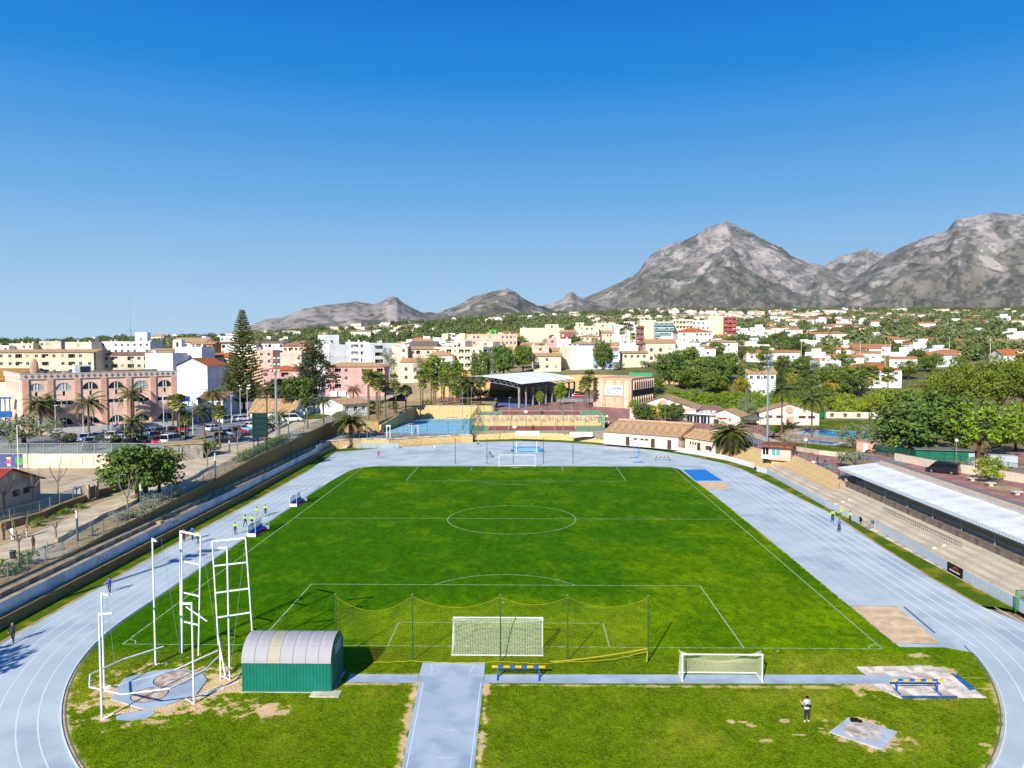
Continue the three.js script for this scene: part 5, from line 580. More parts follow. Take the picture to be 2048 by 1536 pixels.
// promenade furniture
for (const [x, y, z, h] of [[-49.95,2.19,22.14,3.82], [-50.02,2.68,7.16,3.69], [-47.46,3.26,-11.63,4.65], [-49.75,4.29,-37.65,4.54], [-52.19,4.78,-64.52,3.19], [-55.28,4.29,-37.62,2.42]]) lamp(x, y, z, h, 'column', 'teal cylindrical lamp column on the promenade', 'promenade lamp columns');
for (const [x, y, z, h] of [[-53.91,5.04,-83.04,3.4], [-54.5,5.12,-96.69,4.44], [-53.47,5.33,-126.68,2.77]]) lamp(x, y, z, Math.max(3, h), 'column', 'slim dark lamp column beside the mesh fence at the far promenade', 'far promenade lamp columns');
lamp(-50.82,4.53,-51.9, 16.4 + 0, 'mast', 'tall galvanised floodlight mast rising beside the promenade fence');
for (const [x, y, z, h] of [[-77.78,5.3,-41.7, 9], [-95.56,5.3,-57.97, 7], [-91.09,5.3,-61.86, 7], [-81.44,5.3,-65.94, 8], [-72.09,5.3,-59.94, 8.5], [-74.52,5.3,-94.87, 8], [-74.74,5.3,-100.63, 8], [-72.85,5.3,-84.25, 7], [-74.16,5.3,-81.76, 7], [-98.29,5.3,-52.44, 7]]) lamp(x, y, z, h, 'white', 'white street lamp in the car park and street by the pink school', 'white lamps by the school');
{ const t = thing('billboard', 'dark green billboard seen from behind on two posts by the promenade', 'billboard', [-49.05,4.28,-37.03], .45); part('panel', bx(2.9, 4.6, .12, 0, 3, 0), mt('billboard_green', 0x24413f, { map: vRib, m: 1.2 }), t); for (const s of [-1, 1]) part('post', bar([s * 1.2, 0, 0], [s * 1.2, 7.5, .1], .09), darkM, t); for (let k = 0; k < 4; k++) part('strut', bx(2.8, .08, .1, 0, 3.4 + k * 1.1, .1), darkM, t); }
{ const t = thing('litter_bin', 'dark slatted litter bin beside the promenade shrubs', 'litter bin', [-53.27,1.9,28.54]); part('drum', new THREE.CylinderGeometry(.33, .28, .85, 14).translate(0, .5, 0), darkM, t); part('rim', new THREE.TorusGeometry(.33, .03, 6, 16).rotateX(1.57).translate(0, .93, 0), galv, t); }
{ const t = thing('info_post', 'black information post with red top by the carob trees', 'sign', [-52.49,2.87,0.95]); part('panel', bx(.8, 1.2, .12, 0, 1, 0), darkM, t); part('cap', bx(.84, .12, .14, 0, 2.2, 0), lampR, t); part('leg', bx(.1, 1, .1), darkM, t); }
for (const [x, y, z] of [[-49.37,2.32,20.04], [-50.71,1.93,26.58]]) { const t = thing('exercise_bike', z > 22 ? 'grey outdoor exercise bike by the near fence posts' : 'green outdoor exercise machine beside the lamp column', 'exercise bike', [x, y, z], .6); part('frame', [bar([0, 0, 0], [0, 1.3, 0], .06), bar([0, .5, 0], [.6, .7, 0], .05), bar([-.5, .1, 0], [.7, .1, 0], .05)], z > 22 ? galv : greenM, t); part('seat', rbx(.3, .08, .2, .03, .6, .75, 0), darkM, t); part('handlebar', bar([0, 1.3, -.3], [0, 1.3, .3], .03), galv, t); part('wheel', new THREE.TorusGeometry(.2, .04, 6, 14).translate(.1, .4, 0), galv, t); }
// promenade people
person('darkc', { top: [.02, .022, .035], legs: black, sleeve: 1, arm: .1 }, [-58.94,2.22,21.68], 2.6, 'person in dark coat standing by the yard wall', undefined, 1.72);
person('whitec', { top: white, legs: white, arm: .3, bend: .5, fwd: .3 }, [-57.69,2.2,22.04], 3.0, 'person all in white standing with the group by the yard wall', undefined, 1.7);
person('redj', { top: [.6, .015, .05], legs: white, sleeve: 1, arm: .12 }, [-56.97,2.29,20.51], -1.3, 'person in red jacket and white trousers by the round shrubs', undefined, 1.7);
person('brownh', { top: black, legs: [.05, .015, .02], sleeve: 1, arm: .1, long: 1, hair: 0x5d3a1e }, [-53.14,2.01,25.24], 2.8, 'person with long brown hair in black on the promenade edge', undefined, 1.68);
for (const [x, y, z] of [[-51.48,5.41,-137.42], [-50.45,5.42,-139.38]]) person('far2', { top: [.1, .1, .12], legs: black, sleeve: 1, stride: .2, arm: .15 }, [x, y, z], 2, 'person in dark clothes walking on the far promenade', 'two walkers on the far promenade', 1.7);
// promenade planting
tree('dark', -52.95,2.83,2.2, 8.2, 9.6, 'dark green carob tree with dense crown on the promenade by the info post', 'pair of carob trees'); tree('dark', -51.45,2.93,-0.97, 7.2, 7.6, 'dark green carob tree with leaning crown over the fence shade', 'pair of carob trees');
for (const [x, y, z, s] of [[-58.79,2.46,16.18, 1.1], [-59.14,2.51,14.22, .9], [-58.65,2.54,12.95, .9], [-59.25,2.6,10.59, .9], [-59.44,2.64,8.95, .9], [-58.57,2.63,9.49, .9], [-59.42,2.71,6.11, .8], [-58.47,2.7,6.67, .9]]) tree('bush', x, y - .1, z, s * 1.0, s * 1.5, 'small clipped round shrub along the yard wall', 'clipped shrubs by the yard wall');
for (const [x, y, z, h, w] of [[-49.42,2.54,13.1, 1.2, 3.6], [-48.74,2.58,11.54, 1.3, 3.6], [-48.5,2.64,8.83, 1.5, 3.2], [-50.14,2.79,3.68, 1.5, 3], [-49.18,2.91,-0.34, 1.6, 3.5]]) tree('grey', x, y, z, h, w, 'grey-green lavender shrub in the strip behind the mesh fence', 'lavender shrubs behind the fence');
for (const [x, y, z, h, w] of [[-50.27,1.9,34.36, 1.7, 3.4], [-50.36,1.9,30.8, 1.8, 2.4], [-59.23,4.24,-34.52, 2.9, 6], [-62.53,4.31,-38.85, 2.6, 5]]) tree('bush', x, y, z, h, w, z > 0 ? 'brownish hedge shrub beside the litter bin' : 'large reddish-green shrub before the kiosk', z > 0 ? 'shrubs by the litter bin' : 'shrubs by the kiosk');
for (let k = 0; k < 14; k++) { const z = -27 - k * 2.1; tree('bush', -49.6, pz(z), z, 1.6, 2.6, 'dark clipped hedge shrub behind the promenade mesh fence', 'hedge behind the promenade fence'); }
for (let k = 0; k < 12; k++) { const z = -100 - k * 2.6; tree('bush', -50.3, pz(z), z, 1.5, 2.8, 'dark hedge shrub along the far promenade fence', 'hedge on the far promenade'); }
for (const [x, y, z, h] of [[-53.04,2.25,21.23, 2.6], [-49.9,1.9,32.62, 7.5], [-48.98,2.55,12.58, 6.5], [-52.8,3.7,-21.36, 4.5], [-53.73,4.29,-37.63, 5]]) bareTree(x, y, z, Math.min(h, 6), 'thin bare young tree planted along the promenade', 'bare saplings on the promenade');
for (const [x, y, z] of [[-63.16,3,4.18], [-64.59,2.6,7.57], [-66.13,2.4,10.97]]) bareTree(x, y, z, 6, 'bare pollarded plane tree behind the yard wall fence', 'pollarded plane trees in the yard');
for (const [x, y, z, h, w] of [[-95.89,5.3,-38.58, 6.4, 14], [-96.88,5.3,-35.64, 6, 10]]) tree('olive', x, y, z, h, w, 'wide spreading grey-green tree above the mural wall', 'spreading trees above the mural');
for (const [x, y, z] of [[-78.43,5.3,-36.45], [-75.58,5.3,-41.71], [-88.39,5.3,-38.61]]) { const t = thing('clipped_tree', 'small cloud-pruned tree with ball crowns in the car park', 'tree', [x, y, z], 0, 'cloud-pruned trees in the car park'); part('trunk', [bar([0, 0, 0], [-.9, 1.6, 0], .08), bar([0, 0, 0], [.9, 1.7, .2], .08), bar([0, 0, 0], [0, 1.7, 0], .09)], barkM, t); for (const [dx, r] of [[-1.5, .85], [0, 1.15], [1.6, .85]]) { const c = part('crown', leaves(Array.from({ length: 420 }, () => { const a = rnd() * 6.28, b = rr(-1, 1), s = Math.sqrt(1 - b * b) * r * rr(.85, 1); return [dx + s * Math.cos(a) * 1.1, 2.1 + b * r * .62, s * Math.sin(a), .22, tint([.1, .125, .025], .2)]; })), leafM, t); } }
const PG = 'date palms by the pink school', PD = 'wind-blown feathery date palm by the pink school and car park';
for (const [x, y, z, h, w] of [[-103.84,5.3,-56.07, 7.0, 8.4], [-93.26,5.3,-56.09, 7.3, 7.8], [-88.87,5.3,-65.93, 8.6, 7.6], [-75.78,5.3,-40.94, 4.6, 6], [-71.7,5.3,-70.2, 8.2, 6.6]]) palm('date', x, y, z, h, w, PD, PG);
for (const [x, y, z, h, w] of [[-81.31,5.3,-70.19, 6.6, 3.8], [-68.57,5.3,-45.72, 8.2, 4.2], [-68.17,5.3,-47.37, 4.8, 3.4], [-59.71,4.6,-44.08, 7, 3.6]]) palm('fan', x, y, z, h, w, 'fan palm with bushy crown at the corner of the pink school', 'fan palms by the school');
palm('date', -62.65,4.7,-44.07, 7.2, 6, 'leaning date palm by the large shrub at the street corner', undefined, -.12);
for (const [x, y, z, h, w] of [[-65.1,5.3,-88.09, 8, 6.2], [-65.33,5.3,-103.59, 7, 6], [-51.64,4.62,-56.41, 5.2, 4.6], [-49.94,4.36,-42.18, 5.2, 5], [-50.67,4.97,-74.38, 6.4, 5.2], [-49.74,5.06,-85.39, 5.6, 5.2], [-51.46,5.33,-126.67, 6, 5.8], [-39.56,5.39,-133.58, 5.5, 4.5]].slice(0, 7)) palm('date', x, y, z, h, w, 'feathery date palm planted beside the promenade', 'date palms along the promenade');
palm('date', -86.64,5.3,-120.03, 10, 8.5, 'tall wind-blown date palm before the Norfolk pine'); norfolk(-82.87,5.3,-120.01, 30.5, 'very tall tiered Norfolk pine above the palms');
tree('euca', -63.16,5.3,-127.15, 21, 17, 'tall dark irregular tree behind the white cottage'); tree('dark', -65.98,5.3,-119.92, 10.5, 10.5, 'rounded dark tree beside the tall irregular tree'); tree('broad', -73.33,5.3,-132.95, 9.5, 9, 'mid green rounded tree behind the cottage roof', undefined); tree('dark', -78.14,5.3,-139, 9, 10, 'dark spreading tree behind the floodlight mast');
lamp(-50, 1.9, 52, 18, 'mast', 'floodlight mast on the near promenade whose shadow crosses the track'); tree('dark', -47.4, -.5, 67.5, 12, 8.5, 'tree by the terrace end whose shade falls on the near outer lanes');

// ---------- far end: embankment, courts, covered court, clubhouse ----------
function ruled(A, B) { const v = [], ix = [], n = A.length; for (let i = 0; i < n; i++) v.push(...A[i], ...B[i]); for (let i = 0; i < n - 1; i++) ix.push(2 * i, 2 * i + 2, 2 * i + 1, 2 * i + 1, 2 * i + 2, 2 * i + 3); const g = new THREE.BufferGeometry(); g.setAttribute('position', new THREE.Float32BufferAttribute(v, 3)); g.setIndex(ix); g.computeVertexNormals(); return uvm(g); }
const eb = [[-37.2,0,-78.78], [-30.09,0,-84.1], [-20.52,0,-88.7], [-11.76,0,-92.41], [0,0,-95.17], [10.49,0,-92.49], [18,0,-88.32], [23.59,0,-83.35]], et = eb.map((p, i) => [p[0], [.2, .4, .9, 1.3, 1.65, 1.65, 1.15, .5][i], p[2] - .5]), ek = et.map((p, i) => [p[0] + (i - 4) * .3, i < 2 ? 1.1 : 1.75, Math.min(p[2] - 2, -97)]);
struct('stone_embankment', ruled(eb, et), stoneM); struct('embankment_path', ruled(et, ek), mt('path_stone', 0xc9b696, { map: vConcrete, m: 4 }));
const wf = [[-47.6, 2, -73.4]].concat([[-43.65,2,-76.02], [-38.6,2,-78.54], [-31.63,2,-78.05], [-24.07,2,-82.73], [-14.95,2,-87.08], [-12.07,1.9,-87.95]]);
{ const t = thing('platform_wall', 'honey-coloured stone wall with pale coping below the workout area', 'wall'); part('masonry', wallStrip(wf, .5, -2.2, -.1), stoneM, t); part('coping', wallStrip(wf.map(p => [p[0], p[1], p[2] + .05]), .75, -.1, .1), paleCon, t); }
struct('workout_platform', slab([[-47.8, -73.6], ...wf.slice(1, 6).map(p => [p[0], p[2]]), [-12, -92], [-47.8, -92]], 2, -.5), mt('grey_paving', 0xa5a3a2, { map: vConcrete, m: 4 }));
solo('grey_board', bx(10.3, 1.25, .12).translate(-34.17,0.02,-75.87), mt('grey_blue_board', 0x9aa6a8, { map: vPlaster, m: 4 }), 'long grey-blue board leaning before the workout platform wall', 'hoarding');
{ const t = thing('stair_flight', 'short concrete stair from the verge up to workout platform', 'stairs', [-42.44,0,-76.43], -.5); for (let k = 0; k < 6; k++) part('step', bx(2.6, .3, .5, 0, k * .3, -k * .45), paleCon, t); }
{ const t = thing('pull_up_frame', 'white steel workout frame with bars beside the palm', 'workout frame', [-38.44,2,-80.08], .3); for (const [x, z] of [[-.9, 0], [.9, 0], [-.9, -5], [.9, -5]]) part('post', bar([x, 0, z], [x, 3, z], .08), galv, t); part('top_bar', [bar([-.9, 3, 0], [.9, 3, 0], .06), bar([-.9, 3, -5], [.9, 3, -5], .06), bar([-.9, 3, 0], [-.9, 3, -5], .06), bar([.9, 3, 0], [.9, 3, -5], .06)], galv, t); for (let k = 1; k < 5; k++) part('rung', bar([-.9, 3, -k], [.9, 3, -k], .04), galv, t); part('dip_bar', [bar([1.8, 0, -1], [1.8, 1.3, -1], .05), bar([1.8, 0, -3], [1.8, 1.3, -3], .05), bar([1.8, 1.3, -1], [1.8, 1.3, -3], .05)], galv, t); const b = thing('hoop_frame', 'slim white workout post frame beside the people in red', 'workout frame', [-32.06,2,-79.07]); part('post', [bar([-.4, 0, 0], [-.4, 3.2, 0], .1), bar([.4, 0, 0], [.4, 3.2, 0], .1)], whiteP, b); part('crosspiece', bx(1.1, .3, .3, 0, 3, 0), whiteP, b); }
person('redw', { top: [.6, .03, .04], legs: black, stride: .2, arm: .3, bend: .5 }, [-34,2,-82.17], 1, 'person in red top by the white workout frame', undefined, 1.7); person('whw', { top: white, legs: black, stride: .15, arm: .3, bend: .6 }, [-32.62,2,-80.09], -1, 'person in white top by the white workout frame', undefined, 1.7); person('blh', { top: [.03, .2, .7], legs: black, up: 1 }, [-25.93,2.7,-82.64], 3, 'person in blue top hanging from a bar on the workout platform', undefined, 1.7);
{ const t = thing('exercise_bar', 'tall single pull-up bar beside the hanging person', 'workout frame', [-26.47,2,-85.41]); part('post', [bar([-.8, 0, 0], [-.8, 2.7, 0], .06), bar([.8, 0, 0], [.8, 2.7, 0], .06)], whiteP, t); part('bar', bar([-.8, 2.65, 0], [.8, 2.65, 0], .04), galv, t); }
palm('canary', -41.66,2,-80.07, 4.3, 8.4, 'stout date palm with orange fruit stalks at the workout platform corner');
// blue ball court
struct('blue_court', slab([[-36, -91.2], [-13, -89], [-13.6, -130], [-32, -130]], 2.03, .5), mt('court_blue', 0x86b8c6, { map: vTrack, m: 9 }));
struct('court_line', [ribbon([[-33, -93], [-15, -91.5], [-15.4, -128], [-30.4, -128], [-33, -93]], .1, 2.05), ribbon([[-31.8, -110], [-15.2, -110]], .1, 2.05)], lineW);
{ const t = thing('court_back_wall', 'sunlit honey stone retaining wall behind the blue court', 'wall'); part('masonry', wallStrip([[-34, 2, -130.4], [-9, 2, -130.4], [-9, 2, -136.5]], .6, -.5, 4), stoneM, t); part('coping', wallStrip([[-34, 2, -130.4], [-9, 2, -130.4]], .8, 4, 4.15), paleCon, t); part('side_wall', wallStrip([[-36.6, 2, -92], [-33.4, 2, -130.4]], .6, -.5, [2, 4]), stoneM, t); }
struct('palm_grove_ground', slab([[-48, -92], [-37, -92], [-33.8, -130.8], [-9, -130.8], [-9, -165], [-48, -165]], 4.9, 1), mt('grove_soil', 0xc9ad7e, { map: vSoil, m: 6 }));
{ const t = thing('handball_goal', 'red and white striped handball goal on the blue court', 'handball goal', [-28.17,2.03,-90.73]); for (const [a, b] of [[[-1.5, 0], [-1.5, 2]], [[1.5, 0], [1.5, 2]], [[-1.5, 2], [1.5, 2]]]) for (let k = 0; k < 6; k++) part('frame_segment', bar([mix(a[0], b[0], k / 6), mix(a[1], b[1], k / 6), 0], [mix(a[0], b[0], (k + 1) / 6), mix(a[1], b[1], (k + 1) / 6), 0], .06), k % 2 ? whiteP : lampR, t); part('rear_frame', [bar([-1.5, 0, -1], [1.5, 0, -1], .04), bar([-1.5, 2, 0], [-1.5, 0, -1], .04), bar([1.5, 2, 0], [1.5, 0, -1], .04)], galv, t); const u = copy(t, [-22.5, 2.03, -127.5], Math.PI, 1, 'red and white striped handball goal by the far wall of the blue court'); }
{ const t = thing('court_fence', 'green mesh fence round the blue ball court', 'fence'); fenceLine(t, [[-36, 2, -91], [-24, 2, -90.2], [-13, 2, -89]], 3.2, 4.5, greenM, null, .05); fenceLine(t, [[-12.9, 2, -89], [-13.4, 2, -130]], 4, 4, greenM, wireG, .06); }
// tennis courts
const tg = mt('tennis_green', 0x86a27c, { map: vTrack, m: 8 }), trd = mt('tennis_red', 0xb05a50, { map: vTrack, m: 8 });
function tennis(y, x0, x1, z0, z1, xc0, xc1, label, lab2) {
  struct('tennis_court', slab([[x0, z0], [x1, z0], [x1, z1], [x0, z1]], y, .3), tg); const zc = (z0 + z1) / 2, w = 5.2; struct('tennis_playing_area', flat([[xc0, zc + w], [xc1, zc + w], [xc1, zc - w], [xc0, zc - w]], y + .012), trd); const l = (a, b) => ribbon([a, b], .1, y + .02), m = (xc0 + xc1) / 2; struct('tennis_line', [l([xc0, zc + w], [xc0, zc - w]), l([xc1, zc + w], [xc1, zc - w]), l([xc0, zc + w], [xc1, zc + w]), l([xc0, zc - w], [xc1, zc - w]), l([m - 6.4, zc + 4.1], [m - 6.4, zc - 4.1]), l([m + 6.4, zc + 4.1], [m + 6.4, zc - 4.1]), l([m - 6.4, zc], [m + 6.4, zc])], lineW);
  const t = thing('tennis_net', label, 'tennis net', [m, y, zc]); for (const s of [-1, 1]) part('post', bar([0, 0, s * 6], [0, 1.1, s * 6], .06), greenM, t); part('net', bx(.03, .95, 12, 0, .08, 0), mt('net_mesh', 0x26302c, { alphaMap: rep(vWire, .3), transparent: true, alphaTest: .5 }), t); part('headband', bx(.06, .08, 12, 0, .98, 0), whiteP, t);
  const f = thing('tennis_fence', lab2, 'fence'); fenceLine(f, [[x0, y, z0], [x1, y, z0], [x1, y, z1], [x0, y, z1], [x0, y, z0]], 3.1, 4.4, greenM, null, .045); const tb = thing('tennis_bench', label.replace('tennis net', 'white umpire bench'), 'bench', [xc0 + 7.4, y, zc + 2]); part('seat', bx(1, .5, .5, 0, .35, 0), whiteP, tb); part('leg', bx(.8, .4, .3), galv, tb);
}
tennis(1.8, -15.2, 22.6, -97.2, -111.6, -9, 15.2, 'tennis net on the lower court next to the embankment', 'green fence round the lower tennis court'); tennis(4.2, -12.8, 24.6, -116.6, -134.5, -6, 18, 'tennis net on the upper court next to covered hall', 'green fence round the upper tennis court');
person('tenn', { top: [.04, .03, .05], legs: [.6, .04, .05], bare: 1, shoes: white, stride: .2, arm: .3 }, [-15.19,1.8,-95.13], 1.5, 'person in black top and red shorts on the lower tennis court', undefined, 1.72);
{ const t = thing('court_stand', 'concrete bench steps between the two tennis courts', 'stand'); for (let k = 0; k < 4; k++) part('step', bx(36 - k * .5, 1.0 + .55 * k, 1.2, 4.5, 1.6, -112.6 - k * 1.15), mt('step_sand', 0xd2be9c, { map: vConcrete, m: 4 }), t); part('front_wall', bx(37, 1.0, .4, 4.5, 1.7, -111.8), stoneM, t); part('top_kerb', bx(37.5, .5, .8, 5, 3.85, -116.7), paleCon, t); }
for (const [x0, y, z, w] of [[2.01,1.7,-88.04, 6], [15.65,1.5,-87.59, 5.8]]) { const t = thing('advert_board', x0 < 5 ? 'white blank board on the embankment before the tennis net' : 'white blank board on the embankment nearer the clubhouse', 'hoarding', [x0, y, z + .3], x0 < 5 ? 0 : -.06); for (let k = 0; k < 3; k++) part('panel', bx(w / 3 - .02, 1.1, .06, (k - 1) * w / 3, .05, 0), whiteP, t); for (const s of [-1, 1]) part('post', bx(.08, 1.1, .08, s * w * .4, -.2, -.1), galv, t); }
for (const [x, z, h, y] of [[-6.46,-91.37,9.14, 1.7], [11.29,-91.41,8.86, 1.7], [-3.32,-113.32,5.63, 4.1], [14.67,-113.27,8.93, 4.1], [-14.87,-121.95,9.01, 3], [-16.78,-112.76,8.08, 3], [-37.08,-100.63,9.31, 2], [41.02,-111.08,6.84, 2.3]]) lamp(x, y, z, h, 'grey', 'slender grey light pole at the ball and tennis courts', 'court light poles');
// red plaza and covered court
struct('red_plaza', [slab([[-12.6, -136.2], [24.5, -136.2], [26, -197], [-33, -197], [-33, -131], [-9.3, -131]], 4.2, .5), heightSheet(1, 4, (s, t) => [mix(24.6, 66, s), mix(1.9, 4.2, t), mix(-86, -152, t)]), heightSheet(1, 4, (s, t) => [mix(26, 66, s), 4.2, mix(-152, -200, t)])].map(g => g), brick);
struct('stair_ramp', ruled([et[5], et[6], et[7]], [[23.5, 1.8, -97.5], [24.6, 1.95, -92], [25.6, 1.7, -86]]), mt('path_stone'));
{ const t = thing('covered_court', 'open covered court with curved white roof on steel trusses and pale columns', 'pavilion', [-1, 4.2, -145], -.454), S = 33, L = 47, N = 9, hC = 7, rise = 2, top = x => hC + .9 + rise * (1 - ((x + S / 2) / (S / 2)) ** 2), bot = x => top(x) - 1.5;
  struct('covered_court_floor', flat([[0, 0], [-S, 0], [-S, -L], [0, -L]].map(([x, z]) => { const c = Math.cos(-.454), s = Math.sin(-.454); return [-1 + x * c + z * s, -145 - x * s + z * c]; }), 4.215), mt('court_violet', 0x6c74a8, { map: vTrack, m: 9 }));
  const rm = mt('white_sheet_roof', 0xf2f3f2, { roughness: .6 }); for (let k = 0; k < N; k++) { const z0 = -k * L / N + .4, z1 = -(k + 1) * L / N + .4, n = 16; part('roof_panel', ruled(Array.from({ length: n + 1 }, (_, i) => { const x = .9 - (S + 1.8) * i / n; return [x, top(x) + .15, z0]; }), Array.from({ length: n + 1 }, (_, i) => { const x = .9 - (S + 1.8) * i / n; return [x, top(x) + .15, z1 + .05]; })), k % 3 === 1 ? mt('white_sheet_roof2', 0xe6e8e7, { roughness: .6 }) : rm, t); }
  for (let k = 0; k <= N; k++) { const z = -k * L / N + (k ? 0 : -.2), G = [], n = 15, P = i => -S * i / n; for (let i = 0; i < n; i++) { G.push(bar([P(i), top(P(i)), z], [P(i + 1), top(P(i + 1)), z], .09, .09, 6), bar([P(i), bot(P(i)), z], [P(i + 1), bot(P(i + 1)), z], .1, .1, 6), bar([P(i), bot(P(i)), z], [P(i) - S / n / 2, top(P(i) - S / n / 2), z], .06, .06, 5), bar([P(i) - S / n / 2, top(P(i) - S / n / 2), z], [P(i + 1), bot(P(i + 1)), z], .06, .06, 5)); } part('truss', G, k ? paint('truss_dark', 0x33383c, .5) : galv, t); part('column', bar([0, -.1, z], [0, bot(0) + .2, z], .36, .36, 14), mt('column_concrete', 0xb0a89a, { map: vConcrete, m: 3 }), t); part('lattice_column', [bar([-S - .4, -.1, z], [-S - .4, bot(-S), z], .12), bar([-S + .5, -.1, z], [-S + .1, bot(-S), z], .12), bar([-S - .4, 2, z], [-S + .4, 3, z], .07), bar([-S + .4, 3, z], [-S - .4, 4.4, z], .07), bar([-S - .4, 5, z], [-S + 1.4, bot(-S + 2), z], .08)], darkM, t); }
  part('eaves_beam', [bar([0, bot(0), .2], [0, bot(0), -L], .12), bar([-S, bot(-S), .2], [-S, bot(-S), -L], .12)], darkM, t); part('back_wall', bx(26, 3.8, .3, -13, 0, -L - .6), stoneM, t);
}
{ const sg = ctex(512, 280, (c, w, h) => { c.fillStyle = '#b4b9bd'; c.fillRect(0, 0, w, h); c.strokeStyle = '#7f8990'; c.lineWidth = 6; c.strokeRect(6, 6, w - 12, h - 12); c.strokeStyle = '#2c353b'; c.lineWidth = 7; c.lineCap = 'round'; for (const [a, b, d, e] of [[60, 60, 84, 34], [84, 34, 96, 66], [110, 30, 122, 62], [70, 96, 110, 130], [110, 130, 150, 92], [50, 130, 88, 190], [88, 190, 130, 200], [130, 200, 176, 130], [96, 210, 120, 244], [120, 244, 160, 236], [160, 236, 166, 180]]) { c.beginPath(); c.moveTo(a, b); c.lineTo(d, e); c.stroke(); } c.fillStyle = '#0c4280'; c.font = 'bold 76px sans-serif'; c.fillText("L'ALFAS", 200, 108, 296); c.fillStyle = '#9fb4c6'; c.fillRect(216, 128, 240, 6); c.fillStyle = '#7f9bb5'; for (let k = 0; k < 9; k++) c.fillRect(262 + k * 17, 164, 11, 20); });
  const t = thing('sports_hall', "tall pale pink sports hall with white L'ALFAS sign", 'building', [24, 3.6, -151], -.474), p = plaster('hall_pink', 0xdcc0a6), o = plaster('hall_salmon', 0xd9a98c); t.scale.setScalar(.96); part('walls', bx(14, 10.2, 24, 7, 0, -12), p, t); for (const [x, w] of [[.5, 1], [4, 1], [7.9, .9], [10.6, 1.1], [13.5, 1]]) part('pilaster', bx(w, 10.3, .4, x, 0, .15), o, t); part('parapet', bx(14.4, .4, 24.4, 7, 10.2, -12), o, t);
  for (const [x, w] of [[5.8, 2.5], [9.2, 2]]) part('shutter', bx(w, 4.2, .2, x, .1, .04), plaster('shutter_cream', 0xcab49a), t); part('sign_board', bx(6.6, 3.6, .2, 7.6, 4.6, .45), whiteP, t); const sm = new THREE.MeshStandardMaterial({ map: sg, roughness: .5 }); sm.name = 'hall_sign'; part('sign_print', new THREE.PlaneGeometry(6.4, 3.4).translate(7.6, 6.4, .57), sm, t);
  for (let k = 0; k < 10; k++) part('side_fin', bx(.5, 3.4, .8, 14.3, 6.6, -1.4 - k * 2.3), p, t); for (let k = 0; k < 9; k++) part('side_pier', bx(.4, 3.2, .7, 14.3, 1, -1.4 - k * 2.5), p, t); part('painted_shade_wall', bx(.1, 10, 23, 14.06, 0, -12), mt('painted_shade', 0x4a4440), t); part('roof_court_screen', bx(9, 1.2, .1, 9.5, 10.6, -22), mt('screen_green', 0x3f8a63), t); }  // dark sheet behind the fins: shade of the side face put into its colour
// changing rooms along the bend
function tiled(name, label, x, y, z, ry, w, d, h, kind, rh, wall, extra, tile = tileM) { return building(name, label, { x, y, z, ry, w, d, h, roof: kind, rh, wall, ov: .45, tile, extra }); }
const peach = plaster('peach_render', 0xead6c4), peachT = plaster('peach_trim', 0xd3a48c), brownD = mt('brown_door', 0x4e3a30), canopyB = paint('awning_blue', 0x2458a8, .6);
const face = (t, name, x, y, w, h, m, z) => part(name, bx(w, h, .12, x, y, z + .03), m, t);
tiled('changing_rooms', 'long peach changing room block with tiled lean-to roof on the far bend', 31.0, .6, -77.6, -.61, 19.5, 8, 3, 'mono', 2.4, peach, t => { for (const x of [-3.2, 3.4, 7.6]) face(t, 'door', x, .1, 1, 2.1, brownD, 4); for (const x of [-1, .8, 2]) { const w = face(t, 'window', x - .2, 1.6, 1, .5, peachT, 4); part('pane', bx(.8, .34, .05, x - .2, 1.68, 4.12), glass, w); } part('ridge_trim', bx(20, .3, .5, 0, 5.3, -4.2), peachT, t); });
tiled('changing_room_wing', 'peach gabled wing with blue awning behind the white boards', 44.2, .5, -68, -1.0, 9.5, 7.2, 2.9, 'gx', 1.9, peach, t => { for (const x of [-3, -2.2, -1.4]) face(t, 'window', x, 1.5, .4, .6, brownD, 3.6); face(t, 'door', -.4, .1, .9, 2, brownD, 3.6); face(t, 'shutter', 2.6, .8, 1.6, .9, brownD, 3.6); part('awning', [bx(.9, .08, 5.6, 5.2, 2.3, 0), bx(.06, .35, 5.6, 5.65, 2, 0)], canopyB, t); part('wall_lamp', rbx(.25, .3, .25, .08, 4, 2, 3.75), paleCon, t); });
palm('canary', 46.74,0.3,-60.53, 5.2, 10, 'large stout date palm with orange fruit beside the blue awning wing');
// clubhouse group
tiled('clubhouse', 'large peach clubhouse with broad tiled gable roof behind round trees', 43.5, 2.2, -124, -.3, 19, 16, 4, 'gz', 3.4, peach, t => { for (const x of [4, 6]) { const w = face(t, 'window', x, 1.1, 1.1, 1.5, whiteP, 8); part('pane', bx(.9, 1.3, .05, x, 1.2, 8.12), glassBlue, w); } part('gable_disc', new THREE.CylinderGeometry(1.2, 1.2, .3, 20).rotateX(1.57).translate(0, 5.4, 8.3), peachT, t); part('base_band', bx(19.1, .7, .2, 0, 3.6, 8.05), peachT, t); });
{ const t = building('bar_pavilion', 'white glazed bar pavilion with flat roof beside the clubhouse', { x: 53.2, y: 2, z: -113, ry: -.7, w: 9, d: 8, h: 3.3, wall: plaster('bar_white', 0xc9c9c4), front: row(4, -3.2, 3.2, 1.5, 1.9, 2.5), extra: t => part('canopy', bx(9.8, .2, 9, 0, 3.2, .6), whiteP, t) }); }
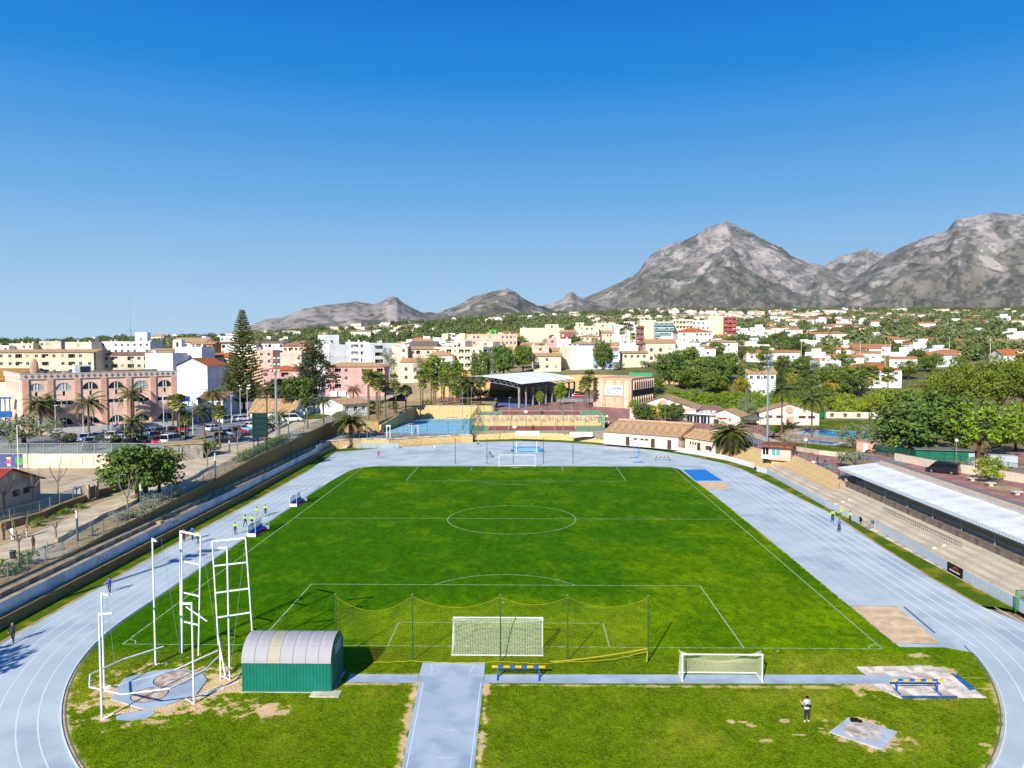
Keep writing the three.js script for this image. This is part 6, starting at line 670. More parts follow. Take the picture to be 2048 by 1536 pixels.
tiled('bar_house', 'small peach gabled house with red sign beside the glazed bar', 58.6, 1.8, -109, -.55, 8.5, 8, 3.2, 'gz', 1.9, peach, t => { face(t, 'door', -2.4, .1, 1.4, 2.2, brownD, 4); face(t, 'sign', -.5, 2.4, 2.2, .4, lampR, 4); part('shade_roof', bx(6, .12, 5, 6.8, 2.8, 1), mt('corrugated_grey', 0x6d6f6e), t); part('post', [bx(.12, 2.8, .12, 9.5, 0, 3.2), bx(.12, 2.8, .12, 4.4, 0, 3.4)], galv, t); });
tiled('pool_house', 'peach pool building with tiled gable and dark slit windows', 78.5, 1.5, -121, -.18, 16.5, 10, 3.4, 'gz', 2.7, peach, t => { for (const x of [-5.6, -2.6, 3.6, 6.2]) { const w = face(t, 'window', x, 2, 1.9, .75, brownD, 5); } face(t, 'porch', .3, .1, 2.2, 2.4, peachT, 5); part('gable_disc', new THREE.CylinderGeometry(1, 1, .3, 20).rotateX(1.57).translate(0, 4.5, 5.3), peachT, t); });
for (const [x, y, z, w, h] of [[35.47,2.4,-115.82, 7, 5.6], [43.51,2.3,-113.91, 7.4, 5.8]]) { tree('dark', x, y, z, h, w, 'clipped round dark tree on the red plaza', 'round trees on the red plaza'); } tree('citrus', 39.16,2.3,-115.36, 5.4, 6, 'thin yellow-green tree between the round plaza trees'); tree('bright', 34.54,3.4,-130.76, 4.8, 3.6, 'vivid green climber bush at the corner of sports hall');
bareTree(47.15,2.2,-112.06, 4, 'bare pollarded tree before the clubhouse'); tree('olive', 65.43,1.6,-115.09, 9, 6, 'sparse twiggy tree before the pool building');
for (const [x, y, z, k] of [[51.05,2,-108.49, 0], [52.05,2,-101.96, 1], [53.08,2,-99.46, 2], [53.32,2,-98.23, 0], [55.07,2,-103.24, 1]]) person(['pl0', 'pl1', 'pl2'][k], [{ top: black, legs: navy, sleeve: 1, arm: .1 }, { top: [.5, .52, .6], legs: navy, arm: .15 }, { top: [.25, .03, .04], legs: black, arm: .15 }][k], [x, y, z], k * 2 + .5, ['person in dark clothes standing at the clubhouse railing', 'person in pale shirt standing at the clubhouse railing', 'person in dark red top standing at the clubhouse railing'][k], 'people chatting at the clubhouse', 1.7);
{ const t = thing('plaza_railing', 'low grey railing along the clubhouse plaza above the changing rooms', 'railing'); fenceLine(t, [[25.6, 2, -86.5], [40, 1.9, -80], [52, 1.8, -74], [57.5, 2, -60]], 1, 3, galv, null, .04); }
for (const [x, y, z] of [[24.22,2.8,-108.97], [35.92,2.3,-113.92], [38.74,2.5,-123.91], [50.37,2,-109.85]]) solo('stone_bench', [bx(1.8, .12, .6, 0, .42, 0), bx(.3, .42, .5, -.6, 0, 0), bx(.3, .42, .5, .6, 0, 0)].map(g => g.translate(x, y, z)), paleCon, 'pale stone bench on the red plaza by the trees', 'bench', 'stone benches on the red plaza');
lamp(24.02,2.6,-105.42, 2.4, 'globe', 'short globe lamp beside the tennis fence corner'); lamp(57.4,1.8,-103.82, 3, 'globe', 'globe lamp before the bar house');
// palm grove and planting beyond the blue court
const FG = 'fan palms behind the blue court', FD = 'slender fan palm in the grove behind the blue court';
for (const [u, x, z, h, w] of [[0, -40.5, -97, 13.5, 4.6], [0, -38.9, -99, 12.5, 4.4], [0, -37.7, -95, 11.5, 4.2], [0, -42, -103, 14, 4.4], [0, -39.5, -107, 12.5, 4.2], [0, -36.8, -101, 10.5, 4], [0, -41.5, -112, 13, 4.2], [0, -35.8, -112, 9.5, 3.8], [0, -37.5, -118, 12, 4], [0, -34.6, -122, 8, 3.6], [0, -31, -133, 9.5, 4], [0, -27.2, -134, 8.5, 3.8], [0, -24.3, -134.5, 10, 4], [0, -21.6, -133.5, 8, 3.6], [0, -19.6, -135, 10.5, 4.2], [0, -16.8, -134, 9.5, 3.8], [0, -13, -137, 10, 4.4], [0, -29.5, -142, 11, 4], [0, -33.5, -146, 12, 4.2], [0, -26, -148, 10.5, 4], [0, -43, -125, 12, 4], [0, -22.6, -143, 11, 4]]) palm('fan', x, 4.8, z, h * .85, w, FD, FG);
palm('date', -16.69,4.9,-131.7, 8, 8.5, 'drooping old date palm beside the covered court'); for (const [x, z] of [[-44, -120], [-46, -135], [-30, -139], [-18, -140], [-40, -131]]) tree('bush', x, 4.9, z, 2.6, 4.5, 'dark undergrowth shrub below the grove palms', 'shrubs in the palm grove');
for (let k = 0; k < 9; k++) tree('bright', -24 + k * 2.6, 4.2, -181 - k * .6, 4, 4, 'bright green hedge bush behind the covered court', 'hedge behind the covered court');
for (const [x, y, z, h, w] of [[6.05,4.2,-152.33, 5.2, 3], [12.96,4.2,-156.64, 8, 4.6]]) tree('bright', x, y, z, h, w, 'round green tree before the pale columns of covered court', 'trees before the covered court');
for (const [x, y, z, h] of [[20.96,4.2,-143.9, 8.5], [22.25,4.2,-147.98, 10.5], [20.88,4.2,-152.21, 7]]) palm('fan', x, y, z, h, 5.2, 'fan palm with shaggy skirt beside the sports hall', 'fan palms by the sports hall');

// ---------- right side: hoardings, grandstand, plaza, pool ----------
function boards(name, label, pts, h, len, mat, skip = []) { const t = thing(name, label, 'hoarding'); for (let i = 0; i < pts.length - 1; i++) { const a = pts[i], b = pts[i + 1], L = Math.hypot(b[0] - a[0], b[1] - a[1]), n = Math.max(1, Math.round(L / len)); for (let k = 0; k < n; k++) { const p = [mix(a[0], b[0], k / n), 0, mix(a[1], b[1], k / n)], q = [mix(a[0], b[0], (k + .99) / n), 0, mix(a[1], b[1], (k + .99) / n)]; part('board', wallStrip([p, q], .05, .12, h), mat, t); part('bracket', bar([p[0] + .06, 0, p[2]], [p[0] + .06, h, p[2]], .035, .035, 6), galv, t); } } return t; }
const rib = mt('ribbed_white_board', 0xc4cbd3, { roughness: .5, map: vRib, m: 1.6 }), flatW = paint('flat_white_board', 0xd6d8d8, .5);
boards('bend_hoarding', 'smooth white board fence curving along the far bend', [[23.73,-82.38],[31.46,-76.34],[39.41,-65.72],[44.46,-56.61],[47.38,-45.19]], 1.15, 3, flatW);
boards('stand_hoarding', 'ribbed white board fence before the open concrete terraces', [[46.82,-41.51],[47.97,-38.59],[47.84,-19.97],[47.64,-7.97],[48.07,3.22]], 1.2, 2.6, rib);
const sh2 = boards('stand_hoarding', 'ribbed white board fence with black sponsor banner before the covered stand', [[49.09,5.25],[48.33,25.25],[48.08,37.93],[47.69,46.17]], 1.2, 2.6, rib);
{ const s = ctex(256, 130, (c, w, h) => { c.fillStyle = '#141010'; c.fillRect(0, 0, w, h); c.strokeStyle = '#7a1c20'; c.lineWidth = 8; c.strokeRect(0, 0, w, h); c.fillStyle = '#c8202a'; c.beginPath(); c.moveTo(84, 62); c.bezierCurveTo(104, 14, 160, 10, 176, 40); c.lineTo(182, 62); c.lineTo(160, 62); c.bezierCurveTo(150, 34, 120, 34, 108, 62); c.fill(); c.fillStyle = '#141010'; c.beginPath(); c.arc(146, 44, 7, 0, 7); c.fill(); c.strokeStyle = '#e8e8e8'; c.lineWidth = 7; c.lineCap = 'round'; c.beginPath(); for (let k = 0; k < 9; k++) { const x = 46 + k * 19; c.moveTo(x + 6, 88); c.arc(x, 88, 6, 0, 6); if (k % 3 === 1) { c.moveTo(x - 7, 74); c.lineTo(x - 7, 94); } } c.stroke(); }), m = new THREE.MeshStandardMaterial({ map: s, roughness: .6 }); m.name = 'banner_print'; const a = [48.29,25.44], b = [48.22,28.51]; const L = Math.hypot(b[0] - a[0], b[1] - a[1]); part('banner', new THREE.PlaneGeometry(L, 1.1).rotateY(-Math.PI / 2).translate((a[0] + b[0]) / 2 - .07, .66, (a[1] + b[1]) / 2), m, sh2); }
{ const t = thing('pitch_gate', 'small open steel gate in the white boards beside clothes', 'gate', [48.5,0,5.54], .6); part('gate_leaf', [bx(1.6, .06, .05, 0, 1.1, 0), bx(1.6, .06, .05, 0, .15, 0), ...[-.8, -.4, 0, .4, .8].map(x => bx(.05, 1, .05, x, .15, 0))], galv, t); part('post', bar([-.9, 0, 0], [-.9, 1.3, 0], .05), galv, t); const g = thing('green_gate', 'green mesh gate at the end of the white boards', 'gate', [48.33,0,38.19]); part('frame', [bx(.08, 2.1, .08, -.6, 0, 0), bx(.08, 2.1, .08, 1.2, 0, 0), bx(1.8, .08, .08, .3, 2, 0), bx(1.8, .08, .08, .3, .2, 0)], paint('gate_green', 0x1d7a3c, .5), g); part('mesh', bx(1.7, 1.8, .03, .3, .2, 0), wireG, g); }
for (const [x, z, c, n] of [[47.74,-7.25, 0x1a1a1c, 'black jacket'], [47.64,-2.43, 0xb8e01a, 'lime vest'], [48.02,3.51, 0x202226, 'dark bag strap'], [49.13,6.38, 0xb0246a, 'pink jacket']]) { solo('hung_clothing', [rbx(.1, .75, .45, .04, -.02, .5, 0), rbx(.12, .5, .3, .04, .03, .62, .25)].map(g => g.translate(x - .02, 0, z)), paint('cloth_' + c, c, .9), n + ' hung over the white board fence of the stand', 'clothing'); }
for (const [u, x, y, z, c, n] of [[0, 49.5, .44, 4.2, 0x1b1b20, 'black sports bag'], [0, 49.7, .44, 6.3, 0xb02a5a, 'pink sports bag'], [0, 49.6, .44, 8, 0x20304c, 'navy sports bag with red strap'], [0, 49.2, .44, 9.3, 0xc03a2a, 'red and black backpack']]) solo('sports_bag', [rbx(.4, .35, .8, .12, x, y, z), rbx(.3, .2, .4, .08, x + .2, y, z + .6)], paint('bag_' + c, c, .9), n + ' lying on the lowest terrace behind the boards', 'bag');
// terraces
const tier = mt('terrace_grey', 0xcfc2aa, { map: vPlaster, m: 7 }), tierD = tier;
{ const t = thing('grandstand', 'concrete grandstand with long white roof and open terraces', 'grandstand', [48.05, 0, 0]);
  for (let k = 0; k < 3; k++) part('terrace', bx(9 - k * .85 - .9, .42 * (k + 1), 84 + 22, 5 + k * .42, 0, 62 - 53 - (k ? 0 : 0)), tier, t);
  for (let k = 3; k < 5; k++) part('terrace', bx(9 - k * .85 - .9, .42 * (k + 1), 77, 5 + k * .42, 0, 62 - 38.6), tier, t);
  part('floor_strip', bx(.9, .05, 106, .5, 0, 9), paleCon, t); for (const [x, z, k] of [[1.3, -9, 1], [2.2, -8.6, 2], [3.1, -8.2, 3], [1.3, 18, 1], [2.2, 18.4, 2], [3.1, 18.8, 3]]) part('step_block', bx(.45, .21, 1, x - .1, .42 * k, z), paleCon, t);
  part('front_wall', bx(.35, .9, 77, 5.35, 2, 23.6), mt('stand_wall', 0x8d8076, { map: vConcrete, m: 4 }), t); for (let k = 0; k < 3; k++) part('covered_terrace', bx(4.6 - k * 1.1, .45, 77, 7.9 + k * .55, 2.1 + k * .45, 23.6), tierD, t);
  part('back_wall', bx(.35, 4, 77, 10.2, 2, 23.6), mt('stand_back', 0xc4bcb2, { map: vPlaster, m: 6 }), t); part('end_wall', [bx(5, 1.4, .4, 7.7, 2, -15), bx(1.2, .7, .4, 4.9, 1.9, -15)], plaster('stand_end', 0xb79a84), t);
  const rm = mt('stand_roof', 0xf0efe9, { roughness: .7, map: vPlaster, m: 9 }), rm2 = mt('stand_roof2', 0xeae8e0, { roughness: .7, map: vPlaster, m: 9 }); for (let k = 0; k < 20; k++) part('roof_sheet', beam([4.5, 5, -15.9 + 3.9 * (k + .5)], [11, 5.75, -15.9 + 3.9 * (k + .5)], 3.88, .1), k % 3 ? rm : rm2, t);
  part('fascia', bx(.12, .42, 78, 4.45, 4.68, 23.2), paint('fascia_white', 0xc9ced2, .5), t); for (let k = 0; k < 130; k++) if (k % 1 === 0) part('fascia_rib', bx(.04, .36, .05, 4.37, 4.7, -15.6 + k * .6), paint('fascia_rib_grey', 0x9aa2a8, .5), t);
  for (let k = 0; k < 12; k++) part('roof_post', bar([5.4, 2.9, -14.5 + k * 6.6], [5.4, 5.05, -14.5 + k * 6.6], .07), galv, t);
  for (let k = 0; k < 40; k++) part('rail_stay', bar([3.75, 1.68, 2 + k * .5], [3.75, 2.2, 2 + k * .5], .025, .025, 5), darkM, t); part('rail', bar([3.75, 2.2, 2], [3.75, 2.2, 21.5], .03), darkM, t);
  part('parapet_wall', bx(.35, 4.4, 84, 11.25, 1.9, 26), plaster('parapet_beige', 0xd2bda8), t); part('parapet_cap', bx(.45, .08, 84, 11.25, 6.3, 26), mt('cap_lead', 0x77787c), t);
  part('end_stair', [0, 1, 2, 3, 4].map(k => bx(2.2, .35, .8, 6.8, 2.6 - k * .35 + .2, -18.6 + k * .7)), tier, t); part('stair_rail', [bar([5.8, 2.7, -19], [5.8, 4.1, -19], .05), bar([7.9, 2.7, -19], [7.9, 4.1, -19], .05), bar([5.8, 2.2, -16.2], [5.8, 3.4, -16.2], .05)], darkM, t);
}
struct('stone_bank', ruled([[51.2, 1.3, -42], [51.2, 1.3, -30], [51.3, 1.3, -14.5]], [[55, 3, -42], [54.8, 3, -30], [54.4, 2.8, -15.4]]), stoneM);
struct('stone_bank', ruled([[43.5, .1, -62], [46, .1, -54], [48.2, .1, -46], [50.6, .8, -42.4]], [[49.5, 2.4, -66], [51.5, 2.6, -57], [53.5, 2.8, -49], [55, 3, -42]]), stoneM);
struct('plaza', [slab([[55, -42], [54.6, -15.5], [59, -15.2], [59, 62], [140, 62], [140, -50], [64, -47]], 3, 0), ruled([[49.5, 2.4, -66], [51.5, 2.6, -57], [53.5, 2.8, -49], [55, 3, -42]], [[59, 2, -66], [61, 2.3, -57], [63, 2.8, -49], [64, 3, -44]])], brick);
{ const t = thing('stand_railing', 'grey steel railing along the plaza edge above the stone bank', 'railing'); fenceLine(t, [[49.7, 2.45, -66], [51.7, 2.65, -57], [53.6, 2.85, -49], [55.1, 3, -42], [54.7, 3, -16]], 1.05, 2.3, galv, null, .06); for (let k = 0; k < 12; k++) part('mid_rail', beam([54.98 - k * .03, 3.5, -41 + k * 2], [54.98 - k * .03, 3.5, -39.2 + k * 2], .04), galv, t); }
{ // commentary box
  const t = thing('commentary_box', 'small pink commentary box with white bay windows over the stone bank', 'cabin', [51.6, 2.1, -44.2], -.55), p = plaster('box_pink', 0xd9b9a8); part('walls', bx(4.2, 2.7, 4.6, .8, 0, -1), p, t); part('base', bx(4, 2.4, 3.6, 1, -2.3, -1.3), stoneM, t); part('roof', bx(6.4, .3, 6.2, .2, 2.7, -.7), mt('terracotta_deck', 0x9a664c, { map: vConcrete, m: 3 }), t); part('bay', bx(1.7, 2.5, 3.6, -1.95, .1, -.9), whiteP, t); for (let k = 0; k < 4; k++) part('window', bx(.05, 1.5, .72, -2.83, .85, -2.2 + k * .87), glass, t); for (const [x, w] of [[-2, 1.1], [.1, 1.5]]) { const q = part('window', bx(w, 1.5, .06, x, .85, x < -1 ? .93 : 1.33), x < -1 ? glass : glassBlue, t); part('frame', [bx(w + .16, .1, .1, x, 2.35, x < -1 ? .95 : 1.35), bx(w + .16, .1, .1, x, .8, x < -1 ? .95 : 1.35), bx(.1, 1.5, .1, x, .85, x < -1 ? .95 : 1.35)], whiteP, q); } part('side_window', bx(.06, 1, .45, 2.93, .9, -.6), darkM, t); }
// road down to the clubhouse and park walls
const roadA = [[57.54,1.6,-115.09], [58.06,1.6,-106.97], [58.91,1.9,-67.83], [58.29,2.2,-54.81], [60.21,2.6,-44.66], [66.5, 3.02, -44.5], [74, 3.03, -34]], roadB = [[52.68,1.7,-103.47], [52.1,1.7,-92.63], [54.87,2.2,-61.22], [57.3, 2.6, -52.5], [59.5, 2.9, -47], [62.5, 3.02, -42], [69.5, 3.03, -30]];
struct('access_road', ruled(roadA.map(p => [p[0], p[1] + .03, p[2]]), roadB.map(p => [p[0], p[1] + .03, p[2]])), asphalt); struct('road_edge_line', ruled(roadB.slice(3).map(p => [p[0], p[1] + .05, p[2]]), roadB.slice(3).map(p => [p[0] - .3, p[1] + .05, p[2]])), mt('yellow_kerb', 0xb89a4a));
{ const cream = plaster('cream_wall', 0xdcc8b0); const t = thing('park_wall', 'long low cream wall between the access road and swimming pool park', 'wall'); part('wall_body', wallStrip(roadA.slice(1, 5).concat([[63.51,2.7,-40.62]]), .35, -1.2, [1, 1, 1.2, 1.25, 1.25]), cream, t); const w2 = thing('plaza_wall', 'low cream wall behind the black van on the plaza', 'wall'); part('wall_body', wallStrip([[71.25,3,-36.71], [74.13,3,-26.15], [77.48,3,-19.94], [80.69,3,-12.05]], .35, -.2, 1.4), cream, w2); }
car(0x101014, 'van', [72.7,3,-22.43], 2.35, 'black passenger van parked on the plaza behind the covered stand');
for (const [x, y, z] of [[73.21,3,-14.66], [73.56,3,-10.26], [73.16,3,-3.06]]) solo('plaza_bench', [bx(1.3, .14, .9, 0, .45, 0), bx(.5, .45, .5)].map(g => g.translate(x, y, z)), paleCon, 'square pale stone seat on the plaza by the young tree', 'bench', 'stone seats on the plaza');
tree('citrus', 74.93,3,-12.88, 4.2, 5, 'sparse young tree in a stone ring on the plaza'); struct('tree_ring', [flat(arc([75.4,-14.23], 2, 0, 6.28, 20), 3.02), flat(arc([74.52,-8.18], 2.2, 0, 6.28, 20), 3.02)], soil);
lamp(81.27,3,-34.29, 4.1, 'globe', 'globe lamp on a thin pole beside the black van'); lamp(54.3,3,-35.96, 4, 'globe', 'globe lamp beside the plaza railing'); lamp(61.14,1.7,-90.39, 3.2, 'globe', 'white globe lamp behind the park wall');
lamp(57.61,2,-70.66, 19, 'mast', 'tall galvanised floodlight mast behind the commentary box');
tree('olive', 59.51,3,-27.14, 3.4, 6.2, 'rounded clipped grey-green bush at the end of the stand', undefined, 'clipped_bush');
person('capb', { top: white, legs: [.03, .1, .45], bare: 1, arm: .2, cap: 0xdfe3e8, stride: .1 }, [58.53,3,-29.96], 2.6, 'person in white top, cap and blue shorts by the clipped bush', undefined, 1.75);
for (const [x, y, z, k] of [[55.1,3,-32.29, 0], [55.67,3,-29.94, 1]]) person('stb' + k, k ? { top: [.2, .12, .25], legs: black, bend: 1, fwd: .5, lean: .16 } : { top: black, legs: black, sleeve: 1, bend: 1, fwd: .4, lean: .12 }, [x, y, z], 1 + k, k ? 'person in purple top bending over bags at the railing' : 'person in black bending beside the stand railing', undefined, 1.65);
for (const [x, y, z, c] of [[55.17,3,-30.52, 0x2a4a8a], [55.64,3,-28.23, 0x3a8a8a], [54.99,3,-33.49, 0xc4c2bc]]) solo('gear_bag', rbx(.9, .4, .6, .12).translate(x, y, z), paint('gear_' + c, c, .8), ({ [0x2a4a8a]: 'blue', [0x3a8a8a]: 'teal', [0xc4c2bc]: 'white' })[c] + ' gear bag on the plaza floor by the railing', 'bag');
{ const t = thing('pump_house', 'small pink brick pump house with white door beside the olive trees', 'hut', [73.08,2.2,-54.12], -.3); part('walls', bx(3.6, 2.3, 2.6), plaster('pump_pink', 0xc09a84), t); part('roof', bx(3.9, .2, 2.9, 0, 2.3, 0), plaster('pump_roof', 0xb08a78), t); part('door', bx(.9, 1.8, .08, -.1, .1, 1.33), whiteP, t); part('vent', bx(.06, 1.4, 1.2, 1.82, .5, 0), brownD, t);
  const s = thing('scrap_shed', 'low green sheet shed with grey roof beyond the plaza wall', 'shed', [80.71,2.6,-38.81], -.25); part('walls', bx(9, 2.2, 3.6), mt('green_tarp', 0x1f6a4e, { map: vPlaster, m: 3 }), s); part('roof', bx(10, .12, 4.6, .2, 2.3, 0), mt('corrugated_grey', 0x6d6f6e), s); part('flap', bx(1.2, 1.6, .1, 4.9, .3, 1.6, .4), mt('pale_tarp', 0x9fb4ae), s);
  const b = thing('white_trailer', 'pale grey box trailer behind the plaza wall', 'trailer', [86.67,2.6,-29.29], -.3); part('box', bx(4.2, 2, 2.2, 0, .5, 0), mt('trailer_grey', 0xa8b0b4, { map: vRib, m: .8 }), b); part('wheel', tyreG.clone().translate(1.2, .32, 1.1), tyreM, b); part('drawbar', bar([2.1, .5, 0], [3.6, .4, 0], .06), galv, b); for (const [x, y, z, c] of [[84.11,2.7,-30.34, 0xb59a7c], [83.28,2.7,-30.91, 0xc9c2b4], [83.37,2.7,-32.65, 0x8a8f94]]) solo('scrap_pile', [bx(2, 1.4, .2, 0, 0, 0, .3).rotateZ(.3), bx(1.4, .8, .9, -.6, 0, .4), bx(1.6, .15, 1, .4, .8, .3, .5)].map(g => g.translate(x, y, z)), mt('scrap_' + c, c, { map: vConcrete, m: 2 }), 'jumble of old boards and scrap behind the plaza wall', 'scrap', 'scrap piles behind the plaza wall'); }
// pool park
struct('pool_park', [slab([[57.5, -64], [66, -52.5], [69, -48], [140, -48], [140, -150], [66, -150], [59.5, -100]], 1.5, 0)], mt('park_earth', 0x9c8c64, { map: vSoil, m: 7 }));
struct('park_lawn', [flat([[84.86,-127.88],[99.68,-131.01],[112.74,-126.29],[100.74,-100.38],[88.76,-100.36],[82.59,-105.34],[81.54,-113.27]], 1.52), flat([[62.43,-111.91],[77.36,-123.31],[78.89,-114.65],[67.23,-95.57],[64.22,-92.12],[61.01,-96.73]], 1.52), flat([[63.05,-74.63],[67.11,-72.78],[74.61,-68.33],[75.53,-62.41],[71.71,-58.39],[65.86,-59.93],[63.26,-68.27]], 1.54)], vergeM);
struct('pool_deck', flat([[65.75,-88.81],[76.18,-106.61],[83.54,-107.92],[89.43,-95.61],[79.52,-69.23],[75.04,-66.6],[68.27,-72.79],[64.86,-76.53]], 1.53), mt('deck_stone', 0xc2ad90, { map: vConcrete, m: 5 }));
const water = mt('pool_water', 0x1a94ae, { phys: 1, roughness: .25, specularIntensity: .3, map: vPlaster, m: 5 }), rim = mt('pool_rim', 0xd5d2c8);
{ const big = [[70.77,-94.42],[80.76,-104.07],[88.76,-100.36],[94.64,-95.62],[87.07,-78.55],[81.11,-84.59]], kid = [[66.4,-80.46],[69.05,-81.47],[76.92,-74.68],[73.15,-70.99]]; const ins = (p, f) => { const cx = p.reduce((a, q) => a + q[0], 0) / p.length, cz = p.reduce((a, q) => a + q[1], 0) / p.length; return p.map(q => [mix(q[0], cx, f), mix(q[1], cz, f)]); }; struct('pool_edge', [flat(big, 1.55), flat(kid, 1.55)], rim); struct('swimming_pool', flat(ins(big, .08), 1.57), water); struct('paddling_pool', flat(ins(kid, .13), 1.57), mt('pool_blue', 0x2c68bc, { phys: 1, roughness: .25, specularIntensity: .3, map: vPlaster, m: 4 })); struct('pool_shallow_step', flat([[71.29,-94.42],[80.35,-102.19],[75.42,-92.15]], 1.585), mt('pool_pale', 0x9fb2b8)); }
person('poolp', { top: [.03, .03, .05], legs: black, sleeve: 1, stride: .2, arm: .1 }, [74.79,1.5,-105.33], 1, 'person in dark clothes walking on the lawn by the pool', undefined, 1.72);
{ const t = thing('pool_fence', 'dark green post fence between the cream park wall and pool', 'fence'); fenceLine(t, [[62.58,1.5,-88.8], [64.23,1.5,-74.63], [66.48,1.6,-61.62], [69.6,1.9,-53.23]], 1.9, 2.8, greenM, null, .05); fenceLine(t, [[60.8,1.5,-107.91], [62.58,1.5,-88.8]], 1.8, 2.6, greenM, null, .05); const s = thing('plaza_mesh_fence', 'tall dark green mesh fence under the trees behind plaza wall', 'fence'); fenceLine(s, [[71.05,2.6,-44.73], [74.41,2.8,-35.56], [78.57,2.8,-27.98], [83.5,2.8,-17.77]], 2.4, 3, greenM, wireG, .06); const w = thing('orchard_wall', 'white wall with arched openings behind the pool lawn', 'wall'); part('wall_body', facade(34, 2, row(8, -14, 14, 1, 1.1, 1.2, 'a')).rotateY(-.12).translate(100, 1.5, -137), plaster('orchard_white', 0xc4bfb0), w); part('hedge_backing', bx(33, 1.9, .1, 100, 1.5, -137.4, -.12), mt('dry_hedge', 0x6b5a2c), w); const h = thing('dumpster_screen', 'green rounded screen beside the pool building', 'screen', [92.31,1.5,-134.26]); part('screen', rbx(5, 2.2, 2.4, .6), mt('screen_green2', 0x1f6a36, { map: vRib, m: .8 }), h); }
for (const [x, z, h, w] of [[68.19,-93.27, 11.5, 8.6], [73.59,-86.67, 9.5, 9]]) palm('date', x, 1.5, z, h, w, 'slender date palm with arching fronds by the swimming pool', 'date palms by the pool');
for (const [x, z, h] of [[102.99,-120.33, 15], [106.35,-117.45, 14.6]]) palm('fan', x, 1.5, z, h, 5.6, 'very tall fan palm with bare trunk behind the pool', 'tall fan palms by the pool');
for (const [x, y, z, h, w] of [[74.09,1.8,-62.65, 5.6, 7.6], [77.54,1.9,-60.28, 6, 8]]) tree('olive', x, y, z, h, w, 'rounded olive tree beside the paddling pool', 'olive trees by the pool'); bareTree(92.4,1.5,-127.87, 5, 'white-barked bare tree by the green screen'); tree('dark', 77.62,2.2,-44.1, 11.5, 15, 'broad dark grey-green tree behind the plaza wall'); tree('dark', 87.28,2.2,-53.44, 13, 14, 'tall dense dark tree rising beyond the broad tree'); tree('bright', 88.21,2.2,-39.6, 12, 15.5, 'large vivid yellow-green tree behind the scrap shed'); tree('broad', 92.27,2,-76.47, 12, 13, 'tall olive-green tree behind the dark trees at the pool'); tree('bright', 102.34,2.2,-46.31, 11, 12, 'vivid green tree behind the white trailer'); tree('olive', 103.82,2.2,-53.53, 9, 9, 'grey-green tree between the vivid green trees');
for (const [x, z, h, w] of [[100.21,-65.69, 19, 15], [108.8,-67.49, 20, 15], [103.63,-82.95, 16, 12], [119.25,-74.93, 18, 15], [117.72,-90.63, 18, 13], [133.59,-98.93, 21, 17]]) tree('pine', x, 2.2, z, h, w, 'tall golden-green pine with open dark shade below its crown', 'tall pines beyond the plaza');

// ---------- terrain, town and hills ----------
const PROF = [[-.66, [[0, -.6], [300, -.6], [345, 5], [500, 7], [700, 14], [900, 26], [1100, 30], [1500, 15], [3000, -10], [6000, -20]]], [-.33, [[0, -.6], [300, -.6], [345, 5.2], [400, 7], [500, 9], [700, 16], [1000, 30], [1300, 44], [1700, 48], [2500, 40], [4300, 20]]], [-.02, [[0, -.6], [305, -.6], [318, 12.3], [350, 14], [420, 17], [500, 21], [700, 33], [1000, 48], [1400, 70], [2000, 96], [3000, 122], [4300, 145]]], [.19, [[0, -.6], [262, -.5], [280, 3.2], [300, 7], [318, 11], [345, 15.5], [420, 19], [500, 23], [700, 36], [1000, 54], [1500, 83], [2200, 118], [3000, 145], [4300, 168]]], [.36, [[0, -.6], [255, -.4], [300, 4.5], [350, 9], [420, 14.5], [500, 20], [700, 36], [1000, 54], [1500, 83], [2200, 118], [3000, 145], [4300, 168]]]];
const prof = (t, d) => { for (let i = 1; i < t.length; i++) if (d <= t[i][0]) return mix(t[i - 1][1], t[i][1], (d - t[i - 1][0]) / (t[i][0] - t[i - 1][0])); return t[t.length - 1][1]; };
function terr(x, z) { const d = Math.max(1, 110.5 - z), th = (x - 2.6) / d; let e; if (th <= -.66) e = prof(PROF[0][1], d); else if (th >= .36) e = prof(PROF[4][1], d); else { let i = 1; while (th > PROF[i][0]) i++; e = mix(prof(PROF[i - 1][1], d), prof(PROF[i][1], d), (th - PROF[i - 1][0]) / (PROF[i][0] - PROF[i - 1][0])); } return e + (d > 380 ? sst(380, 900, d) * 14 * (fbm(x * .004, z * .004, 3, 301) - .5) : 0); }
{ const g = heightSheet(150, 150, (s, t) => { const d = 20 * Math.pow(210, t), th = mix(-1.15, 1.15, s), x = 2.6 + th * d, z = 110.5 - d; return [x, terr(x, z) - (d < 255 ? 0 : .15), z]; }); const p = g.attributes.position, c = []; for (let i = 0; i < p.count; i++) { const x = p.getX(i), z = p.getZ(i), a = fbm(x * .02, z * .02, 4, 311), b = sst(.42, .62, fbm(x * .006, z * .006, 3, 321)), k = sst(.4, .6, a) * (.4 + .6 * b); c.push(mix(.2, .5, k), mix(.2, .4, k), mix(.08, .25, k)); } g.setAttribute('color', new THREE.Float32BufferAttribute(c, 3)); const m = new THREE.MeshPhysicalMaterial({ vertexColors: true, roughness: 1, specularIntensity: .1, map: rep(vSoil, 20), side: THREE.DoubleSide }); m.name = 'hill_earth'; struct('ground', g, m); struct('unseen_bounce_ground', flat([[-300, 25], [300, 25], [300, 400], [-300, 400]], -.7), soil); }  // flat soil sheet: unseen ground added behind the camera for bounce light
struct('north_retaining_wall', wallStrip([[-34, 4, -198], [0, 4, -199], [26, 4, -200], [48, 4, -203], [80, 4, -196]], .6, -1, [6, 8.6, 9, 8.4, 3]), stoneM);
struct('town_road', ruled([[9.36,13.2,-236.08], [34.25,13.2,-241.56], [67.69,12.6,-280.65]], [[9.54,13.8,-245.34], [35.82,13.8,-259.09], [71.5,13.2,-303.63]]), asphalt);
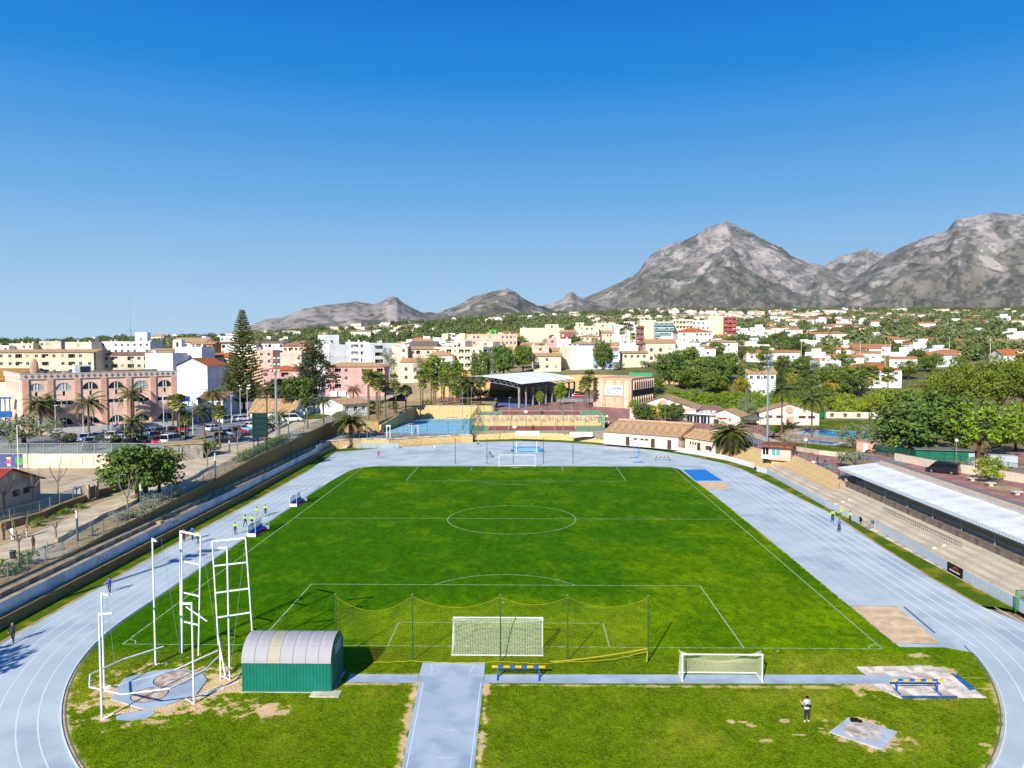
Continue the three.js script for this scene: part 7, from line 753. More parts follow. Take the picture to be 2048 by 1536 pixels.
struct('rear_car_park', slab([[-5, -172], [26, -172], [27, -198], [-5, -197]], 5.2, 3), asphalt);
for (const [x, z, c, n] of [[2, -186, 0x1f6a55, 'teal'], [9, -188, 0x2a2c30, 'dark grey'], [14, -184, 0x1c1e22, 'black'], [19, -190, 0xb01a20, 'red'], [20.5, -181, 0xb01a20, 'bright red']]) car(c, 'car', [x, 5.2, z], x * .3, n + ' car in the small lot behind the covered court');
for (const [x, w] of [[7, 3.4], [13, 4]]) { const t = thing('white_container', x < 10 ? 'narrow white site container behind the covered court' : 'wider white site container behind the covered court', 'container', [x, 5.2, -193]); part('box', bx(w, 2.7, 2.4), mt('container_white', 0xb9c0c4, { map: vRib, m: .6 }), t); part('door', bx(.9, 2.1, .06, 0, .1, 1.23), galv, t); }
// town blocks: [uL-derived x range, top, z, depth, wall, floors, windows per floor, roof, options, label]
const WL = { W: plaster('town_white', 0xe6e6e2), C: plaster('town_cream', 0xe2d2b4), T: plaster('town_tan', 0xdccdae), P: plaster('town_pink', 0xd6a29a), B: plaster('town_blue', 0xa6bbdc), O: plaster('town_orange', 0xbd8044), K: plaster('town_coral', 0xdfb49c), G: plaster('town_greige', 0xcbbda8), N: mt('town_brick', 0x94665a, { map: vPlaster, m: 3 }), R: plaster('town_maroon', 0xac5650), Y: plaster('town_yellow', 0xd8b06a) };
function block(xl, xr, yt, z, dep, wall, nf, nx, roof, label, o = {}) {
  const w = (xr - xl) / Math.cos(o.ry ?? 0) * (o.wf ?? 1), x = (xl + xr) / 2, y0 = terr(x, z) - 1.5, rh = roof ? (o.rh ?? 1.5) : 0, h = Math.max(3, yt - y0 - rh), ops = []; for (let f = 0; f < nf; f++) { const y = h - (roof ? 1.4 : 1.8) - f * (o.fh ?? 3); if (y < 1.2) break; for (let k = 0; k < nx; k++) { const cx = nx > 1 ? mix(-w / 2 + w / nx / 2, w / 2 - w / nx / 2, k / (nx - 1)) : 0, q = (o.pat ?? 'w')[k % (o.pat ?? 'w').length]; if (q !== '.') ops.push([cx, y, q === 'w' ? Math.min(1.3, w / nx * .55) : w / nx * .78, q === 'b' ? 1.5 : q === 'p' ? 1.7 : 1.35, q]); } }
  const side = []; if (o.side) for (let f = 0; f < nf; f++) { const y = h - 1.8 - f * (o.fh ?? 3); if (y > 1.2) for (let k = 0; k < o.side; k++) side.push([mix(-dep / 2 + dep / o.side / 2, dep / 2 - dep / o.side / 2, o.side > 1 ? k / (o.side - 1) : .5), y, (o.spat ?? 'w')[k % (o.spat ?? 'w').length] === 'b' ? dep / o.side * .7 : 1.2, 1.4, (o.spat ?? 'w')[k % (o.spat ?? 'w').length]]); }
  return building(o.name ?? (nf > 2 ? 'apartment_block' : 'town_house'), label, { x, y: y0, z: z - dep / 2, ry: o.ry ?? 0, w, d: dep, h, wall: WL[wall] ?? wall, front: ops, right: o.side && !o.sl ? side : [], left: o.sl ? side : [], roof, rh, ov: .6, tile: o.tile, chim: o.chim, box: o.box, bal: o.balM, glass: o.glass, extra: o.extra, group: o.group });
}
const bh = (x, w = 3, h = 2.4) => [x, -2, w, h, 3];
block(-140.13,-126.67,19.06,-85, 14, 'C', 0, 0, 'gx', 'cream blank-walled house with ochre roof beside the pink school', { tile: mt('ochre_tile', 0xb58a4c, { map: vTile, m: 2 }), rh: 3 });
block(-216.52,-167.55,23.55,-190, 12, 'T', 4, 14, 'gx', 'long tan four-storey apartment block with balconies behind the pink school', { pat: 'wwb' , rh: 1.2 }); block(-172.11,-142.15,22.4,-198, 12, 'G', 3, 9, 'gx', 'grey-beige apartment block continuing the tan row', { pat: 'bw', rh: 1.2, tile: tileB });
block(-220.64,-194.37,27.09,-290, 14, 'W', 2, 8, '', 'broad white block with tall stair tower behind the tan row', { box: [[5, -2, 6.5, 5, 4]] }); block(-233.04,-219.43,26.82,-280, 12, 'C', 2, 5, '', 'cream flat-roofed block with two chimneys', { box: [bh(4.5, 1, 3)] }); block(-259.15,-247.26,27.49,-300, 12, 'G', 2, 4, '', 'small beige flat-roofed block above the tan row'); block(-272.06,-259.22,26.18,-295, 12, 'C', 2, 4, '', 'pale flat-roofed block at the start of the rear row'); block(-284.07,-268.71,25.16,-290, 12, 'W', 2, 4, '', 'low white terrace block behind the ochre roof');
block(-175.25,-163.92,23.55,-250, 12, 'C', 2, 5, 'gx', 'cream town house with low tan roof', { rh: 1 }); block(-173.28,-157.62,28.85,-270, 16, 'C', 3, 6, 'gx', 'cream gabled block with several roof chimneys', { chim: 1, rh: 2.4 }); block(-151.21,-141.14,26.49,-240, 10, 'O', 3, 4, 'gx', 'bright orange apartment house with dark balconies', { pat: 'wwb', rh: 1 }); block(-150.16,-129.05,26.8,-262, 12, 'W', 4, 10, 'gx', 'white banded apartment block with brown roof edges', { pat: 'wwb', tile: tileB, rh: 1 }); block(-132.17,-117.24,27.01,-266, 12, 'W', 4, 8, 'gx', 'white and brown apartment block beside the tall pine', { pat: 'wbw', tile: tileB, rh: 1 });
block(-155.67,-146.65,29.71,-285, 10, 'W', 1, 4, '', 'small white penthouse with glass front behind the banded block'); block(-129.81,-120.24,22.36,-155, 12, 'W', 0, 0, '', 'blank white side wall house behind the school roof'); block(-125.29,-115.65,24.38,-168, 12, 'W', 0, 0, '', 'tall blank white party wall beside the palm', { box: [[-6, 0, 3, 3, 3]] }); block(-112.03,-102.04,20.86,-140, 16, 'W', 0, 0, 'gz', 'big white blank gable with orange tile verge', { tile: tileO, rh: 2.6 }); block(-121.84,-111.53,22.06,-182, 10, 'C', 2, 5, 'gx', 'beige house with broad orange tile roof', { tile: tileO, rh: 1.6 }); block(-90.31,-83.26,11.63,-105, 14, 'W', 1, 3, 'gx', 'low white house with brown tile roof behind the car park', { tile: tileB, rh: 1.8 });
block(-95.88,-93.29,27.14,-222, 12, 'K', 4, 2, 'hip', 'narrow coral house with brown roof and yellow balconies', { pat: 'b', tile: tileB }); block(-104.4,-95.03,26.97,-225, 12, 'C', 4, 4, 'hip', 'beige apartment house with brown hipped roof', { pat: 'wb', tile: tileB, rh: 2.4 }); block(-95.9,-87.37,22.06,-195, 10, 'G', 0, 0, '', 'grey-beige blank end wall above the red villa'); block(-113.96,-104.51,22.97,-212, 10, 'K', 2, 3, '', 'salmon and white terrace house beside the banded block');
block(-87.91,-75.03,17.95,-150, 12, 'P', 3, 4, 'hip', 'red-orange villa with tiled hipped roofs behind the floodlight mast', { tile: tileO, pat: 'wwb', extra: t => { part('tower', bx(5, 3.6, 5, -3.6, 8.2, 1), WL.P, t); const r = part('tower_roof', roofGeo('hip', 5, 5, 11.8, 1.6, .5).translate(-3.6, 0, 1), tileO, t); part('tower_window', bx(.9, 1, .1, -3, 9.2, 3.53), glass, t); } });
const BW = { ry: .62, pat: '.' }; block(-87.28,-76.08,25.2,-222, 14, 'W', 0, 0, '', 'white apartment block with blank side wall behind the pink building', { ry: .7, box: [[-4, 0, 7, 4.5, 6]] }); block(-77.89,-70.48,26.26,-226, 12, 'W', 4, 2, '', 'white stair block with open landings between blank walls', { ry: .5, pat: 'b' }); block(-69.19,-60.11,25.8,-224, 14, 'W', 4, 2, '', 'white apartment block with high blank wall next to cream block', { ry: .7, pat: 'b.' });
block(-75.73,-53.06,18.28,-186, 10, 'P', 3, 7, 'hip', 'pink three-storey building with white balconies behind the promenade', { pat: 'wbw.w', rh: 1.6, extra: t => { for (const x of [-8, -4.6]) part('white_bay', bx(2.6, 6, .9, x, 3.4, 5.3), WL.W, t); part('roof_house', bx(4.2, 2.6, 4, 1, 10.4, -1), WL.P, t); part('roof_house_cap', roofGeo('hip', 4.2, 4, 13, 1.2, .4).translate(1, 0, -1), tileM, t); } });
block(-60.88,-50.61,24.26,-228, 14, 'C', 4, 3, '', 'cream blank-fronted block with narrow slit windows', { pat: '..w' }); block(-52.12,-34.24,24.23,-232, 12, 'G', 4, 8, 'gx', 'greige apartment block with loggia balconies and brown eaves', { pat: 'wwbw', rh: 1.2 });
{ const t = block(-35.33,-11.97,23.99,-226, 20, 'C', 4, 8, '', 'large cream corner apartment building with four floors of balconies', { ry: -.5, wf: .96, pat: 'wwbwbb', side: 5, spat: 'bwb', box: [[-6, -3, 6, 3, 6], [7, -4, 8, 2.6, 6]], extra: t => { part('shop_front', bx(24, 3.4, .2, 0, 0, 10.2), WL.Y, t); part('awning', bx(6, .15, 2.2, -1, 3, 11.2), darkM, t); for (const x of [-7, 2]) part('dormer', bx(3, 2.4, 1, x, 17.4, 9.4), WL.C, t); } }); }
block(-35.2,-4.3,30.77,-312, 12, 'K', 2, 14, '', 'long orange-trimmed flat-roofed block behind the corner building', { box: [[2, -2, 4, 2.6, 4, mt('bright_green_wall', 0x5aa83a)]] }); block(-3.09,22.54,34.63,-345, 16, 'C', 0, 0, '', 'huge blank cream wall of a town block', { box: [bh(6, 8, 2.5)] }); block(-11.38,-1.5,29.83,-330, 12, 'C', 3, 5, 'gx', 'cream apartment house with tiled roof beside the huge blank wall'); block(-47.36,-32.83,26.43,-300, 12, 'W', 2, 4, 'gz', 'white gabled house behind the greige block', { tile: tileB }); block(-59.04,-45.62,26.94,-290, 12, 'G', 1, 3, 'gx', 'grey-roofed block behind the greige apartments', { tile: mt('grey_roof', 0x7d746a, { map: vTile, m: 2 }), rh: 3 });
block(3.61,11.23,24.53,-240, 10, 'G', 1, 1, '', 'greige party-wall house beside the corner building'); block(10.82,16.06,28.06,-262, 10, 'P', 1, 1, '', 'pink blank-walled town house beside the white cube'); block(15.45,22.04,27.55,-258, 10, 'W', 0, 0, '', 'small white cube house beside the pink wall'); block(11.56,16.55,23.6,-244, 8, 'Y', 1, 1, 'gx', 'small yellow house front with tile edge'); block(4,16.06,21.32,-226, 10, 'C', 2, 3, 'gx', 'low sandy house with tan roof by the town road'); block(15.79,20.88,24.07,-236, 10, 'G', 0, 0, '', 'tall brown-grey end wall by the bare trees');
block(20.46,30.3,24.06,-232, 12, 'W', 0, 0, '', 'broad white blank wall at the end of blue house'); block(30.22,41.32,23.83,-231, 12, 'B', 3, 5, 'gx', 'pale blue three-storey house with yellow shutters on the town road', { rh: 1.2, pat: 'wpw', balM: whiteP }); block(21.23,33.16,26.58,-256, 10, 'B', 1, 4, 'hip', 'blue house with tiled hipped roof behind the white wall'); block(32.86,44.61,26.09,-258, 10, 'K', 1, 4, 'gx', 'salmon house with tiled roof behind the blue house');
block(19.88,28.16,32.97,-322, 10, 'R', 2, 4, 'gx', 'maroon-fronted house with projecting white balcony', { pat: 'wp' }); block(30.49,45.25,36.33,-372, 14, 'C', 2, 5, '', 'cream stepped apartment block with roof house', { box: [bh(-4, 5, 2.6)] }); block(43.45,56.57,38.36,-380, 14, 'C', 3, 4, '', 'tall cream apartment block with flat roof'); block(30.88,42.12,30.84,-330, 10, 'C', 2, 4, 'hip', 'cream house with small hipped roof and arcade'); block(44.45,52.19,32.95,-340, 10, 'C', 2, 4, 'gx', 'cream house with dark window row below tiled eaves');
block(50.82,64.23,36.04,-338, 14, 'W', 0, 0, '', 'large plain white block above the palms', { box: [bh(3, 6, 2.4)] }); block(63.38,67.64,35.66,-336, 13, 'N', 4, 2, 'gx', 'narrow brick apartment front with orange eaves', { pat: 'b', tile: tileO, rh: .8 }); block(70.41,80.21,39.9,-372, 14, 'C', 0, 0, '', 'cream blank tower block'); block(78.67,90.51,38.84,-368, 12, 'G', 5, 4, '', 'balcony apartment block with turquoise glass railings', { pat: 'p', balM: glassBlue }); block(91.04,103.68,40.27,-376, 12, 'C', 4, 6, '', 'cream balcony block next to the turquoise railings', { pat: 'b' }); block(105.96,117.37,40.04,-390, 12, 'W', 2, 4, '', 'white block before the red brick front'); block(84.28,102.92,33.89,-322, 14, 'W', 2, 8, 'hip', 'white long house with orange hipped roof and broad eaves', { tile: tileO, rh: 2.2 }); block(130.12,142.21,45.09,-452, 14, 'C', 1, 2, '', 'cream blank tower with roof tank', { box: [bh(0, 5, 2.6)] }); block(141.02,149.87,44.27,-450, 14, 'R', 5, 3, '', 'red brick apartment front with square balconies', { pat: 'b' });
// villas among the trees on the right
const VG = { name: 'villa' }; block(135.03,156.3,16.81,-215, 16, 'W', 2, 5, 'hip', 'white two-storey villa with orange hipped roof beyond the orchard', { tile: tileO, rh: 2.6, pat: 'wwb', name: 'villa', chim: 1 }); block(125.29,134.09,17.72,-222, 12, 'W', 1, 3, '', 'white modern cube house with satellite dish', { name: 'villa', extra: t => part('satellite_dish', new THREE.SphereGeometry(1.3, 16, 8, 0, 6.28, 0, 1.1).rotateX(1.2).translate(3, 11, 0), whiteP, t) }); block(124.71,134.67,14.65,-212, 10, 'W', 1, 3, '', 'low white garage wing with wide door', { name: 'villa' });
block(184.6,198.28,19.04,-325, 14, 'C', 1, 3, 'gz', 'pale bungalow with orange roof and blank gable', { tile: tileO, rh: 2.6, name: 'villa' }); block(211.71,231.81,19.14,-335, 12, 'C', 1, 4, 'gx', 'long bungalow with orange roof and white garden wall', { tile: tileO, rh: 2, name: 'villa' }); block(254.6,272.14,21.74,-310, 14, 'W', 1, 4, 'gx', 'white house with bright orange roof behind the pines', { tile: tileO, rh: 3, name: 'villa' }); block(179.31,192.64,23.7,-350, 12, 'C', 2, 4, '', 'beige modern house with roof cabin', { box: [bh(-3, 3, 2)], name: 'villa' }); block(86.19,96.84,15.59,-190, 10, 'W', 1, 4, 'gx', 'white cottage with tile roof and blue door above the hedge', { rh: 2, name: 'villa' }); block(97.54,114.04,27.44,-310, 12, 'W', 2, 5, 'hip', 'white villa with veranda in front of the cypresses', { name: 'villa' }); block(43.55,54.55,22.02,-235, 10, 'C', 1, 4, 'gx', 'low sand-coloured bungalow above the terraced slope', { rh: 1, name: 'villa' }); block(67.87,79.82,26.62,-290, 10, 'C', 1, 3, '', 'small cream villa above the bushy hill', { name: 'villa' }); block(225.97,237.61,17.62,-322, 10, 'W', 1, 3, '', 'small white cube villa with parked caravan', { name: 'villa' }); block(301.01,324.85,27.84,-400, 14, 'W', 1, 5, 'gx', 'wide white villa with low tiled roof', { rh: 1.4, name: 'villa' }); block(88.58,94.7,19.28,-235, 8, 'W', 1, 2, 'gx', 'white gabled cottage half hidden in yellow bushes', { rh: 2, name: 'villa' });
// white cottages beside the promenade
block(-73.73,-62.05,10.01,-100, 12, 'W', 1, 5, 'gx', 'white cottage with tan tiled roof behind the palms', { rh: 3.4, name: 'cottage' }); block(-53.06,-47.46,9.92,-105, 10, 'W', 1, 3, 'gx', 'white villa with porch columns beside the promenade', { rh: 1.4, name: 'cottage', ry: .9 });
{ const t = thing('garden_wall', 'white garden wall with pillars along the lawn at the promenade', 'wall'); const L = [[-66, 5.3, -98], [-60.5, 5.3, -101], [-60.5, 5.3, -118], [-58.5, 5.4, -140]]; part('wall_body', wallStrip(L, .3, -.3, 1.1), WL.W, t); for (let k = 0; k < 8; k++) part('pillar', bx(.7, 2, .7, -60.5 + k * .2, 5.2, -102 - k * 4.6), WL.W, t); }
{ const X = [-106.21,-106.21,38.94,-100], t = thing('radio_mast', 'tall thin lattice radio mast above the school roof', 'mast', [X[0], 5, -100]), h = X[2] - 5; part('lattice', [[-.25, -.2], [.25, -.2], [0, .25]].map(([a, b]) => bar([a, 0, b], [a * .6, h * .72, b * .6], .05, .04, 5)).concat(Array.from({ length: 14 }, (_, k) => bar([-.22, k * h * .05, -.2], [.22, (k + 1) * h * .05, -.2], .03, .03, 4))), galv, t); part('whip', bar([0, h * .7, 0], [0, h, 0], .05, .025, 5), galv, t); for (const [y, w] of [[.78, 1.4], [.62, 1.8], [.5, 2.4]]) part('aerial', bar([-w * .5, h * y, 0], [w * .5, h * y, 0], .035, .035, 5), galv, t); }

// ---------- planting of the slopes ----------
{
  // [u-range, v-range at ground, distance] bands filled with individual trees
  const lab = { broad: ['mid green rounded tree on the wooded slope right of the sports hall', 'mid green trees on the slope'], dark: ['dark evergreen tree on the wooded slope', 'dark trees on the slope'], citrus: ['yellow-green citrus tree in the orchard behind the pool', 'orchard citrus trees'], olive: ['grey-green olive tree on the dry terraces', 'olive trees on the terraces'], bright: ['vivid green tree in the belt above the clubhouse', 'vivid green belt trees'], mimosa: ['golden flowering tree among the green slope trees', 'golden trees on the slope'], pine: ['spreading pine among the villas', 'pines among the villas'], cypress: ['dark upright cypress beside the villas', 'cypresses among the villas'] };
  const T = (k, x, z, h, w) => tree(k, x, terr(x, z) - .2, z, h, w, ...lab[k]);
  for (let r = 0; r < 10; r++) for (let k = 0; k < 17; k++) { const z = -146 - r * 8.5 - rr(-1.5, 1.5), x = 84 + k * 7.2 + rr(-1.5, 1.5) + r * 2; if (x > 128 + r * 9) continue; if (z < -182 && x > 118 && x < 168) continue; if (z < -175 && x < 128) continue; T(r > 6 && rnd() < .5 ? 'olive' : 'citrus', x, z, rr(4.4, 5.8), rr(6.2, 7.6)); }
  for (let k = 0; k < 16; k++) T('bright', 52 + k * 2.9 + rr(-1, 1), -163 - (k % 2) * 4 - rr(0, 2), rr(5.5, 7), rr(6, 7.5));
  for (let k = 0; k < 9; k++) T('bright', 60 + k * 3.4, -152 - rr(0, 3), rr(4.5, 5.5), 5.5);
  for (const [x, z, k, h, w] of [[58, -200, 'dark', 13, 13], [66, -206, 'broad', 14, 14], [74, -198, 'dark', 12, 13], [82, -207, 'broad', 12, 13], [63, -190, 'broad', 10, 11], [50, -188, 'broad', 8, 9], [90, -196, 'dark', 11, 12], [72, -186, 'broad', 9, 10], [46, -182, 'mimosa', 5, 6], [83, -186, 'mimosa', 7.5, 8], [55, -178, 'olive', 5.5, 7], [62, -176, 'olive', 5, 8], [98, -188, 'cypress', 12, 5], [95, -176, 'cypress', 10, 4.4], [104, -182, 'dark', 8, 8], [100, -166, 'dark', 7, 8], [108, -172, 'dark', 7.5, 9], [78, -216, 'broad', 9, 10], [90, -214, 'mimosa', 8, 8], [108, -204, 'mimosa', 7, 8], [118, -196, 'broad', 11, 12], [126, -190, 'broad', 11.5, 13], [116, -186, 'mimosa', 7, 8], [132, -196, 'broad', 12, 13], [124, -202, 'broad', 12, 13]]) T(k, x, z, h, w);
  for (const [x, z, h] of [[97, -210, 8], [120, -214, 9], [86, -224, 8], [150, -320, 9], [110, -224, 8]]) palm('date', x, terr(x, z), z, h, 7, 'bushy date palm among the slope trees', 'date palms on the slope');
  palm('canary', 53.85,13,-293.43, 6, 9, 'broad date palm beside the town road'); for (const [u, h] of [[53.7,53.7,34.79,-310, 1], [56.1,56.1,34.02,-312, 1], [51.61,51.61,31.82,-308, 1], [57.21,57.21,29.31,-300, 1], [14.28,14.28,28.38,-300, 1]].map(q => [q, 0])) { const X = u[0], yt = u[2], z = -305, y = terr(X, z); palm('fan', X, y, z, Math.max(4, yt - y), 4.6, 'town fan palm rising before the white blocks', 'town fan palms'); }
  for (const [x, z, k, h, w] of [[-28, -200, 'broad', 12, 13], [-17, -204, 'dark', 12, 9], [-36, -205, 'broad', 11, 12], [-8, -206, 'dark', 12, 10], [-24, -196, 'broad', 9, 9], [-43, -214, 'olive', 9, 7], [-60, -226, 'olive', 13, 8]]) T(k, x, z, h + 3, w);
  for (let k = 0; k < 10; k++) { const x = rr(30, 62), z = rr(-245, -225); T('olive', x, z, 3.2, 4.5); }
  // mid distance: individual trees between the villas
  const K = ['broad', 'broad', 'dark', 'olive', 'olive', 'citrus', 'pine', 'broad', 'dark']; let n = 0; while (n < 150) { const d = 300 * Math.pow(2.1, rnd()), th = rr(.2, .74), x = 2.6 + th * d, z = 110.5 - d; if (d < 345 && th > .42 && th < .52) continue; if (d > 425 && d < 450 && th > .43 && th < .56 && rnd() < .8) continue; const k = pick(K), s = rr(.7, 1.15) * (k === 'olive' || k === 'citrus' ? 5.2 : 8); T(k, x, z, s * rr(.85, 1.1), s * rr(1, 1.3)); n++; }
  n = 0; while (n < 26) { const d = rr(330, 470), th = rr(-.62, .1), x = 2.6 + th * d, z = 110.5 - d; T(pick(['dark', 'broad', 'pine', 'olive']), x, z, rr(8, 13), rr(7, 10)); n++; }
  for (const [x, z] of [[131,-533.67], [168.88,-625.36], [33.29,-240.85], [41.61,-247.23], [50.01,-268.79], [53.77,-284.8], [70.48,-315.4], [174.53,-299.48], [186.9,-298.35], [189.36,-298.13], [231.35,-320.33], [252.23,-318.26], [163.23,-335.42], [140.26,-288.33]]) { const t = thing('utility_pole', 'pale concrete utility pole on the wooded slope and town road', 'pole', [x, terr(x, z), z], 0, 'pale utility poles'); part('shaft', bar([0, 0, 0], [0, 13, 0], .22, .13, 8), paleCon, t); part('crossarm', bx(1.8, .12, .12, 0, 12.4, 0), galv, t); }
}
// far wood: too many to count
{
  const mk = (col, sz) => { const L = []; for (let k = 0; k < 130; k++) { let x, y, z; do { x = rr(-1, 1); y = rr(-.8, 1); z = rr(-1, 1); } while (Math.hypot(x, y, z) > 1); L.push([x * 3.6, 4 + y * 3, z * 3.6, sz * rr(.7, 1.3), tint(col, .3), .75]); } return leaves(L); };
  const protos = [mk([.085, .115, .034], 1.5), mk([.125, .155, .042], 1.4), mk([.16, .18, .075], 1.3)]; const per = [5200, 3200, 2200];
  protos.forEach((g, i) => { const im = new THREE.InstancedMesh(g, leafM, per[i]), m = new THREE.Matrix4(), q = new THREE.Quaternion(); let k = 0; while (k < per[i]) { const d = 430 * Math.pow(i === 2 ? 3 : 6.2, Math.pow(rnd(), .8)), th = rr(-.85, .85), x = 2.6 + th * d, z = 110.5 - d; if (d < 620 && th > -.5 && th < .2) continue; if (d < 560 && th < -.3) continue; const f = fbm(x * .006, z * .006, 3, 401); if (f < (th < -.15 ? .3 : .44) + (i === 2 && th < 0 ? .3 : 0) - (d > 1900 ? .1 : 0)) continue; const s = rr(.75, 1.35) * (d > 1400 ? 1.15 : 1); q.setFromAxisAngle(V(0, 1, 0), rnd() * 6.28); m.compose(V(x, terr(x, z) - 1, z), q, V(s * 1.15, s * rr(.8, 1.2), s * 1.15)); im.setMatrixAt(k++, m); } im.name = ['far_pine_wood', 'far_mixed_wood', 'far_olive_scrub'][i]; im.userData = { kind: 'stuff', label: ['dense dark pine wood covering the far hillside', 'mixed green wood between the hillside houses', 'grey-green olive scrub on the middle slopes'][i], category: 'wood' }; im.castShadow = im.receiveShadow = true; scene.add(im); });
}
// hillside houses
{
  const hg = (w, d, h, wc, rc, kind) => { const P = [bx(w, h, d), bx(1.2, 1.2, .1, -w * .25, h * .45, d / 2 + .03), bx(1.2, 1.2, .1, w * .2, h * .45, d / 2 + .03), ...(kind ? [roofGeo(kind, w, d, h, 1.5, .5)] : [bx(w * .5, 2.2, d * .5, w * .1, h, 0)])], C = [wc, [.06, .06, .07], [.06, .06, .07], kind ? rc : wc]; const o = P.map((g, i) => { const q = g.index ? g.toNonIndexed() : g; const c = []; for (let k = 0; k < q.attributes.position.count; k++) c.push(...C[i]); q.setAttribute('color', new THREE.Float32BufferAttribute(c, 3)); q.deleteAttribute('uv'); return q; }); return join(o, true); };
  const cr = [.66, .6, .48], wh = [.72, .72, .7], pk = [.62, .52, .44], or = [.42, .17, .075], tn = [.4, .27, .16];
  const kinds = [[hg(12, 9, 6, cr, or, 'hip'), 'cream house with orange hipped roof'], [hg(14, 9, 5.5, wh, or, 'gx'), 'white house with orange gable roof'], [hg(11, 9, 6.5, wh, wh, ''), 'white flat-roofed house'], [hg(15, 10, 6, pk, tn, 'gx'), 'pinkish house with tan roof'], [hg(12, 10, 7, cr, cr, ''), 'cream flat-roofed house'], [hg(22, 10, 8, cr, tn, 'gx'), 'long cream terrace with tan roofs']];
  const hm = new THREE.MeshPhysicalMaterial({ vertexColors: true, roughness: .85, specularIntensity: .3 }); hm.name = 'hill_house_paint';
  const spot = () => { for (;;) { const r = rnd(); let d, th; if (r < .55) { d = rr(820, 2150); th = rr(-.12, .42); } else if (r < .82) { d = 390 * Math.pow(5, rnd()); th = rr(.19, .72); } else if (r < .9) { d = rr(480, 640); th = rr(-.4, .15); } else { d = rr(900, 1300); th = rr(-.5, -.12); } const x = 2.6 + th * d, z = 110.5 - d, f = fbm(x * .006, z * .006, 3, 401); if (r < .55 && f > .56) continue; return [x, z, d]; } };
  const list = Array.from({ length: 820 }, spot).sort((a, b) => a[2] - b[2]);
  list.slice(0, 300).forEach(([x, z, d]) => { const [g, l] = kinds[d < 900 ? Math.floor(rnd() * 3) : Math.floor(rnd() * kinds.length)]; const o = solo('hillside_house', g, hm, l + ' on the far hillside among trees', 'house', 'hillside houses'); o.position.set(x, terr(x, z) - .6, z); o.rotation.y = rr(-.5, .5); o.scale.setScalar(rr(.8, 1.1) * (d > 1000 ? .8 : 1)); });
  kinds.forEach(([g], i) => { const l = list.slice(300).filter((_, k) => k % kinds.length === i), im = new THREE.InstancedMesh(g, hm, l.length), m = new THREE.Matrix4(), q = new THREE.Quaternion(); l.forEach(([x, z], k) => { q.setFromAxisAngle(V(0, 1, 0), rr(-.5, .5)); m.compose(V(x, terr(x, z) - .6, z), q, V(1, 1, 1).multiplyScalar(rr(.6, 1))); im.setMatrixAt(k, m); }); im.name = numbered('far_house_mass'); im.userData = { kind: 'stuff', label: ['distant houses with orange hipped roofs', 'distant white gabled houses', 'distant white cube houses', 'distant pinkish houses', 'distant cream cube houses', 'distant cream terraces'][i] + ' massed high on the hillside', category: 'houses' }; im.castShadow = im.receiveShadow = true; scene.add(im); });
}
// low town houses filling the rows between the named blocks
{ const G = [[[.68, .68, .65], ''], [[.62, .55, .43], ''], [[.68, .67, .64], 'gx'], [[.6, .5, .38], 'gx'], [[.68, .66, .62], 'hip']].map(([c, k]) => { const P = [bx(11, 8, 9), ...[-3.4, 0, 3.4].flatMap(x => [1.6, 4.8].map(y => bx(1.1, 1.3, .1, x, y, 4.53))), ...(k ? [roofGeo(k, 11, 9, 8, 1.6, .4)] : [bx(3.4, 2.4, 3, 2.2, 8, -1), bx(11.2, .7, .2, 0, 8, 4.45)])].map((g, i) => { const q = g.index ? g.toNonIndexed() : g, col = []; const cc = i > 0 && i < 7 ? [.07, .075, .08] : k && i === 7 ? [.42, .22, .12] : c; for (let n = 0; n < q.attributes.position.count; n++) col.push(...cc); q.setAttribute('color', new THREE.Float32BufferAttribute(col, 3)); q.deleteAttribute('uv'); return q; }); return join(P, true); });
  const m = new THREE.MeshPhysicalMaterial({ vertexColors: true, roughness: .85, specularIntensity: .3 }); m.name = 'town_house_paint'; const L = ['white flat-roofed town house in the packed rows', 'cream flat-roofed town house in the packed rows', 'white town house with tiled gable in the packed rows', 'cream town house with tiled gable in the packed rows', 'white town house with hipped tile roof in the packed rows'];
  for (let k = 0; k < 90; k++) { const d = rr(335, 540), th = rr(-.66, .22), x = 2.6 + th * d, z = 110.5 - d, i = Math.floor(rnd() * 5), o = solo('row_house', G[i], m, L[i], 'house', 'packed town houses'); o.position.set(x, terr(x, z) - 1, z); o.rotation.y = rr(-.25, .25); o.scale.set(rr(.9, 1.3), rr(.85, 1.35), 1); } }
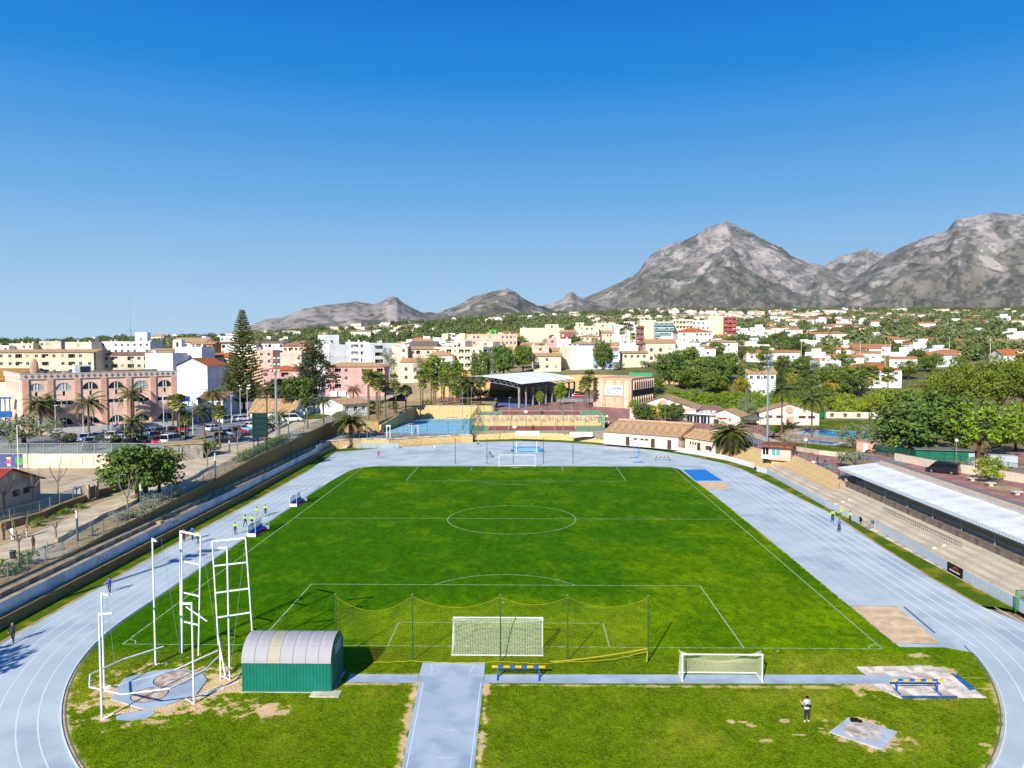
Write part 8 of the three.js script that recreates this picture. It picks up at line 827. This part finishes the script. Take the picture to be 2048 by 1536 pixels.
// mountains
function mountain(crest, foot, back, o) {
  const nu = Math.round((o.n ?? 150) * 1.15), nv = 110, cp = crest; const at = s => { const f = s * (cp.length - 1), i = Math.min(cp.length - 2, Math.floor(f)), t = f - i; return cp[i].map((q, j) => mix(q, cp[i + 1][j], t)); };
  const L = [0]; for (let i = 1; i < cp.length; i++) L.push(L[i - 1] + Math.hypot(cp[i][0] - cp[i - 1][0], cp[i][2] - cp[i - 1][2])); const pos = s => { const q = s * L[L.length - 1]; let i = 1; while (i < L.length - 1 && q > L[i]) i++; const t = (q - L[i - 1]) / (L[i] - L[i - 1]); return cp[i - 1].map((a, j) => mix(a, cp[i][j], t)); };
  const rg = (x, y, s) => { let v = 0, a = .5; for (let k = 0; k < 6; k++) { v += a * (1 - Math.abs(2 * vn(x, y, s + k) - 1)); x *= 2.1; y *= 2.1; a *= .5; } return v; };
  const H = []; const g = heightSheet(nu, nv, (s, t) => { const c = pos(s), dx = c[0] - 2.6, dz = c[2] - 110.5, D = Math.hypot(dx, dz), fr = t < .78, q = fr ? t / .78 : (1 - t) / .22, r = fr ? mix(foot, D, Math.pow(q, .9)) : mix(D + back, D, q); const y0 = o.y0, sh = fr ? Math.pow(q, o.p ?? 1.35) : q; const X = dx / D * r, Z = dz / D * r; const nz = rg(X / o.sc * 1.7, Z / o.sc * 1.7, o.seed), k = Math.sin(Math.PI * clamp(q)) ; const y = mix(y0, c[1], sh) + (c[1] - y0) * ((nz - .6) * k * (o.rough ?? .5)) + (q > .97 ? (c[1] - y0) * .018 * (vn(s * 160, 3, o.seed) - .5) : 0); return [2.6 + X, y, 110.5 + Z]; });
  const p = g.attributes.position, nn = g.attributes.normal, c = []; for (let i = 0; i < p.count; i++) { const x = p.getX(i), y = p.getY(i), z = p.getZ(i), hh = clamp((y - o.y0) / (o.top - o.y0)), sl = 1 - nn.getY(i), n1 = fbm(x / o.sc * 3 + 5, z / o.sc * 3 + y / o.sc * 2, 4, o.seed + 9), n2 = fbm(x / o.sc * 12, z / o.sc * 12 + y / o.sc * 9, 3, o.seed + 19); const rock = sst(.4, .6, .5 + (n1 - .5) * 1.3 + (n2 - .5) * .8 + (o.bare ?? 0) + (hh - .5) * .85); const v = .82 + .36 * n2; c.push(mix(.21, .38, rock) * v, mix(.185, .325, rock) * v, mix(.14, .285, rock) * v); }
  const uv = g.attributes.uv; let run = 0; for (let i = 0; i < p.count; i++) { const th = Math.atan2(p.getX(i) - 2.6, 110.5 - p.getZ(i)); uv.setXY(i, th * o.dist, p.getY(i) * 1.25 + Math.hypot(p.getX(i), p.getZ(i)) * .22); }
  g.setAttribute('color', new THREE.Float32BufferAttribute(c, 3)); struct('mountain', g, mtM);
}
const vRock = tex(1024, 1024, (u, v) => { const a = fbm(u * 22, v * 22, 5, 601, 22), b = fbm(u * 88, v * 88, 3, 611, 88), s = sst(.5, .6, a * .55 + b * .5), w = .72 + .36 * fbm(u * 30, v * 14, 4, 621, 0); return [mix(w, w * .76, s), mix(w, w * .79, s), mix(w, w * .77, s)]; });
const mtM = new THREE.MeshPhysicalMaterial({ vertexColors: true, map: rep(vRock, 2400), roughness: 1, specularIntensity: .05, side: THREE.DoubleSide }); mtM.name = 'limestone_and_scrub';
mountain([[-1609.2,99.04,-4197.85],[-1528.86,149.53,-4227.06],[-1480.6,172.24,-4243.8],[-1401.25,181.29,-4270.03],[-1283.15,233.16,-4306.13],[-1162.93,257.08,-4339.37],[-1040.43,272.53,-4369.67],[-999.1,278.63,-4379.09],[-943.8,270.46,-4391.07],[-902.07,263.56,-4399.65],[-845.79,282.71,-4410.57],[-823.08,300.2,-4414.77],[-803.25,307.57,-4418.35],[-769.28,307.81,-4424.26],[-746.8,283.33,-4428.03],[-698.65,251.65,-4435.72],[-627.28,216.98,-4446.16],[-555.36,193.78,-4455.52],[-378.27,141.15,-4473.69]], 3000, 900, { dist: 4600, y0: 10, top: 320, sc: 600, seed: 500, bare: .32, rough: .3, n: 170 });
mountain([[-1136.94,299.82,-7302.41],[-1019.76,333.32,-7319.48],[-949.22,342.97,-7328.84],[-878.64,328.83,-7337.54],[-713.14,290.85,-7355.26]], 6000, 900, { dist: 7500, y0: 100, top: 400, sc: 700, seed: 515, bare: -.3, rough: .3, n: 40 });
mountain([[-697.23,152.3,-4638.2],[-606.76,201.09,-4650.65],[-524.96,237.75,-4660.41],[-433.74,268.35,-4669.61],[-372.63,308.05,-4674.8],[-339.01,323.32,-4677.32],[-296.2,338.58,-4680.18],[-256.45,341.62,-4682.49],[-219.69,353.8,-4684.34],[-179.88,359.86,-4686.02],[-136.97,371.99,-4687.46],[-106.36,359.72,-4688.25],[-75.75,344.39,-4688.85],[-54.34,322.96,-4689.15],[-8.4,295.33,-4689.48],[46.75,267.64,-4689.29],[77.38,264.45,-4688.91],[156.96,230.5,-4687.01],[279.12,174.94,-4681.52]], 3000, 800, { dist: 4800, y0: 80, top: 370, sc: 600, seed: 530, bare: -.02, rough: .4, n: 150 });
mountain([[3.98,265.49,-5489.49],[93.41,304.36,-5488.76],[168.39,325.37,-5487.04],[239.64,353.42,-5484.48],[275.16,395.82,-5482.86],[307.11,406.23,-5481.21],[339.1,374.04,-5479.38],[363.93,363.21,-5477.83],[466.54,319.84,-5470.25],[607.17,286.8,-5456.77]], 3400, 800, { dist: 5600, y0: 110, top: 430, sc: 500, seed: 545, bare: .03, rough: .3, n: 80 });
mountain([[3400.3,828.78,-9824.58],[3672.36,1005.09,-9727.34],[3752.13,1063.2,-9697.21],[3841.58,1126.43,-9662.55],[3909.9,1135.19,-9635.43],[4003.39,1154.63,-9597.43],[4059.67,1181.89,-9574.04],[4115.83,1190.8,-9550.33],[4162.05,1163.99,-9530.52],[4207.87,1143.3,-9510.62],[4303.62,1101.82,-9468.2],[4492.26,966.13,-9381.24]], 8000, 1200, { dist: 10500, y0: 500, top: 1250, sc: 1100, seed: 560, bare: .08, n: 90 });
mountain([[318.45,427.99,-8083.41],[531.71,499.49,-8072.41],[733.11,580.74,-8056.89],[937.82,671.37,-8035.99],[1049.42,731.54,-8022.4],[1125.04,781.66,-8012.31],[1159.98,842.55,-8007.41],[1194.89,893.06,-8002.36],[1259.61,963.2,-7992.58],[1334.08,1017.48,-7980.68],[1428.05,1050.57,-7964.65],[1506.71,1073.67,-7950.37],[1526.43,1062.94,-7946.67],[1662.45,1129.34,-7919.75],[1739.35,1176.94,-7903.47],[1810.9,1224.39,-7887.63],[1901.2,1245.68,-7866.68],[1981.26,1269.6,-7847.2],[2033.15,1244.84,-7834.12],[2075.47,1220.04,-7823.18],[2178.18,1158.8,-7795.63],[2275.16,1104.92,-7768.31],[2366.66,1046.54,-7741.33],[2452.63,998.44,-7714.94],[2492.96,981.92,-7702.2],[2524.37,956.04,-7692.11],[2578.17,895.01,-7674.52],[2683.72,843.74,-7638.81],[2851.6,791.1,-7578.67],[3078.67,637.9,-7490.68],[3321.63,477.53,-7387.78]], 3900, 1800, { dist: 8200, y0: 120, top: 1330, sc: 1050, seed: 575, bare: .0, rough: .34, p: 1.25, n: 260 });
mountain([[2424.32,399.03,-7093.35],[2623.32,489.06,-7023.36],[2815.72,585.59,-6949.71],[2946.4,655.51,-6896.22],[3115.73,804.39,-6822.65],[3228.12,875.36,-6771.09],[3297.3,900.8,-6738.23],[3361.86,934.64,-6706.8],[3452.33,961.75,-6661.47],[3534.34,988.84,-6619.07],[3559.52,1032.75,-6605.79],[3581.39,1072.54,-6594.16],[3613.35,1082.08,-6577],[3658.1,1073.74,-6552.65],[3708.1,1089.6,-6524.97],[3781.99,1106.86,-6483.17],[3830.69,1105.91,-6455.01],[3899.86,1090.51,-6414.19],[4002.49,1071.43,-6351.78],[4176.76,1044.05,-6240.61],[4414.51,958.33,-6077.82],[4704.42,793.51,-5860.53],[5005.57,581.39,-5610.57],[5270.84,351.52,-5367.28]], 3700, 1800, { dist: 7600, y0: 120, top: 1300, sc: 1000, seed: 590, bare: .0, rough: .34, p: 1.3, n: 260 });

renderer.render(scene, camera);
